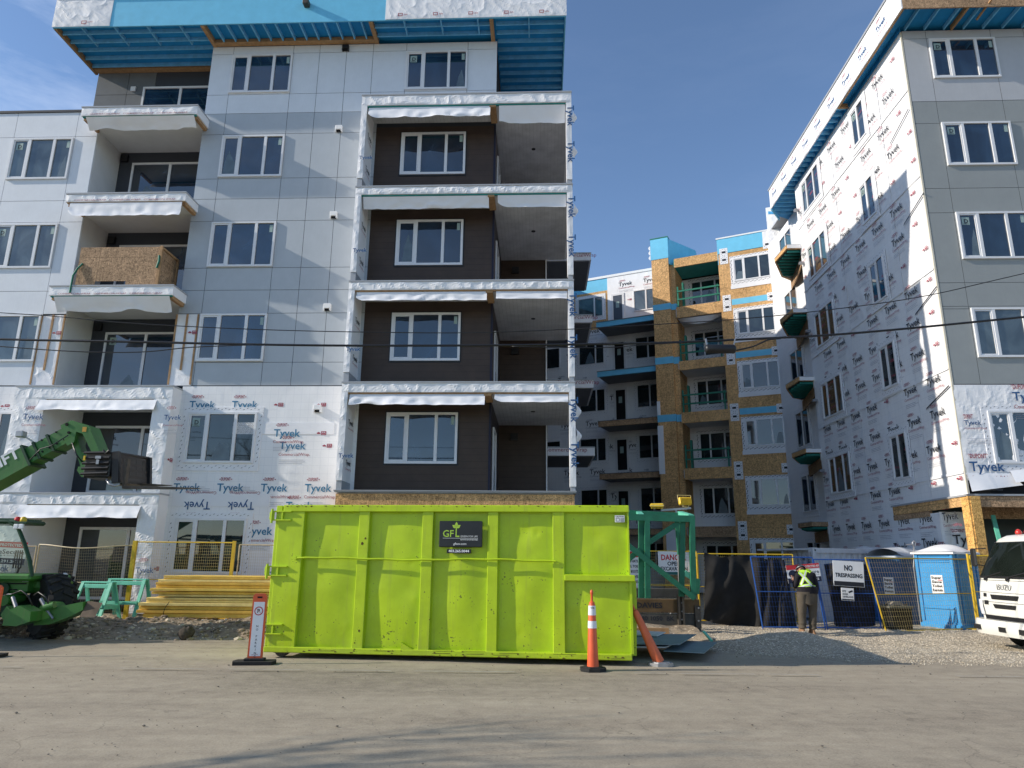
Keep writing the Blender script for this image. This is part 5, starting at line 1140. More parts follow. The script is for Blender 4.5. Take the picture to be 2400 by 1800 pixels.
# black cloths
M['cloth'] = simple('black_shade_cloth', (.030, .029, .028), .95, .08, .2, 4, .3, 90)
def cloth(pts_top, pts_bot, Y, label, parent=None, amp=.10, seed=0, name='shade_cloth'):
    mb = MB()
    def interp(pts, a):
        n = len(pts)-1; i = min(int(a*n), n-1); t_ = a*n-i; return (pts[i][0]*(1-t_)+pts[i+1][0]*t_, pts[i][1]*(1-t_)+pts[i+1][1]*t_)
    def fn(a, b_):
        t_ = interp(pts_top, a); q_ = interp(pts_bot, a); x = t_[0]*(1-b_)+q_[0]*b_; y = t_[1]*(1-b_)+q_[1]*b_
        p = P(x, y, Y); p.y += amp*(mnoise.noise(Vector((a*4+seed, b_*2+a*3, seed)))-.35*math.sin(math.pi*b_))*min(1, 6*b_+.3); return p
    mb.grid(fn, 48, 30); return mb.build(name, M['cloth'], None, smooth=True, label=label, cat='shade cloth', group='black shade cloths hung on the fence')
cloth([(1650, 1294), (1690, 1306), (1720, 1303), (1750, 1300), (1790, 1307)], [(1648, 1452), (1672, 1460), (1720, 1468), (1770, 1474), (1800, 1476)], 19.15, 'largest billowing black cloth hung on the yellow fence left of the worker', amp=.28, seed=3)
cloth([(1792, 1310), (1810, 1311), (1838, 1312)], [(1790, 1476), (1830, 1476), (1868, 1476)], 18.85, 'dark cloth slanting across the blue panel just left of the worker', amp=.12, seed=6)
cloth([(1931, 1322), (1950, 1320), (2000, 1325), (2040, 1321)], [(1955, 1462), (1960, 1468), (2010, 1470), (2052, 1466)], 18.85, 'black cloth hanging behind the no trespassing sign', amp=.10, seed=9)

# ================================================================= SIGNS
def sign(name, x0, y0, x1, y1, Y, label, draw, mt='white', tilt=0.0, th=.012):
    a = P(x0, y0, Y); b_ = P(x1, y1, Y); w_ = b_.x-a.x; h_ = a.z-b_.z
    ax = at(((a.x+b_.x)/2, Y, b_.z), SITE.yaw) @ Matrix.Rotation(tilt, 4, 'Y'); root = empty(name, ax, label, 'sign')
    mb = MB(ax); mb.bbox(-w_/2, w_/2, 0, th, 0, h_, .003); mb.build('board', M[mt] if isinstance(mt, str) else mt, root)
    tb = MB(ax); mats = draw(tb, w_, h_); tb.build('lettering', mats, root); return root
SR = flat('sign_red_bright', (.55, .03, .04)); SG = flat('sign_green', (.02, .12, .11)); NV = flat('navy_print', (.015, .02, .05))
def d_danger(t, w, h):
    t.cur = 0; put_text(t, 'DANGER', 0, h*.63, w=w*.8, h=h*.24, y=-.003, bold=.03, center=True)
    t.cur = 1; put_text(t, 'OPEN', 0, h*.40, w=w*.42, h=h*.17, y=-.003, bold=.03, center=True); put_text(t, 'EXCAVATION', 0, h*.19, w=w*.86, h=h*.16, y=-.003, bold=.03, center=True)
    t.cur = 2; t.box(-w*.49, w*.49, -.003, -.001, .005, h*.13); return [SR, M['ink_k'], SG]
sign('danger_sign', 1542, 1292, 1617, 1348, 19.45, 'white danger open excavation sign hung on the yellow fence', d_danger)
def d_nt(t, w, h):
    t.cur = 0; put_text(t, 'NO', 0, h*.63, w=w*.27, h=h*.22, y=-.003, bold=.03, center=True); put_text(t, 'TRESPASSING', 0, h*.36, w=w*.88, h=h*.16, y=-.003, bold=.03, center=True); t.box(-w*.48, w*.48, -.003, -.001, .01, h*.19); return [M['ink_k']]
sign('no_trespassing_sign', 1949, 1315, 2026, 1375, 18.45, 'white no trespassing sign on the black cloth right of the worker', d_nt, tilt=R(3))
def d_surv(t, w, h):
    t.cur = 0; put_text(t, 'SITE', -w*.42, h*.68, w=w*.28, h=h*.14, y=-.003, bold=.03); put_text(t, 'UNDER', -w*.42, h*.45, w=w*.45, h=h*.13, y=-.003, bold=.03); put_text(t, 'SURVEILLANCE', -w*.42, h*.24, w=w*.84, h=h*.13, y=-.003, bold=.03); t.box(-w*.45, w*.45, -.003, -.001, .01, h*.13)
    t.add([(w*.05, -.003, h*.72), (w*.38, -.003, h*.86), (w*.42, -.003, h*.74), (w*.12, -.003, h*.6)], [(0, 1, 2, 3)]); return [M['ink_k']]
sign('surveillance_sign', 1970, 1378, 2002, 1408, 18.45, 'small white site under surveillance sign below the no trespassing sign', d_surv, tilt=R(3))
def d_sec(t, w, h):
    t.cur = 0; t.box(-w*.5, w*.5, -.004, -.001, h*.74, h); t.cur = 1; put_text(t, 'PROTECTED BY', -w*.02, h*.80, w=w*.52, h=h*.12, y=-.007, bold=.02)
    t.cur = 2; put_text(t, 'LiveSecure', -w*.20, h*.46, w=w*.66, h=h*.2, y=-.004, bold=.01); put_text(t, 'Security & Surveillance', -w*.15, h*.36, w=w*.6, h=h*.06, y=-.004); t.box(-w*.5, w*.5, -.004, -.001, 0, h*.27)
    n = 20; t.add([(-w*.33+w*.12*math.cos(6.283*k/n), -.0045, h*.5+h*.22*math.sin(6.283*k/n)) for k in range(n)], [tuple(range(n))])
    t.cur = 1; put_text(t, '403.291.2622', -w*.12, h*.08, w=w*.55, h=h*.12, y=-.007, bold=.02); return [SR, M['white'], NV]
sign('security_sign', 1845, 1322, 1926, 1365, 18.45, 'red and white security company sign behind the worker', d_sec, tilt=R(-5))
sign('security_sign', -60, 1268, 58, 1322, 18.75, 'red and white security company sign seen through the green machine cab', d_sec, tilt=R(2))
def d_ppe(t, w, h):
    t.cur = 0; t.box(-w*.5, w*.5, -.003, -.001, h*.82, h*.98); t.cur = 1
    for k, s_ in enumerate(('HARD HATS', 'STEEL TOE', 'BOOTS', 'HIGH VIS', 'VESTS')): put_text(t, s_, w*.48-w*.55*(len(s_)/9), h*(.68-.14*k), w=w*.55*(len(s_)/9), h=h*.07, y=-.003, bold=.03)
    return [SR, M['ink_k']]
sign('safety_gear_sign', 1440, 1290, 1498, 1377, 19.3, 'white safety gear sign half hidden by the right end of the dumpster', d_ppe)
# ================================================================= GREEN TIMBER FRAME, CRIB BOARDS, WORK LIGHT
M['dgreen'] = simple('green_painted_timber', (.022, .155, .085), .55, .35, .25, 5, .2, 40)
Yg = 16.9
def pb(mb, a, b_, w, h, Y0=Yg, Y1=None, up=(0, 0, 1)):
    mb.beam(P(a[0], a[1], Y0), P(b_[0], b_[1], Y1 or Y0), w, h, up)
fr0 = P(1550, 1420, Yg); GFm = empty('timber_trestle', at((fr0.x, Yg+.5, .0)), 'tall green painted timber frame with diagonal braces standing on timber cribbing right of the dumpster', 'timber frame')
mb = MB(); pb(mb, (1440, 1211), (1628, 1216.5), .10, .15); mb.build('top_beam', M['dgreen'], GFm)
mb = MB(); pb(mb, (1440, 1200), (1602, 1208.5), .10, .13, Yg+1.1); mb.build('top_beam', M['dgreen'], GFm)
mb = MB()
for x0, x1 in ((1504, 1497), (1620, 1594)): mb.beam(P(x0, 1211, Yg+.03), P(x1, 1203, Yg+1.1), .13, .10)
mb.build('cross_tie', M['tealp'], GFm)
for a, b_, Y in (((1502.5, 1220), (1503, 1401), Yg+.15), ((1516.5, 1220), (1518, 1402), Yg), ((1600, 1220), (1597, 1398), Yg+.10), ((1622, 1222), (1625, 1404), Yg), ((1588, 1225), (1594, 1300), Yg+1.1), ((1634, 1356), (1632, 1392), Yg+.6)):
    mb = MB(); pb(mb, a, b_, .10, .12, Y, None, (1, 0, 0)); mb.build('post', M['dgreen'], GFm)
for a, b_, Y in (((1520, 1272), (1592, 1224), Yg+.05), ((1462, 1270), (1628, 1402), Yg-.06), ((1470, 1314), (1500, 1288), Yg+.1), ((1604, 1342), (1619, 1352), Yg+.2)):
    mb = MB(); pb(mb, a, b_, .04, .12, Y); mb.build('diagonal_brace', M['dgreen'] if a[0] != 1604 else M['tealp'], GFm)
M['crib'] = simple('brown_crib_timber', (.135, .085, .04), .7, .3, .35, 3, .3, 30); M['crib2'] = simple('grey_crib_timber', (.085, .08, .07), .75, .3, .35, 3, .3, 30)
yq = 17.2
CR = empty('timber_cribbing', at((P(1560, 1460, yq).x, yq+.1, 0)), 'heavy stencilled brown and grey boards on edge under the green frame', 'cribbing')
def rb(mb, x0, y0, x1, y1, Y, th): a = P(x0, y0, Y); b_ = P(x1, y1, Y); mb.bbox(a.x, b_.x, Y, Y+th, b_.z, a.z, .01)
mb = MB(); rb(mb, 1430, 1403, 1641, 1437, yq, .14); b1 = mb.build('upper_board', M['crib'], CR)
mb = MB(); rb(mb, 1430, 1438, 1641, 1471, yq+.01, .14); b2 = mb.build('lower_board', M['crib2'], CR)
mb = MB(); rb(mb, 1430, 1378, 1594, 1401, yq+.5, .14); mb.build('rear_board', M['crib2'], CR)
mb = MB(); rb(mb, 1628, 1420, 1645, 1473, yq-.05, .1); rb(mb, 1592, 1395, 1593.5, 1487, yq-.12, .12); rb(mb, 1602, 1395, 1603.5, 1487, yq-.12, .12); rb(mb, 1593, 1398, 1603, 1487, yq-.05, .02); mb.build('steel_post', M['steel'], CR)
mb = MB()
for yy in (1413, 1433, 1452): a = P(1598, yy, yq-.07); mb.cyl((a.x, a.y-.03, a.z), (a.x, a.y, a.z), .018, 8)
for yy in (1425, 1455): a = P(1637, yy, yq-.07); mb.cyl((a.x, a.y-.03, a.z), (a.x, a.y, a.z), .02, 8)
mb.build('bolt', M['grey_m'], CR)
a = P(1492, 1424, yq); tb = MB(Matrix.Translation((0, yq-.004, 0))); put_text(tb, 'DAVIES', a.x, a.z, w=.60, h=.12, y=0, bold=.03); tb.build('stencil', M['ink_k'], b1)
a = P(1496, 1454, yq); tb = MB(Matrix.Translation((0, yq+.006, 0))); put_text(tb, '780 1050  BK', a.x, a.z, w=.85, h=.10, y=0, bold=.02); tb.build('stencil', M['ink_k'], b2)
mb = MB(); x_ = P(1560, 1440, yq).x; mb.box(x_-1.2, x_+.8, yq-.05, yq+1.2, 0, .14); mb.build('base_timber', M['crib2'], CR)
YL = 18.2; wl = P(1584, 1195, YL); WL = empty('work_light', at((wl.x, YL, 0)), 'twin yellow floodlights on a grey cross bar above the green timber frame', 'work light')
mb = MB(); mb.tube([(wl.x, YL, 0), (wl.x, YL, wl.z)], .025, 8)
for k in range(3): a = k*2.1+.4; mb.tube([(wl.x, YL, .7), (wl.x+.6*math.cos(a), YL+.6*math.sin(a), .0)], .016, 6)
mb.build('tripod', M['grey_m'], WL)
mb = MB(); mb.beam(P(1549, 1196, YL), P(1619, 1191, YL), .05, .05); mb.build('cross_bar', M['grey_m'], WL)
def lamp(px, py, rx, rz, s_):
    c = P(px, py, YL); Mx = Matrix.Translation(c) @ Matrix.Rotation(rz, 4, 'Z') @ Matrix.Rotation(rx, 4, 'X')
    mb = MB(Mx); mb.bbox(-.165, .165, -.05, .05, -.10, .10, .02)
    for k in range(9): x = -.14+k*.035; mb.box(x-.006, x+.006, .05, .085, -.08, .08)
    o = mb.build('lamp_housing', M['yellow'], WL)
    mb = MB(Mx); mb.box(-.145, .145, -.056, -.05, -.08, .08); mb.build('lamp_glass', M['glass'], o)
    mb = MB(Mx); mb.tube([(-.08, .02, .10), (-.07, .02, .15), (-.03, .02, .165), (.03, .02, .165), (.07, .02, .15), (.08, .02, .10)], .01, 6); mb.tube([(-.17, 0, .0), (-.18, 0, -.16), (.18, 0, -.16), (.17, 0, 0)], .009, 6); mb.build('handle', M['yellow_w'], o)
lamp(1605, 1175, R(165), R(8), 1); lamp(1540, 1184, R(-82), R(-14), 1)

# ================================================================= CONTAINER, TOILETS, BIN, PIPES
M['cont'] = simple('white_container_paint', (.50, .51, .54), .45, .4, .14, 4, .05, 20)
def cont():
    c0 = P(1904, 1284, 20.8); e1 = P(1836, 1287, 22.6); ztc = c0.z; s1 = P(2075, 1283, 21.9)
    CN = empty('shipping_container', at((c0.x+1, 22, 0)), 'white corrugated shipping container standing behind the blue fence panels', 'container')
    def wallM(a, b_):
        d = Vector((b_.x-a.x, b_.y-a.y, 0)); L = d.length; d.normalize(); n_ = Vector((-d.y, d.x, 0)); return Matrix.Translation((a.x, a.y, 0)) @ Matrix(((d.x, n_.x, 0, 0), (d.y, n_.y, 0, 0), (0, 0, 1, 0), (0, 0, 0, 1))), L
    Ms, Ls = wallM(c0, s1); Ls = 6.0
    mb = MB(Ms); pts = []; x = .12
    while x < Ls-.12:
        for dx, dy in ((0, .0), (.07, 0), (.11, .04), (.18, .04), (.22, 0)): pts.append((x+dx, dy))
        x += .22
    vs = [(p[0], p[1]+.03, z) for z in (.15, ztc-.14) for p in pts]; n = len(pts); mb.add(vs, [(i, i+1, n+i+1, n+i) for i in range(n-1)])
    mb.build('side_wall', M['cont'], CN)
    mb = MB(Ms); mb.box(0, Ls, 0, .1, ztc-.14, ztc); mb.box(0, Ls, 0, .1, .0, .16); mb.box(0, .12, 0, .1, .16, ztc-.14); mb.box(-.01, .17, -.012, .16, ztc-.13, ztc+.01); mb.box(0, Ls, .1, 2.3, ztc-.06, ztc-.01); mb.build('frame', M['cont'], CN)
    mb = MB(Ms); mb.cyl((.08, -.016, ztc-.06), (.08, .0, ztc-.06), .03, 10); mb.build('corner_hole', M['dark'], CN)
    Me, Le = wallM(e1, c0)
    mb = MB(Me); mb.box(0, Le, 0, .06, .1, ztc); mb.build('door', M['cont'], CN)
    mb = MB(Me)
    for x in (.3, .55, .95, 1.2, 1.5, 1.75): mb.cyl((x, -.04, .2), (x, -.04, ztc-.1), .018, 6)
    mb.box(.85, .88, -.01, 0, .15, ztc-.05); mb.build('lock_rod', M['grey_m'], CN)
    for zz in (.28, .5, .75, 1.1, 1.5): pass
    tb = MB(Me); put_text(tb, 'CUBE', 1.05, ztc-.35, w=.3, y=-.012, bold=.02); put_text(tb, '22G1', 1.5, ztc-.42, w=.3, y=-.012, bold=.02); tb.box(1.1, 1.7, -.012, -.011, ztc-.75, ztc-.6); tb.build('lettering', M['ink_k'], CN)
cont()
M['pot'] = simple('bright_blue_plastic', (.035, .27, .56), .45, .45, .1, 4); M['potd'] = simple('dark_blue_plastic', (.012, .09, .22), .45, .45, .12, 4); M['silver'] = simple('silver_roof_plastic', (.55, .57, .60), .35, .5, .08, 4)
def toilet(px, py_top, Y, a, mt, rt, label, roof='arch', decal=True):
    c = P(px, py_top, Y); Hh = c.z; s_ = 1.06; Mx = Matrix.Translation((c.x, Y, .0)) @ Matrix.Rotation(a, 4, 'Z')
    T = empty('portable_toilet', Mx @ Matrix.Translation((s_/2, s_/2, 0)), label, 'portable toilet', 'blue portable toilets')
    mb = MB(Mx); mb.bbox(.03, s_-.03, .03, s_-.03, .16, Hh, .02); mb.build('body', mt, T)
    mb = MB(Mx); mb.bbox(-.04, s_+.04, -.04, s_+.04, .0, .13, .02); mb.bbox(.0, s_, .0, s_, .12, .18, .01); mb.build('skid', mt if decal else M['grey_m'], T)
    mb = MB(Mx)  # corner ribs, frames on both visible faces
    for x0, x1 in ((.0, .09), (.97, 1.06), (.18, .25), (.80, .86)): mb.bbox(x0, x1, .0, .035, .18, Hh-.02, .008)
    for y0, y1 in ((.0, .09), (.97, 1.06)): mb.bbox(.0, .035, y0, y1, .18, Hh-.02, .008)
    mb.bbox(.005, .03, .10, .96, .5, .55); mb.build('corner_rib', mt, T)
    mb = MB(Mx)
    for k in range(4):
        z = Hh-.12-.05*k; mb.bbox(.012, .04, .12, .94, z, z+.02, .004); mb.bbox(.12, .94, .012, .04, z, z+.02, .004)
    mb.build('vent_louvre', mt, T)
    mb = MB(Mx); mb.bbox(.27, .78, .015, .045, .20, Hh-.30, .01); mb.build('door', mt, T)
    mb = MB(Mx); n = 14
    if roof == 'dome':
        def fn(u, v): x, y = -.06+(s_+.12)*u, -.06+(s_+.12)*v; return (x, y, Hh-.01+.20*(1-abs(2*u-1)**2.4)*(1-abs(2*v-1)**2.4)+.012*math.cos(u*12))
    else:
        def fn(u, v): x, y = -.07+(s_+.14)*u, -.07+(s_+.14)*v; return (x, y, Hh-.02+.26*max(0, 1-abs(2*v-1)**2.2)*(1-.25*abs(2*u-1)**3)+.022*max(0, math.cos(u*15)))
    mb.grid(fn, 24, 16); mb.box(-.06, s_+.06, -.06, s_+.06, Hh-.06, Hh-.012); mb.build('roof', rt, T, smooth=R(50))
    if decal:
        WS = Mx @ Matrix(((0, 1, 0, 0), (-1, 0, 0, 0), (0, 0, 1, 0), (0, 0, 0, 1)))   # left face: x = -y
        mb = MB(WS); mb.box(-.66, -.38, .026, .029, Hh-1.05, Hh-.55) if False else mb.box(-.68, -.36, .020, .0295, Hh-1.08, Hh-.60); d = mb.build('decal', M['white'], T)
        tb = MB(WS); tb.cur = 0
        for k, s2 in enumerate(('Super', 'Save', 'Toilet', 'Rentals')): put_text(tb, s2, -.66, Hh-.70-.105*k, w=.27, h=.065, y=.018, bold=.04)
        tb.cur = 1; tb.box(-.50, -.37, .017, .018, Hh-.74, Hh-.72); put_text(tb, '403.000.0000' if False else '', 0, 0, w=1) if False else None
        tb.build('lettering', [M['ink_k'], SR], d)
    return T
toilet(2231, 1293, 18.85, R(27), M['pot'], M['white'], 'bright blue portable toilet with white roof, sunlit on its left face', 'dome')
toilet(2112, 1302, 20.3, R(24), M['potd'], M['silver'], 'dark blue portable toilet with ribbed silver roof next to the bright blue one')
toilet(2036, 1300, 21.6, R(24), M['potd'], M['silver'], 'dark blue portable toilet farthest left, between the white container and the silver roofed one')
BN = P(2105, 1480, 18.75); bb = empty('rubbish_bin', at((BN.x, 18.75, 0), R(5)), 'black slatted rubbish bin full of waste behind the yellow fence panel', 'bin')
Mx = at((BN.x, 18.75, 0), R(5)); mb = MB(Mx); zt__ = P(2105, 1420, 18.75).z
mb.ext([(-.25, .03), (.25, .03), (.30, zt__), (-.30, zt__)], 'y', -.22, .22)
for k in range(11): x = -.27+k*.054; mb.beam((x*.88, -.235, .06), (x, -.235, zt__-.04), .018, .02, up=(1, 0, 0))
mb.build('bin_body', M['black'], bb)
mb = MB(Mx); mb.bbox(-.33, .33, -.26, .26, zt__-.05, zt__+.01, .01); mb.build('rim', simple('bin_rim', (.12, .12, .10), .6, .3, .3, 6), bb)
mb = MB(Mx); mb.grid(lambda a, b_: (-.26+.52*a, -.2+.4*b_, zt__+.03+.09*mnoise.noise(Vector((a*4, b_*4, 2)))+.08*math.sin(a*3.1)*math.sin(b_*3.1)), 14, 10); mb.build('rubbish', simple('mixed_rubbish', (.22, .19, .15), .8, .3, .6, 9), bb)
mb = MB(); q = lambda x, y: P(x, y, 19.9)
mb.tube([q(2142, 1330), q(2142, 1300), q(2142, 1282), q(2139, 1278), q(2139, 1271), q(2142, 1267.5), q(2145, 1271), q(2144.5, 1280)], .022, 8); mb.tube([q(2141, 1275), q(2124, 1277)], .018, 8); a = q(2142, 1330); mb.tube([a, (a.x, a.y, 0)], .02, 8)
mb.build('hooked_pipe', M['grey_m'], None, smooth=R(50), label='thin grey pipe ending in a small hook above the dark blue toilets', cat='pipe')
mb = MB(); a = P(2327, 1208, 20.2); b_ = P(2344, 1275, 20.0); d = (b_-a).normalized(); e = a+d*((0-a.z)/d.z); mb.beam(a, e, .10, .07); mb.build('leaning_prop', M['tealp'], None, label='green painted timber prop leaning behind the white truck cab', cat='timber')

# ================================================================= TELESCOPIC HANDLER
M['mg'] = m_paint('machine_green', (.048, .19, .030), .45, .9, (.12, .10, .07), .15, .12, .61); M['dg'] = simple('dark_green_steel', (.012, .05, .018), .45, .4, .2, 5); M['brownp'] = simple('muddy_steel_plate', (.12, .085, .055), .7, .3, .3, 5, .2, 30)
TH = empty('telehandler', at((-9.6, 15.6, 0)), 'green telescopic handler with raised fork boom and lowered stabilisers cut off by the left edge', 'telehandler')
Yt = 15.7
def pp(x, y, Y=Yt): return P(x, y, Y)
def plate(mb, pts, Y0, Y1):
    q = [P(x, y, (Y0+Y1)/2) for x, y in pts]; n = len(q)
    mb.add([(p.x, Y0, p.z) for p in q]+[(p.x, Y1, p.z) for p in q], [tuple(range(n)), tuple(range(n, 2*n))[::-1]]+[(i, n+i, n+(i+1) % n, (i+1) % n) for i in range(n)])
BO = MB(); BO.beam(pp(-160, 1206), pp(84, 1066), .46, .54, (0, 1, 0)); 
# outer boom, inner boom
mb = MB(); a, b_ = pp(-170, 1208), pp(80, 1070); d = (b_-a).normalized(); upn = Vector((-d.z, 0, d.x))
mb.beam(a, b_, .50, .46, upn); bo = mb.build('outer_boom', M['mg'], TH)
mb = MB(); mb.beam(pp(60, 1081), pp(168, 1022), .40, .36, upn); ib = mb.build('inner_boom', M['mg'], TH)
mb = MB()
for px_ in (78, 100, 132): c = pp(px_, 1070-(px_-80)*.545); mb.beam(c-d*.025, c+d*.025, .56 if px_ < 90 else .47, .52 if px_ < 90 else .43, upn)
mb.build('boom_collar', M['dg'], bo)
mb = MB()
for k in range(9): c = pp(92+k*8.4, 1061-k*4.6); cc = c+upn*(.14 if k % 2 else -.11); mb.cyl((cc.x, Yt-.215, cc.z), (cc.x, Yt-.15, cc.z), .022, 8)
mb.build('pin_hole', M['dark'], ib)
mb = MB(); mb.tube([pp(70, 1078, Yt-.3), pp(95, 1052, Yt-.28), pp(120, 1045, Yt-.27), pp(160, 1020, Yt-.27)], .012, 5); mb.tube([pp(168, 1035, Yt-.2), pp(176, 1060, Yt-.3), pp(186, 1075, Yt-.3), pp(192, 1082, Yt-.2)], .014, 5); mb.tube([pp(170, 1040, Yt-.25), pp(180, 1068, Yt-.34), pp(194, 1084, Yt-.2)], .014, 5); mb.build('hydraulic_hose', M['black'], TH, smooth=True)
wt = Matrix(((d.x, 0, upn.x, 0), (d.y, 1, upn.y, 0), (d.z, 0, upn.z, 0), (0, 0, 0, 1)))
c = pp(-24, 1123); tb = MB(Matrix.Translation((c.x, Yt-.258, c.z)) @ wt); put_text(tb, 'ULIFT', 0, 0, w=.92, h=.24, y=0, bold=.03); tb.build('lettering', M['white'], bo)
# gooseneck head
mb = MB(); plate(mb, [(156, 1001), (181, 989), (221, 1001), (228, 1018), (246, 1062), (228, 1064), (207, 1020), (192, 1016), (187, 1040), (172, 1048), (166, 1040)], Yt-.22, Yt+.22); mb.build('boom_head', M['mg'], TH)
mb = MB(); plate(mb, [(172, 1035), (187, 1022), (206, 1090), (198, 1106), (192, 1082)], Yt-.12, Yt+.12); plate(mb, [(204, 1064), (216, 1062), (212, 1112), (230, 1121), (203, 1120), (193, 1105), (196, 1096), (201, 1096)], Yt-.2, Yt+.2); mb.build('tilt_link', M['mg'], TH)
mb = MB(); c = pp(171, 999); mb.cyl((c.x, Yt-.24, c.z), (c.x, Yt-.2, c.z), .035, 10); c = pp(176, 1018); mb.cyl((c.x, Yt-.25, c.z), (c.x, Yt-.2, c.z), .03, 10); mb.build('pivot_pin', M['dark'], TH)
c = pp(212, 1010); mb = MB(); mb.box(c.x-.05, c.x+.04, Yt-.226, Yt-.221, c.z-.06, c.z+.05); mb.build('warning_decal', simple('decal_orange', (.55, .3, .05), .5, .3, .2, 30), TH)
# fork carriage
mb = MB(); A0, A1 = P(272, 1064, 15.35), P(272, 1130, 15.35); B0, B1 = P(347, 1078, 16.55), P(347, 1138, 16.55)
for a, b_ in ((A0, A1), (B0, B1)): mb.beam(a+Vector((0, 0, .05)), b_-Vector((0, 0, .02)), .10, .14, (1, 0, 0))
for t_ in (.05, .3, .52, .75, .95): mb.beam(A0*(1-t_)+A1*t_, B0*(1-t_)+B1*t_, .05, .06)
for t_ in (.2, .4, .6, .8): mb.beam(A0*(1-t_)+B0*t_, A1*(1-t_)+B1*t_, .035, .04, (1, 0, 0))
mb.add([tuple(A0+Vector((.02, .03, -.02))), tuple(B0+Vector((.02, .0, -.02))), tuple(B1+Vector((.02, .0, .02))), tuple(A1+Vector((.02, .03, .02)))], [(0, 1, 2, 3)])
mb.tube([A0+Vector((0, 0, .02)), B0+Vector((0, 0, .04))], .035, 8); mb.build('fork_carriage', M['black'], TH)
mb = MB(); a = P(214, 1062, 15.5); b_ = P(266, 1122, 15.5); mb.bbox(a.x, b_.x, 15.3, 15.95, b_.z, a.z, .03)
for k in range(5): mb.cyl((a.x, 15.24, b_.z+.07+k*.115), (b_.x, 15.24, b_.z+.10+k*.11), .03, 8)
mb.tube([(b_.x-.15, 15.22, a.z+.03), (b_.x-.08, 15.2, a.z-.05), (b_.x-.02, 15.2, a.z+.02)], .02, 6); mb.build('fork_frame', M['black'], TH)
mb = MB(); mb.box(a.x+.02, a.x+.06, 15.2, 15.24, a.z-.2, a.z-.1); mb.build('yellow_valve', M['yellow'], TH); mb = MB(); mb.box(a.x+.28, a.x+.40, 15.2, 15.22, a.z-.16, a.z-.1); mb.box(a.x+.31, a.x+.37, 15.2, 15.22, a.z-.28, a.z-.18); mb.build('rating_plate', M['grey_m'], TH)
for sx, sy, ex, Y in ((300, 1137, 402, 16.3), (272, 1141, 470, 15.45)):
    a, b_ = P(sx+(20 if sx > 280 else 55), sy, Y), P(ex, sy+(-1 if sx > 280 else 5), Y); a.z = (a.z+b_.z)/2; b_.z = a.z
    mb = MB(); L = b_.x-a.x; mb.ext([(a.x-.35, a.z-.03), (a.x+L*.5, a.z-.03), (b_.x, a.z-.012), (b_.x, a.z-.004), (a.x+L*.5, a.z+.02), (a.x-.35, a.z+.035)], 'y', Y-.06, Y+.06); mb.beam((a.x-.33, Y, a.z), (a.x-.33, Y, a.z+.62), .05, .12, (0, 1, 0)); mb.build('fork', M['steel'], TH)
mb = MB(); mb.tube([P(250, 1124, 15.3), P(256, 1134, 15.25), P(268, 1139, 15.25), P(280, 1136, 15.3)], .025, 8); mb.build('hydraulic_hose', M['grey_m'], TH, smooth=True)
c = P(66, 1022, Yt); mb = MB(); mb.bbox(c.x-.10, c.x+.07, Yt-.3, Yt-.12, c.z-.07, c.z+.07, .02); mb.beam((c.x, Yt-.2, c.z), pp(84, 1040), .03, .03); mb.build('boom_lamp', M['grey_m'], TH)
# cab
M['clear'] = bpy.data.materials.new('cab_glass'); M['clear'].use_nodes = True; t = M['clear'].node_tree; t.nodes.clear()
o_ = t.nodes.new('ShaderNodeOutputMaterial'); mixs = t.nodes.new('ShaderNodeMixShader'); tr = t.nodes.new('ShaderNodeBsdfTransparent'); gl = t.nodes.new('ShaderNodeBsdfGlossy'); gl.inputs['Roughness'].default_value = .03; gl.inputs['Color'].default_value = (.8, .85, .9, 1); tr.inputs[0].default_value = (.50, .58, .53, 1)
lw = t.nodes.new('ShaderNodeLayerWeight'); lw.inputs[0].default_value = .25; ad = math_(t, 'ADD', math_(t, 'MULTIPLY', lw.outputs['Fresnel'], .55), .05); t.links.new(ad, mixs.inputs[0]); t.links.new(tr.outputs[0], mixs.inputs[1]); t.links.new(gl.outputs[0], mixs.inputs[2]); t.links.new(mixs.outputs[0], o_.inputs[0])
Yc = 14.75; Yd = 15.65
tl, bl_, br_, tr_ = (-110, 1222), (-110, 1350), (74, 1346), (42, 1224)
CB = MB()
for Y in (Yc, Yd):
    CB.tube([P(-110, 1350, Y), P(-110, 1232, Y), P(-70, 1220, Y), P(20, 1222, Y), P(42, 1236, Y), P(58, 1275, Y), P(70, 1315, Y), P(75, 1350, Y)], .04, 8)
for a in ((42, 1236), (75, 1348), (-110, 1232)): CB.tube([P(a[0], a[1], Yc), P(a[0], a[1], Yd)], .035, 6)
CB.build('cab_frame', M['dg'], TH, smooth=R(50))
mb = MB(); pts = [P(x, y, Yc) for x, y in ((-105, 1346), (-105, 1234), (-68, 1225), (20, 1226), (40, 1240), (56, 1278), (68, 1318), (72, 1346))]; mb.add([tuple(p) for p in pts], [tuple(range(len(pts)))])
q = [(42, 1238), (57, 1276), (69, 1316), (74, 1346)]
for i in range(3): mb.add([tuple(P(*q[i], Yc)), tuple(P(*q[i+1], Yc)), tuple(P(*q[i+1], Yd)), tuple(P(*q[i], Yd))], [(0, 1, 2, 3)])
mb.build('cab_glass', M['clear'], TH)
mb = MB(); a, b_ = P(-120, 1216, Yc), P(34, 1228, Yc); mb.bbox(a.x, b_.x+.06, Yc-.04, Yd+.04, b_.z, a.z, .04)
for k in range(6): mb.box(a.x+.1, b_.x, Yc+.1+k*.14, Yc+.14+k*.14, a.z, a.z+.03)
mb.build('cab_roof', M['dg'], TH)
mb = MB(); a = P(-60, 1352, 15.2); mb.bbox(a.x-.25, a.x+.25, 15.0, 15.5, a.z-.1, a.z+.35, .05); mb.bbox(a.x-.28, a.x-.12, 15.0, 15.5, a.z+.3, a.z+.95, .05); mb.build('seat', M['black'], TH)
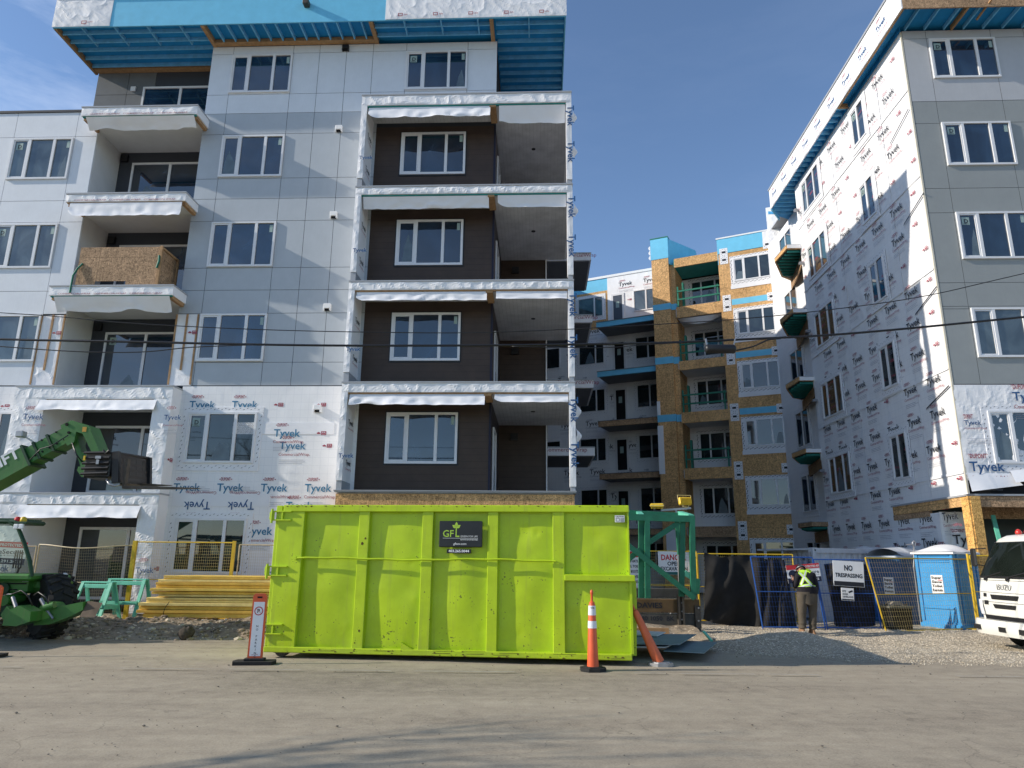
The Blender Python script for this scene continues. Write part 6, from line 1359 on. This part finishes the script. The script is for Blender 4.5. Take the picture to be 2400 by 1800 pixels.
for px_, mt in ((41, SR), (55, M['yellow'])):
    c = P(px_, 1219, Yc+.05); mb = MB(Matrix.Translation(c)); mb.lathe([(.06, -.05), (.065, .0), (.05, .05), (.02, .07)], 12); mb.build('beacon', mt, TH, smooth=True)
mb = MB(); a, b_ = P(34, 1228, Yc-.02), P(66, 1223, Yc-.02); mb.bbox(a.x, b_.x, Yc-.06, Yc+.2, a.z, a.z+.05); mb.build('beacon_bar', M['dg'], TH)
for px_ in (38, 50): c = P(px_, 1234, Yc-.08); mb = MB(); mb.bbox(c.x-.045, c.x+.045, c.y-.03, c.y+.03, c.z-.05, c.z+.05, .012); mb.build('work_lamp', M['white'], TH)
mb = MB(); mb.tube([P(45, 1330, 15.2), P(38, 1350, 15.2)], .02, 6); c = P(42, 1328, 15.2)
for k in range(4): mb.tube([P(30+k*6, 1332, 15.2), P(38+k*5, 1290, 15.3)], .014, 5)
mb.build('control_lever', M['black'], TH)
# hull
mb = MB(); a = P(75, 1345, Yc); b_ = P(75, 1362, Yc); mb.bbox(a.x-3, a.x, Yc-.05, Yd+.05, b_.z, a.z, .04); mb.build('cab_base', M['mg'], TH)
mb = MB(); a = P(66, 1350, 14.9); b_ = P(66, 1392, 14.9); mb.bbox(a.x-3, a.x, 14.9, 16.4, b_.z, a.z, .05); mb.bbox(a.x-.5, a.x+.18, 15.1, 16.2, b_.z+.02, a.z-.02, .10); mb.build('hull', M['mg'], TH)
for k in range(4): pass
mb = MB(); mb.tube([P(88, 1364, 15.8), P(120, 1360, 15.8), P(168, 1368, 15.8)], [.12, .085, .05], 10); mb.build('lamp_arm', M['mg'], TH, smooth=R(50))
c = P(150, 1352, 15.75); mb = MB(); mb.bbox(c.x-.14, c.x-.02, 15.65, 15.9, c.z-.08, c.z+.08, .02); o = mb.build('headlight', M['black'], TH)
mb = MB(Matrix.Translation((c.x+.0, 15.77, c.z)) @ Matrix.Rotation(R(90), 4, 'Y') @ Matrix.Rotation(R(-28), 4, 'X')); mb.lathe([(.085, -.03), (.085, .02), (.06, .05), (.01, .06)], 14); mb.build('headlight_lens', M['reflect'], o, smooth=R(40))
# wheels
def wheel(px, py, Y, r, w_, yaw, root, rimm):
    c = P(px, py, Y); c.z = r; Mx = Matrix.Translation(c) @ Matrix.Rotation(yaw, 4, 'Z') @ Matrix.Rotation(R(90), 4, 'X')
    mb = MB(Mx); mb.lathe([(r*.3, -w_*.2), (r*.55, -w_*.43), (r*.86, -w_*.5), (r*.97, -w_*.36), (r*.97, w_*.36), (r*.86, w_*.5), (r*.55, w_*.43), (r*.3, w_*.2)], 28); 
    for k in range(18):
        a = 2*math.pi*k/18; 
        for s_ in (-1, 1):
            aa = a+(.17 if s_ > 0 else 0); p0 = Vector((math.cos(aa)*r*.965, math.sin(aa)*r*.965, s_*w_*.47)); p1 = Vector((math.cos(aa+.16)*r*.985, math.sin(aa+.16)*r*.985, s_*w_*.02)); mb.beam(p0, p1, .075, .06, tuple(p0.normalized()))
    o = mb.build('wheel', M['rubber'], root, smooth=R(30))
    mb = MB(Mx); mb.lathe([(r*.54, -w_*.30), (r*.56, -w_*.4), (r*.56, w_*.4), (r*.54, w_*.30)], 24); mb.lathe([(r*.2, -w_*.34), (r*.2, w_*.34)], 14); mb.build('rim', rimm, o, smooth=R(30)); return o
wheel(112, 1450, 15.25, .63, .46, R(-38), TH, M['dg']); wheel(128, 1398, 16.9, .62, .46, R(-30), TH, M['dg'])
wheel(-170, 1450, 14.6, .60, .46, R(-4), TH, M['mg'])
mb = MB(); mb.bbox(-16.5, -11.6, 12.9, 15.2, .7, 1.75, .1); mb.box(-16, -11.2, 13.3, 14.9, .5, .75); mb.build('engine_cover', M['mg'], TH)
for xx in (-13.0, -15.6):
    pw = Matrix.Translation((xx, 13.05, .62)) @ Matrix.Rotation(R(90), 4, 'X'); mb = MB(pw); mb.lathe([(.35, -.2), (.58, -.22), (.62, -.15), (.62, .15), (.58, .22), (.35, .2)], 24); mb.build('wheel', M['rubber'], TH)
# stabilisers
mb = MB(); a = P(20, 1405, 14.5); mb.cyl(P(8, 1408, 14.6), P(50, 1400, 15.2), .10, 12); plate(mb, [(28, 1432), (60, 1418), (86, 1432), (84, 1455), (52, 1466), (20, 1464)], 14.05, 14.4); plate(mb, [(10, 1440), (24, 1420), (33, 1428), (28, 1450), (14, 1450)], 14.1, 14.3); mb.build('stabiliser', M['mg'], TH, smooth=R(30))
mb = MB(); q = [(33, 1428), (64, 1427), (43, 1465), (7, 1465)]; mb.add([tuple(P(x, y, 14.18+(.12 if y < 1440 else 0))) for x, y in q], [(0, 1, 2, 3)]); mb.add([tuple(P(x, y, 14.26+(.12 if y < 1440 else 0))) for x, y in q], [(3, 2, 1, 0)]); mb.build('foot_plate', M['brownp'], TH)
mb = MB(); plate(mb, [(96, 1436), (108, 1420), (118, 1410), (135, 1412), (144, 1422), (206, 1409), (207, 1428), (180, 1442), (128, 1462), (92, 1464)], 14.45, 14.8); mb.cyl(P(105, 1425, 14.42), P(128, 1418, 14.42), .07, 12); mb.build('stabiliser', M['mg'], TH, smooth=R(30))
mb = MB(); q = [(206, 1408), (241, 1413), (222, 1447), (186, 1446)]; mb.add([tuple(P(x, y, 14.4+(.15 if y < 1430 else 0))) for x, y in q]+[tuple(P(x, y, 14.5+(.15 if y < 1430 else 0))) for x, y in q], [(0, 1, 2, 3), (7, 6, 5, 4), (0, 4, 5, 1), (1, 5, 6, 2), (2, 6, 7, 3), (3, 7, 4, 0)]); mb.build('foot_plate', M['brownp'], TH)
mb = MB(); c = P(121, 1445, 15.04); mb.bbox(c.x-.05, c.x+.05, 15.03, 15.1, c.z-.09, c.z+.1, .03); mb.build('stabiliser_pin', M['dark'], TH)
mb = MB(); mb.tube([P(96, 1404, 14.5), P(112, 1432, 14.42)], .035, 10); mb.tube([P(112, 1432, 14.42), P(124, 1450, 14.4)], .022, 8); mb.tube([P(30, 1400, 14.2), P(38, 1424, 14.1)], .035, 10); mb.build('stabiliser_ram', M['grey_m'], TH, smooth=R(40))
mb = MB(); mb.tube([P(80, 1395, 14.6), P(90, 1388, 14.45), P(108, 1400, 14.4), P(116, 1424, 14.38)], .014, 6); mb.tube([P(30, 1392, 14.3), P(50, 1384, 14.2), P(66, 1396, 14.2), P(76, 1420, 14.2)], .014, 6); mb.build('hydraulic_hose', M['black'], TH, smooth=True)
mb = MB()
for (x, y) in ((8, 1368), (30, 1368), (52, 1368), (30, 1382)): c = P(x, y, 14.88); mb.box(c.x-.10, c.x+.08, 14.88, 14.9, c.z-.012, c.z+.012)
mb.build('hull_louvre', M['dark'], TH)
mb = MB(); c = P(8, 1380, 14.86); mb.cyl((c.x, 14.84, c.z), (c.x, 14.9, c.z), .12, 20); mb.build('filler_cap', M['dg'], TH)
c = P(58, 1360, 14.87); mb = MB(); mb.box(c.x-.06, c.x+.06, 14.885, 14.897, c.z-.03, c.z+.03); mb.build('notice_decal', M['sticker'], TH)
mb = MB(); a = P(60, 1400, 15.5); mb.box(a.x-3, a.x+.1, 15.0, 16.6, .42, a.z); mb.cyl((a.x+.1, 14.8, .6), (a.x+.1, 16.7, .6), .12, 10); mb.build('chassis', M['dg'], TH)

# ================================================================= TRUCK
M['tw'] = simple('white_truck_paint', (.76, .75, .69), .28, .5, .03, 2, 0, 1, 0, .5); M['tglass'] = m_glass('windscreen_glass', (.016, .022, .018), .8); M['tblack'] = simple('truck_black_trim', (.02, .02, .02), .4, .5, .2, 8)
Xf = P(2291, 1440, 15.4).x; TM = Matrix.Translation((Xf, 15.4, 0)) @ Matrix.Rotation(R(-1), 4, 'Z') @ Matrix(((0, 1, 0, 0), (-1, 0, 0, 0), (0, 0, 1, 0), (0, 0, 0, 1)))
TR = empty('truck', TM @ Matrix.Translation((1, 2.5, 0)), 'white cab-over delivery truck with red roof lamps parked facing left at the right edge', 'truck')
WT = 2.0
def outline(z, off=0, n=10):
    """cab outline at height z, from rear of the far side round the front to the near side"""
    kn = [(.50, -.02, 0), (.85, -.07, 0), (1.15, -.04, 0), (1.38, .02, .0), (1.46, .06, .01), (2.06, .36, .07), (2.16, .44, .09), (2.24, .60, .13), (2.27, .85, .2)]
    for i in range(len(kn)-1):
        if kn[i][0] <= z <= kn[i+1][0]: break
    else: i = 0 if z < .5 else len(kn)-2
    t_ = max(0, min(1, (z-kn[i][0])/(kn[i+1][0]-kn[i][0]))); yf = kn[i][1]*(1-t_)+kn[i+1][1]*t_-off; ins = kn[i][2]*(1-t_)+kn[i+1][2]*t_-off
    r = .26; pts = [(ins, 1.75), (ins, 1.0), (ins, yf+r+.05)]
    for k in range(n+1): a = math.pi-k*math.pi/2/n; pts.append((ins+r+r*math.cos(a), yf+.10+r-(r+.06)*math.sin(a)+.0))
    for k in range(1, 6): x = ins+r+(WT-2*ins-2*r)*k/6; pts.append((x, yf+.04-.035*math.sin(math.pi*k/6)))
    for k in range(n+1): a = math.pi/2-k*math.pi/2/n; pts.append((WT-ins-r+r*math.cos(a), yf+.10+r-(r+.06)*math.sin(a)))
    pts += [(WT-ins, yf+r+.05), (WT-ins, 1.0), (WT-ins, 1.75)]
    return pts
def shell(mb, zs_, off=0, i0=0, i1=None):
    rings = [outline(z, off)[i0:i1] for z in zs_]; n = len(rings[0])
    mb.add([(x, y, z) for rg, z in zip(rings, zs_) for x, y in rg], [(j*n+i, j*n+i+1, (j+1)*n+i+1, (j+1)*n+i) for j in range(len(zs_)-1) for i in range(n-1)])
mb = MB(TM); shell(mb, [.50, .65, .85, 1.0, 1.15, 1.28, 1.38, 1.46, 1.6, 1.8, 2.06, 2.12, 2.16, 2.20, 2.24, 2.265, 2.27])
top = outline(2.27); mb.add([(x, y, 2.27) for x, y in top], [tuple(range(len(top)))]); mb.build('cab_body', M['tw'], TR, smooth=R(40))
mb = MB(TM); shell(mb, [1.42, 1.55, 1.75, 1.95, 2.08], .012, 4, -4); mb.build('windscreen', M['tglass'], TR, smooth=R(40))
mb = MB(TM); shell(mb, [1.38, 1.42], .018, 3, -3); shell(mb, [2.08, 2.10], .018, 3, -3); shell(mb, [1.40, 1.7, 2.09], .018, 3, 11); mb.build('windscreen_trim', M['tblack'], TR, smooth=R(40))
mb = MB(TM); shell(mb, [1.45, 2.05], .012, 0, 3); mb.build('side_window', M['tglass'], TR)
def front(x, z, o=0.0): # y of the front skin
    pts = outline(z); 
    for i in range(2, len(pts)-3):
        if pts[i][0] <= x <= pts[i+1][0]: t_ = (x-pts[i][0])/max(1e-6, pts[i+1][0]-pts[i][0]); return pts[i][1]*(1-t_)+pts[i+1][1]*t_-o
    return pts[8][1]-o
def fpatch(mb, x0, x1, z0, z1, o=.012, n=8, sk=0):
    mb.grid(lambda a, b_: (x0+(x1-x0)*a+sk*b_*(1 if a > .5 else -1), front(x0+(x1-x0)*a, z0+(z1-z0)*b_, o), z0+(z1-z0)*b_), n, 2)
mb = MB(TM); fpatch(mb, .62, 1.38, .97, 1.06, .012, 8, .04); fpatch(mb, .70, 1.30, .80, .88, .012, 8, .04)
for x in (.34, 1.56): fpatch(mb, x, x+.10, 1.01, 1.08, .012, 2); fpatch(mb, x+.02, x+.16, .86, .94, .012, 2)
fpatch(mb, 1.55, 1.80, 1.29, 1.335, .012, 4); mb.build('grille', M['tblack'], TR)
mb = MB(TM); fpatch(mb, .30, 1.7, .58, .66, .02, 12); mb.build('bumper_gap', M['dark'], TR)
for x0, x1 in ((.05, .32), (1.68, 1.95)):
    mb = MB(TM); fpatch(mb, x0, x1, .66, .95, .03, 5); mb.build('headlight', M['reflect'], TR, smooth=True)
tb = MB(TM @ Matrix.Translation((0, front(1.0, 1.18)-.006, 0))); put_text(tb, 'ISUZU', .80, 1.155, w=.42, y=0, bold=.015); tb.build('lettering', M['grey_m'], TR)
mb = MB(TM)
def bump_fn(a, b_):
    x = -.04+(WT+.08)*a; z = .30+.28*b_; e = 1-abs(2*a-1)**6; return (x, -.22+.30*(1-e)-.03*math.sin(b_*3.1), z)
mb.grid(bump_fn, 30, 6); mb.grid(lambda a, b_: (-.04+(WT+.08)*a, -.22+.30*(abs(2*a-1)**6)+b_*.35, .58), 30, 2); mb.build('bumper', M['tw'], TR, smooth=R(50))
mb = MB(TM)
for x in (.26, 1.02, 1.60): mb.box(x, x+.20, -.262, -.20, .38, .47)
mb.build('bumper_opening', M['tblack'], TR)
mb = MB(TM); fpatch(mb, .05, 1.95, 1.335, 1.342, .006, 12); mb.build('panel_seam', M['dark'], TR)
mb = MB(TM)
for x, x2 in ((.42, .85), (1.12, 1.55)): y_ = front(x, 1.40, .03); mb.tube([(x, y_-.01, 1.36), (x+.05, y_, 1.41), (x2, front(x2, 1.52, .03), 1.50)], .012, 5); mb.cyl((x, y_-.04, 1.35), (x, y_+.04, 1.37), .03, 8)
mb.build('wiper', M['tblack'], TR)
mb = MB(TM)
for x0, x1, z in ((.10, 1.9, 1.10), (.10, 1.9, .915)): fpatch(mb, x0, x1, z, z+.006, .008, 14)
for x in (.06, 1.94): fpatch(mb, x-.004, x+.004, .97, 1.33, .008, 2)
mb.box(-.006, .0, .62, .63, .7, 2.0); mb.box(-.006, .0, .40, 1.7, .70, .708); mb.build('panel_seam', M['dark'], TR)
mb = MB(TM); mb.bbox(-.025, .0, 1.35, 1.50, 1.22, 1.26, .01); mb.build('door_handle', M['tblack'], TR)
mb = MB(TM); mb.tube([(1.25, .42, 1.42), (1.3, .5, 1.5)], .02, 6); mb.tube([(1.3+.19*math.cos(k*.5236), .48+.1*math.sin(k*.5236), 1.5+.14*math.sin(k*.5236)) for k in range(13)], .012, 6); mb.build('steering_wheel', M['tblack'], TR)
mb = MB(TM); mb.tube([(-.02, .35, 1.62), (-.10, .2, 1.64), (-.12, .18, 1.8), (-.10, .2, 1.97), (-.0, .38, 1.98)], .014, 6); mb.bbox(-.2, -.04, .14, .2, 1.60, 1.98, .03); mb.build('mirror', M['tblack'], TR)
for x in (.55, .82): mb = MB(TM @ Matrix.Translation((x, .75, 2.28))); mb.lathe([(.06, -.02), (.065, .02), (.04, .07), (.01, .085)], 12); mb.build('roof_lamp', simple('red_lamp_lens', (.55, .04, .03), .2, .5, .05, 3), TR, smooth=True)
mb = MB(TM); mb.box(-.05, WT+.05, 2.0, 7.0, .95, 2.9); mb.build('cargo_box', M['tw'], TR); mb = MB(TM); mb.box(.5, 1.5, 0.1, 7, .45, .9); mb.build('chassis', M['dark'], TR)
for x in (.15, 1.85):
    for y in (.85, 5.2):
        Mx = TM @ Matrix.Translation((x, y, .38)) @ Matrix.Rotation(R(90), 4, 'Y'); mb = MB(Mx); mb.lathe([(.2, -.11), (.34, -.12), (.38, -.08), (.38, .08), (.34, .12), (.2, .11)], 24); o = mb.build('wheel', M['rubber'], TR, smooth=R(30)); mb = MB(Mx); mb.lathe([(.21, -.10), (.21, .10)], 18); mb.build('rim', M['grey_m'], o)
# ================================================================= PERSON
def skin_mesh(name, verts, edges, radii, mats, matfn, parent, M0, root_i=0):
    me = bpy.data.meshes.new(name+'_raw'); me.from_pydata([tuple(v) for v in verts], edges, []); o = bpy.data.objects.new(name+'_raw', me); COL.objects.link(o)
    o.modifiers.new('s', 'SKIN'); sub_ = o.modifiers.new('u', 'SUBSURF'); sub_.levels = 2; sub_.render_levels = 2
    sk = me.skin_vertices[0].data
    for i, r in enumerate(radii): sk[i].radius = r if isinstance(r, tuple) else (r, r); sk[i].use_root = (i == root_i)
    dg = bpy.context.evaluated_depsgraph_get(); dg.update(); m2 = bpy.data.meshes.new_from_object(o.evaluated_get(dg))
    mb = MB(); mb.v = [v.co.copy() for v in m2.vertices]; mb.f = [tuple(p.vertices) for p in m2.polygons]; mb.mi = [matfn(p.center) for p in m2.polygons]
    bpy.data.objects.remove(o); bpy.data.meshes.remove(me); bpy.data.meshes.remove(m2)
    raw = (list(mb.v), list(mb.f)); ob = mb.build(name, mats, parent, smooth=True); return ob, raw
ft = G(1891, 1485, .075); Yp = ft.y
PE = empty('person', at((ft.x, Yp, .07)), 'person from behind in dark jacket, lime hi-vis straps and brown trousers, head bent down', 'person')
def J(x, y, dy=0.0): return P(x, y, Yp+dy)
jo = {'pelvis': (J(1892, 1397, .0), (.155, .125)), 'waist': (J(1891, 1380, .06), (.165, .115)), 'chest': (J(1888, 1358, .16), (.19, .13)), 'upch': (J(1886, 1346, .24), (.16, .11)), 'neck': (J(1882, 1339, .32), (.065, .065)), 'head': (J(1878, 1338, .43), (.095, .105)), 'headt': (J(1876, 1334, .50), (.07, .08)),
 'lsh': (J(1869, 1349, .20), .078), 'lel': (J(1864, 1377, .22), .062), 'lwr': (J(1861, 1364, .40), .042),
 'rsh': (J(1906, 1349, .18), .078), 'rel': (J(1914, 1375, .10), .062), 'rwr': (J(1913, 1391, .26), .042),
 'lhip': (J(1881, 1400, .0), .115), 'lkn': (J(1880, 1441, .0), .088), 'lank': (J(1881, 1472, .0), .070), 'rhip': (J(1903, 1400, .0), .115), 'rkn': (J(1905, 1441, .02), .088), 'rank': (J(1905, 1474, .0), .070)}
# fingers
names = list(jo); V = [jo[k][0] for k in names]; Rr = [jo[k][1] for k in names]; ix = {k: i for i, k in enumerate(names)}
E_ = [(ix[a], ix[b_]) for a, b_ in (('pelvis', 'waist'), ('waist', 'chest'), ('chest', 'upch'), ('upch', 'neck'), ('neck', 'head'), ('head', 'headt'), ('upch', 'lsh'), ('lsh', 'lel'), ('lel', 'lwr'), ('upch', 'rsh'), ('rsh', 'rel'), ('rel', 'rwr'), ('pelvis', 'lhip'), ('lhip', 'lkn'), ('lkn', 'lank'), ('pelvis', 'rhip'), ('rhip', 'rkn'), ('rkn', 'rank'))]
def hand(wr, direction, side):
    w = V[ix[wr]]; d = direction.normalized(); s_ = side.normalized(); n_ = d.cross(s_)
    p = len(V); V.append(w+d*.07); Rr.append((.036, .020)); E_.append((ix[wr], p))
    for k in range(4):
        base = w+d*.10+s_*(k-1.5)*.019; L = (.07, .08, .075, .06)[k]
        i = len(V); V.extend([base, base+d*L*.5+n_*.010, base+d*L*.85+n_*.035]); Rr.extend([.0095, .0088, .0078]); E_.extend([(p, i), (i, i+1), (i+1, i+2)])
    i = len(V); V.extend([w+d*.045-s_*.04, w+d*.08-s_*.058+n_*.012]); Rr.extend([.011, .009]); E_.extend([(p, i), (i, i+1)])
hand('lwr', Vector((-.02, .25, .95)), Vector((1, .2, 0))); hand('rwr', Vector((-.3, .7, -.5)), Vector((1, .3, .3)))
M['jacket'] = simple('dark_jacket', (.016, .014, .018), .8, .25, .25, 9, .4, 30); M['trouser'] = simple('brown_work_trousers', (.095, .078, .058), .85, .2, .2, 7, .5, 16); M['skin'] = simple('skin', (.42, .22, .15), .5, .4, .08, 20); M['boot'] = simple('tan_boots', (.27, .15, .08), .7, .3, .25, 12)
zw = J(1891, 1388).z; wl_, wr_ = V[ix['lwr']], V[ix['rwr']]; hd = V[ix['head']]; nk = V[ix['neck']]
def mfn(c):
    if (c-hd).length < .17 and c.z > nk.z-.05 and c.y > nk.y+.02: return 2
    for w in (wl_, wr_):
        if (c-w).dot((w-(V[ix['lel']] if w is wl_ else V[ix['rel']])).normalized()) > -.01 and (c-w).length < .22: return 2
    return 0 if c.z > zw-.06 else 1
body, raw = skin_mesh('body', V, E_, Rr, [M['jacket'], M['trouser'], M['skin']], mfn, PE, None, 0)
# trousers with folds, wider than the legs
mb = MB()
for s_ in ('l', 'r'):
    h, k_, a = V[ix[s_+'hip']], V[ix[s_+'kn']], V[ix[s_+'ank']]
    def fn(u, v, h=h, k_=k_, a=a):
        p = h*(1-v*2)+k_*(v*2) if v < .5 else k_*(2-2*v)+a*(2*v-1); r = .128-.045*min(1, v*1.6)+.006*math.sin(v*40)*(v > .78)+.008*mnoise.noise(Vector((u*6, v*9, h.x)))
        an = u*2*math.pi; return (p.x+r*math.cos(an), p.y+r*1.05*math.sin(an), p.z+.07*(1-v))
    mb.grid(fn, 20, 34)
pc_ = (V[ix['lhip']]+V[ix['rhip']])/2
mb.grid(lambda u, v: (pc_.x+(.225-.03*v**2)*math.cos(u*6.2832), pc_.y+.02*(1-v)+(.155-.02*v)*math.sin(u*6.2832)*(1+.0*v), zw+.01-.30*v*(1-.3*abs(math.cos(u*6.2832)))), 28, 8)
mb.build('trousers', M['trouser'], PE, smooth=True)
mb = MB(); wst = V[ix['waist']]
mb.grid(lambda u, v: (wst.x+(.225+.01*v+.004*math.sin(u*40))*math.cos(u*6.2832), wst.y-.03+(.165)*math.sin(u*6.2832), wst.z+.05-.15*v), 30, 6); mb.build('jacket_hem', M['jacket'], PE, smooth=True)
for s_, dx in (('l', -.02), ('r', .02)):
    a = V[ix[s_+'ank']]; mb = MB(); x = a.x
    mb.grid(lambda u, v, x=x: (x+(.062*(1-.25*v))*math.cos(u*6.2832)+dx*math.sin(u*6.28)*.2, a.y+.04+(.155-.07*v)*math.sin(u*6.2832)+.02*(1-v), .085+.13*v-.035*max(0, math.sin(u*6.2832))*v), 20, 6)
    mb.add([(x+.066*math.cos(k*.5236), a.y+.06+.16*math.sin(k*.5236), .07) for k in range(12)]+[(x+.066*math.cos(k*.5236), a.y+.06+.16*math.sin(k*.5236), .098) for k in range(12)], [tuple(range(12)), tuple(range(12, 24))]+[(k, (k+1) % 12, 12+(k+1) % 12, 12+k) for k in range(12)]); mb.build('boot', M['boot'], PE, smooth=R(50))
# cap, hood, face details
Mh = Matrix.Translation(hd+Vector((0, .01, .01))) @ Matrix.Rotation(R(-38), 4, 'X') @ Matrix.Rotation(R(12), 4, 'Z')
mb = MB(Mh); mb.grid(lambda u, v: (.112*math.cos(u*6.2832)*math.cos(v*1.5), .125*math.sin(u*6.2832)*math.cos(v*1.5), .02+.125*math.sin(v*1.5)), 24, 8); mb.add([(x, y, .025) for x, y in ((-.09, .09), (-.07, .2), (0, .225), (.07, .2), (.09, .09))]+[(x, y, .035) for x, y in ((-.09, .09), (-.07, .2), (0, .225), (.07, .2), (.09, .09))], [(0, 1, 2, 3, 4), (5, 6, 7, 8, 9), (0, 5, 6, 1), (1, 6, 7, 2), (2, 7, 8, 3), (3, 8, 9, 4)]); mb.build('cap', M['black'], PE, smooth=R(50))
mb = MB(Mh); mb.grid(lambda u, v: (.115*math.cos(u*6.2832)*(1+.002), .128*math.sin(u*6.2832), .035+.012*v), 24, 1); mb.build('cap_band', M['grey_m'], PE, smooth=True)
mb = MB(Mh)
for sx in (-1, 1): mb.grid(lambda u, v: (sx*(.100+.02*math.sin(v*3.14)), -.01+.03*(u-.5), -.02+.06*(v-.5)), 3, 4)
mb.tube([(0, .105, -.01), (0, .135, -.045), (0, .105, -.055)], .012, 6); mb.build('ear_and_nose', M['skin'], PE, smooth=True)
mb = MB(Mh)
for sx in (-.035, .035): mb.bbox(sx-.015, sx+.015, .10, .108, -.006, .006, .003)
mb.bbox(-.025, .025, .096, .104, -.085, -.078, .003); mb.build('eye_and_mouth', M['black'], PE)
lw_ = V[ix['lwr']]; mb = MB(at(lw_+Vector((.02, .06, .08)), R(20))); mb.bbox(-.04, .04, -.006, .006, -.075, .075, .004); PH = mb.build('phone', M['black'], None, label='small black phone held up in the bent worker\'s left hand', cat='phone')
# hi-vis straps draped on the back of the jacket
from mathutils.bvhtree import BVHTree
bv = BVHTree.FromPolygons([tuple(v) for v in raw[0]], raw[1])
def strap(pts, w_, mt, off, name='hi_vis_strap'):
    mb = MB(); n = 14; rows = []
    for k in range(n+1):
        t_ = k/n*(len(pts)-1); i = min(int(t_), len(pts)-2); f_ = t_-i; c = Vector(pts[i])*(1-f_)+Vector(pts[i+1])*f_; tg = (Vector(pts[i+1])-Vector(pts[i])).normalized(); nn = Vector((-tg.y, tg.x))
        row = []
        for j in range(5):
            q = c+nn*w_*(j/4-.5); dr = ray(q.x, q.y); hit = bv.ray_cast(CAM, dr.normalized())
            p = hit[0] if hit[0] is not None else P(q.x, q.y, Yp+.1); row.append(p-dr.normalized()*off)
        rows.append(row)
    # smooth out creases
    for _ in range(2):
        for k in range(1, n):
            for j in range(5): rows[k][j] = (rows[k-1][j]+rows[k][j]*2+rows[k+1][j])/4
    mb.add([p for r_ in rows for p in r_], [(k*5+j, k*5+j+1, (k+1)*5+j+1, (k+1)*5+j) for k in range(n) for j in range(4)]); mb.build(name, mt, PE, smooth=True)
M['hiv'] = simple('lime_fabric', (.50, .78, .06), .7, .3, .06, 10); M['silv'] = simple('silver_tape', (.50, .52, .55), .35, .5, .08, 10)
for pts in ([(1889, 1337), (1884, 1354), (1877, 1371)], [(1873, 1341), (1886, 1354), (1902, 1371)], [(1870, 1378), (1884, 1373), (1898, 1371), (1911, 1376)], [(1871, 1342), (1880, 1338), (1885, 1340)], [(1900, 1341), (1896, 1337), (1888, 1336)]):
    strap(pts, 7.0, M['hiv'], .018)
    if len(pts) > 2 and pts[0][0] not in (1871, 1900): strap(pts, 3.2, M['silv'], .026, 'reflective_strip')

# ================================================================= BARE TREES (off the left of the view; they throw the branch shadows on the road)
M['bark'] = simple('grey_bark', (.10, .08, .06), .9, .2, .3, 9, .6, 20)
def tree(x, y, h, seed, label):
    rnd = random.Random(seed); T = empty('bare_tree', at((x, y, 0)), label, 'tree', 'bare street trees'); tm = MB(Matrix.Translation((x, y, 0))); cm = MB(Matrix.Translation((x, y, 0)))
    tm.tube([(0, 0, -.1), (.05, 0, h*.2), (.0, .06, h*.4), (.08, .02, h*.62)], [.22, .18, .14, .09], 10); tm.build('trunk', M['bark'], T, smooth=True)
    def br(p, d, L, r, dep):
        q = [p]; dd = d.copy()
        for k in range(3): dd = (dd+Vector((rnd.uniform(-.25, .25), rnd.uniform(-.25, .25), rnd.uniform(-.05, .22)))).normalized(); q.append(q[-1]+dd*L/3)
        cm.tube(q, [r, r*.85, r*.7, r*.5], 5 if dep < 2 else 3, False)
        if dep < 4:
            for k in range(4 if dep < 3 else 3):
                s_ = q[rnd.choice((1, 2, 3))]; nd_ = (dd+Vector((rnd.uniform(-1, 1), rnd.uniform(-1, 1), rnd.uniform(-.2, .7)))*.9).normalized(); br(s_, nd_, L*rnd.uniform(.5, .72), r*.55, dep+1)
    for k in range(9):
        a = k*2.4; z = h*(.28+.04*k); br(Vector((.03, .02, z)), Vector((math.cos(a), math.sin(a), .75)).normalized(), h*.36*(1-.03*k), .075, 0)
    cm.build('crown', M['bark'], T)
tree(-14.5, 2.3, 8.5, 3, 'bare leafless tree off the left side of the road')
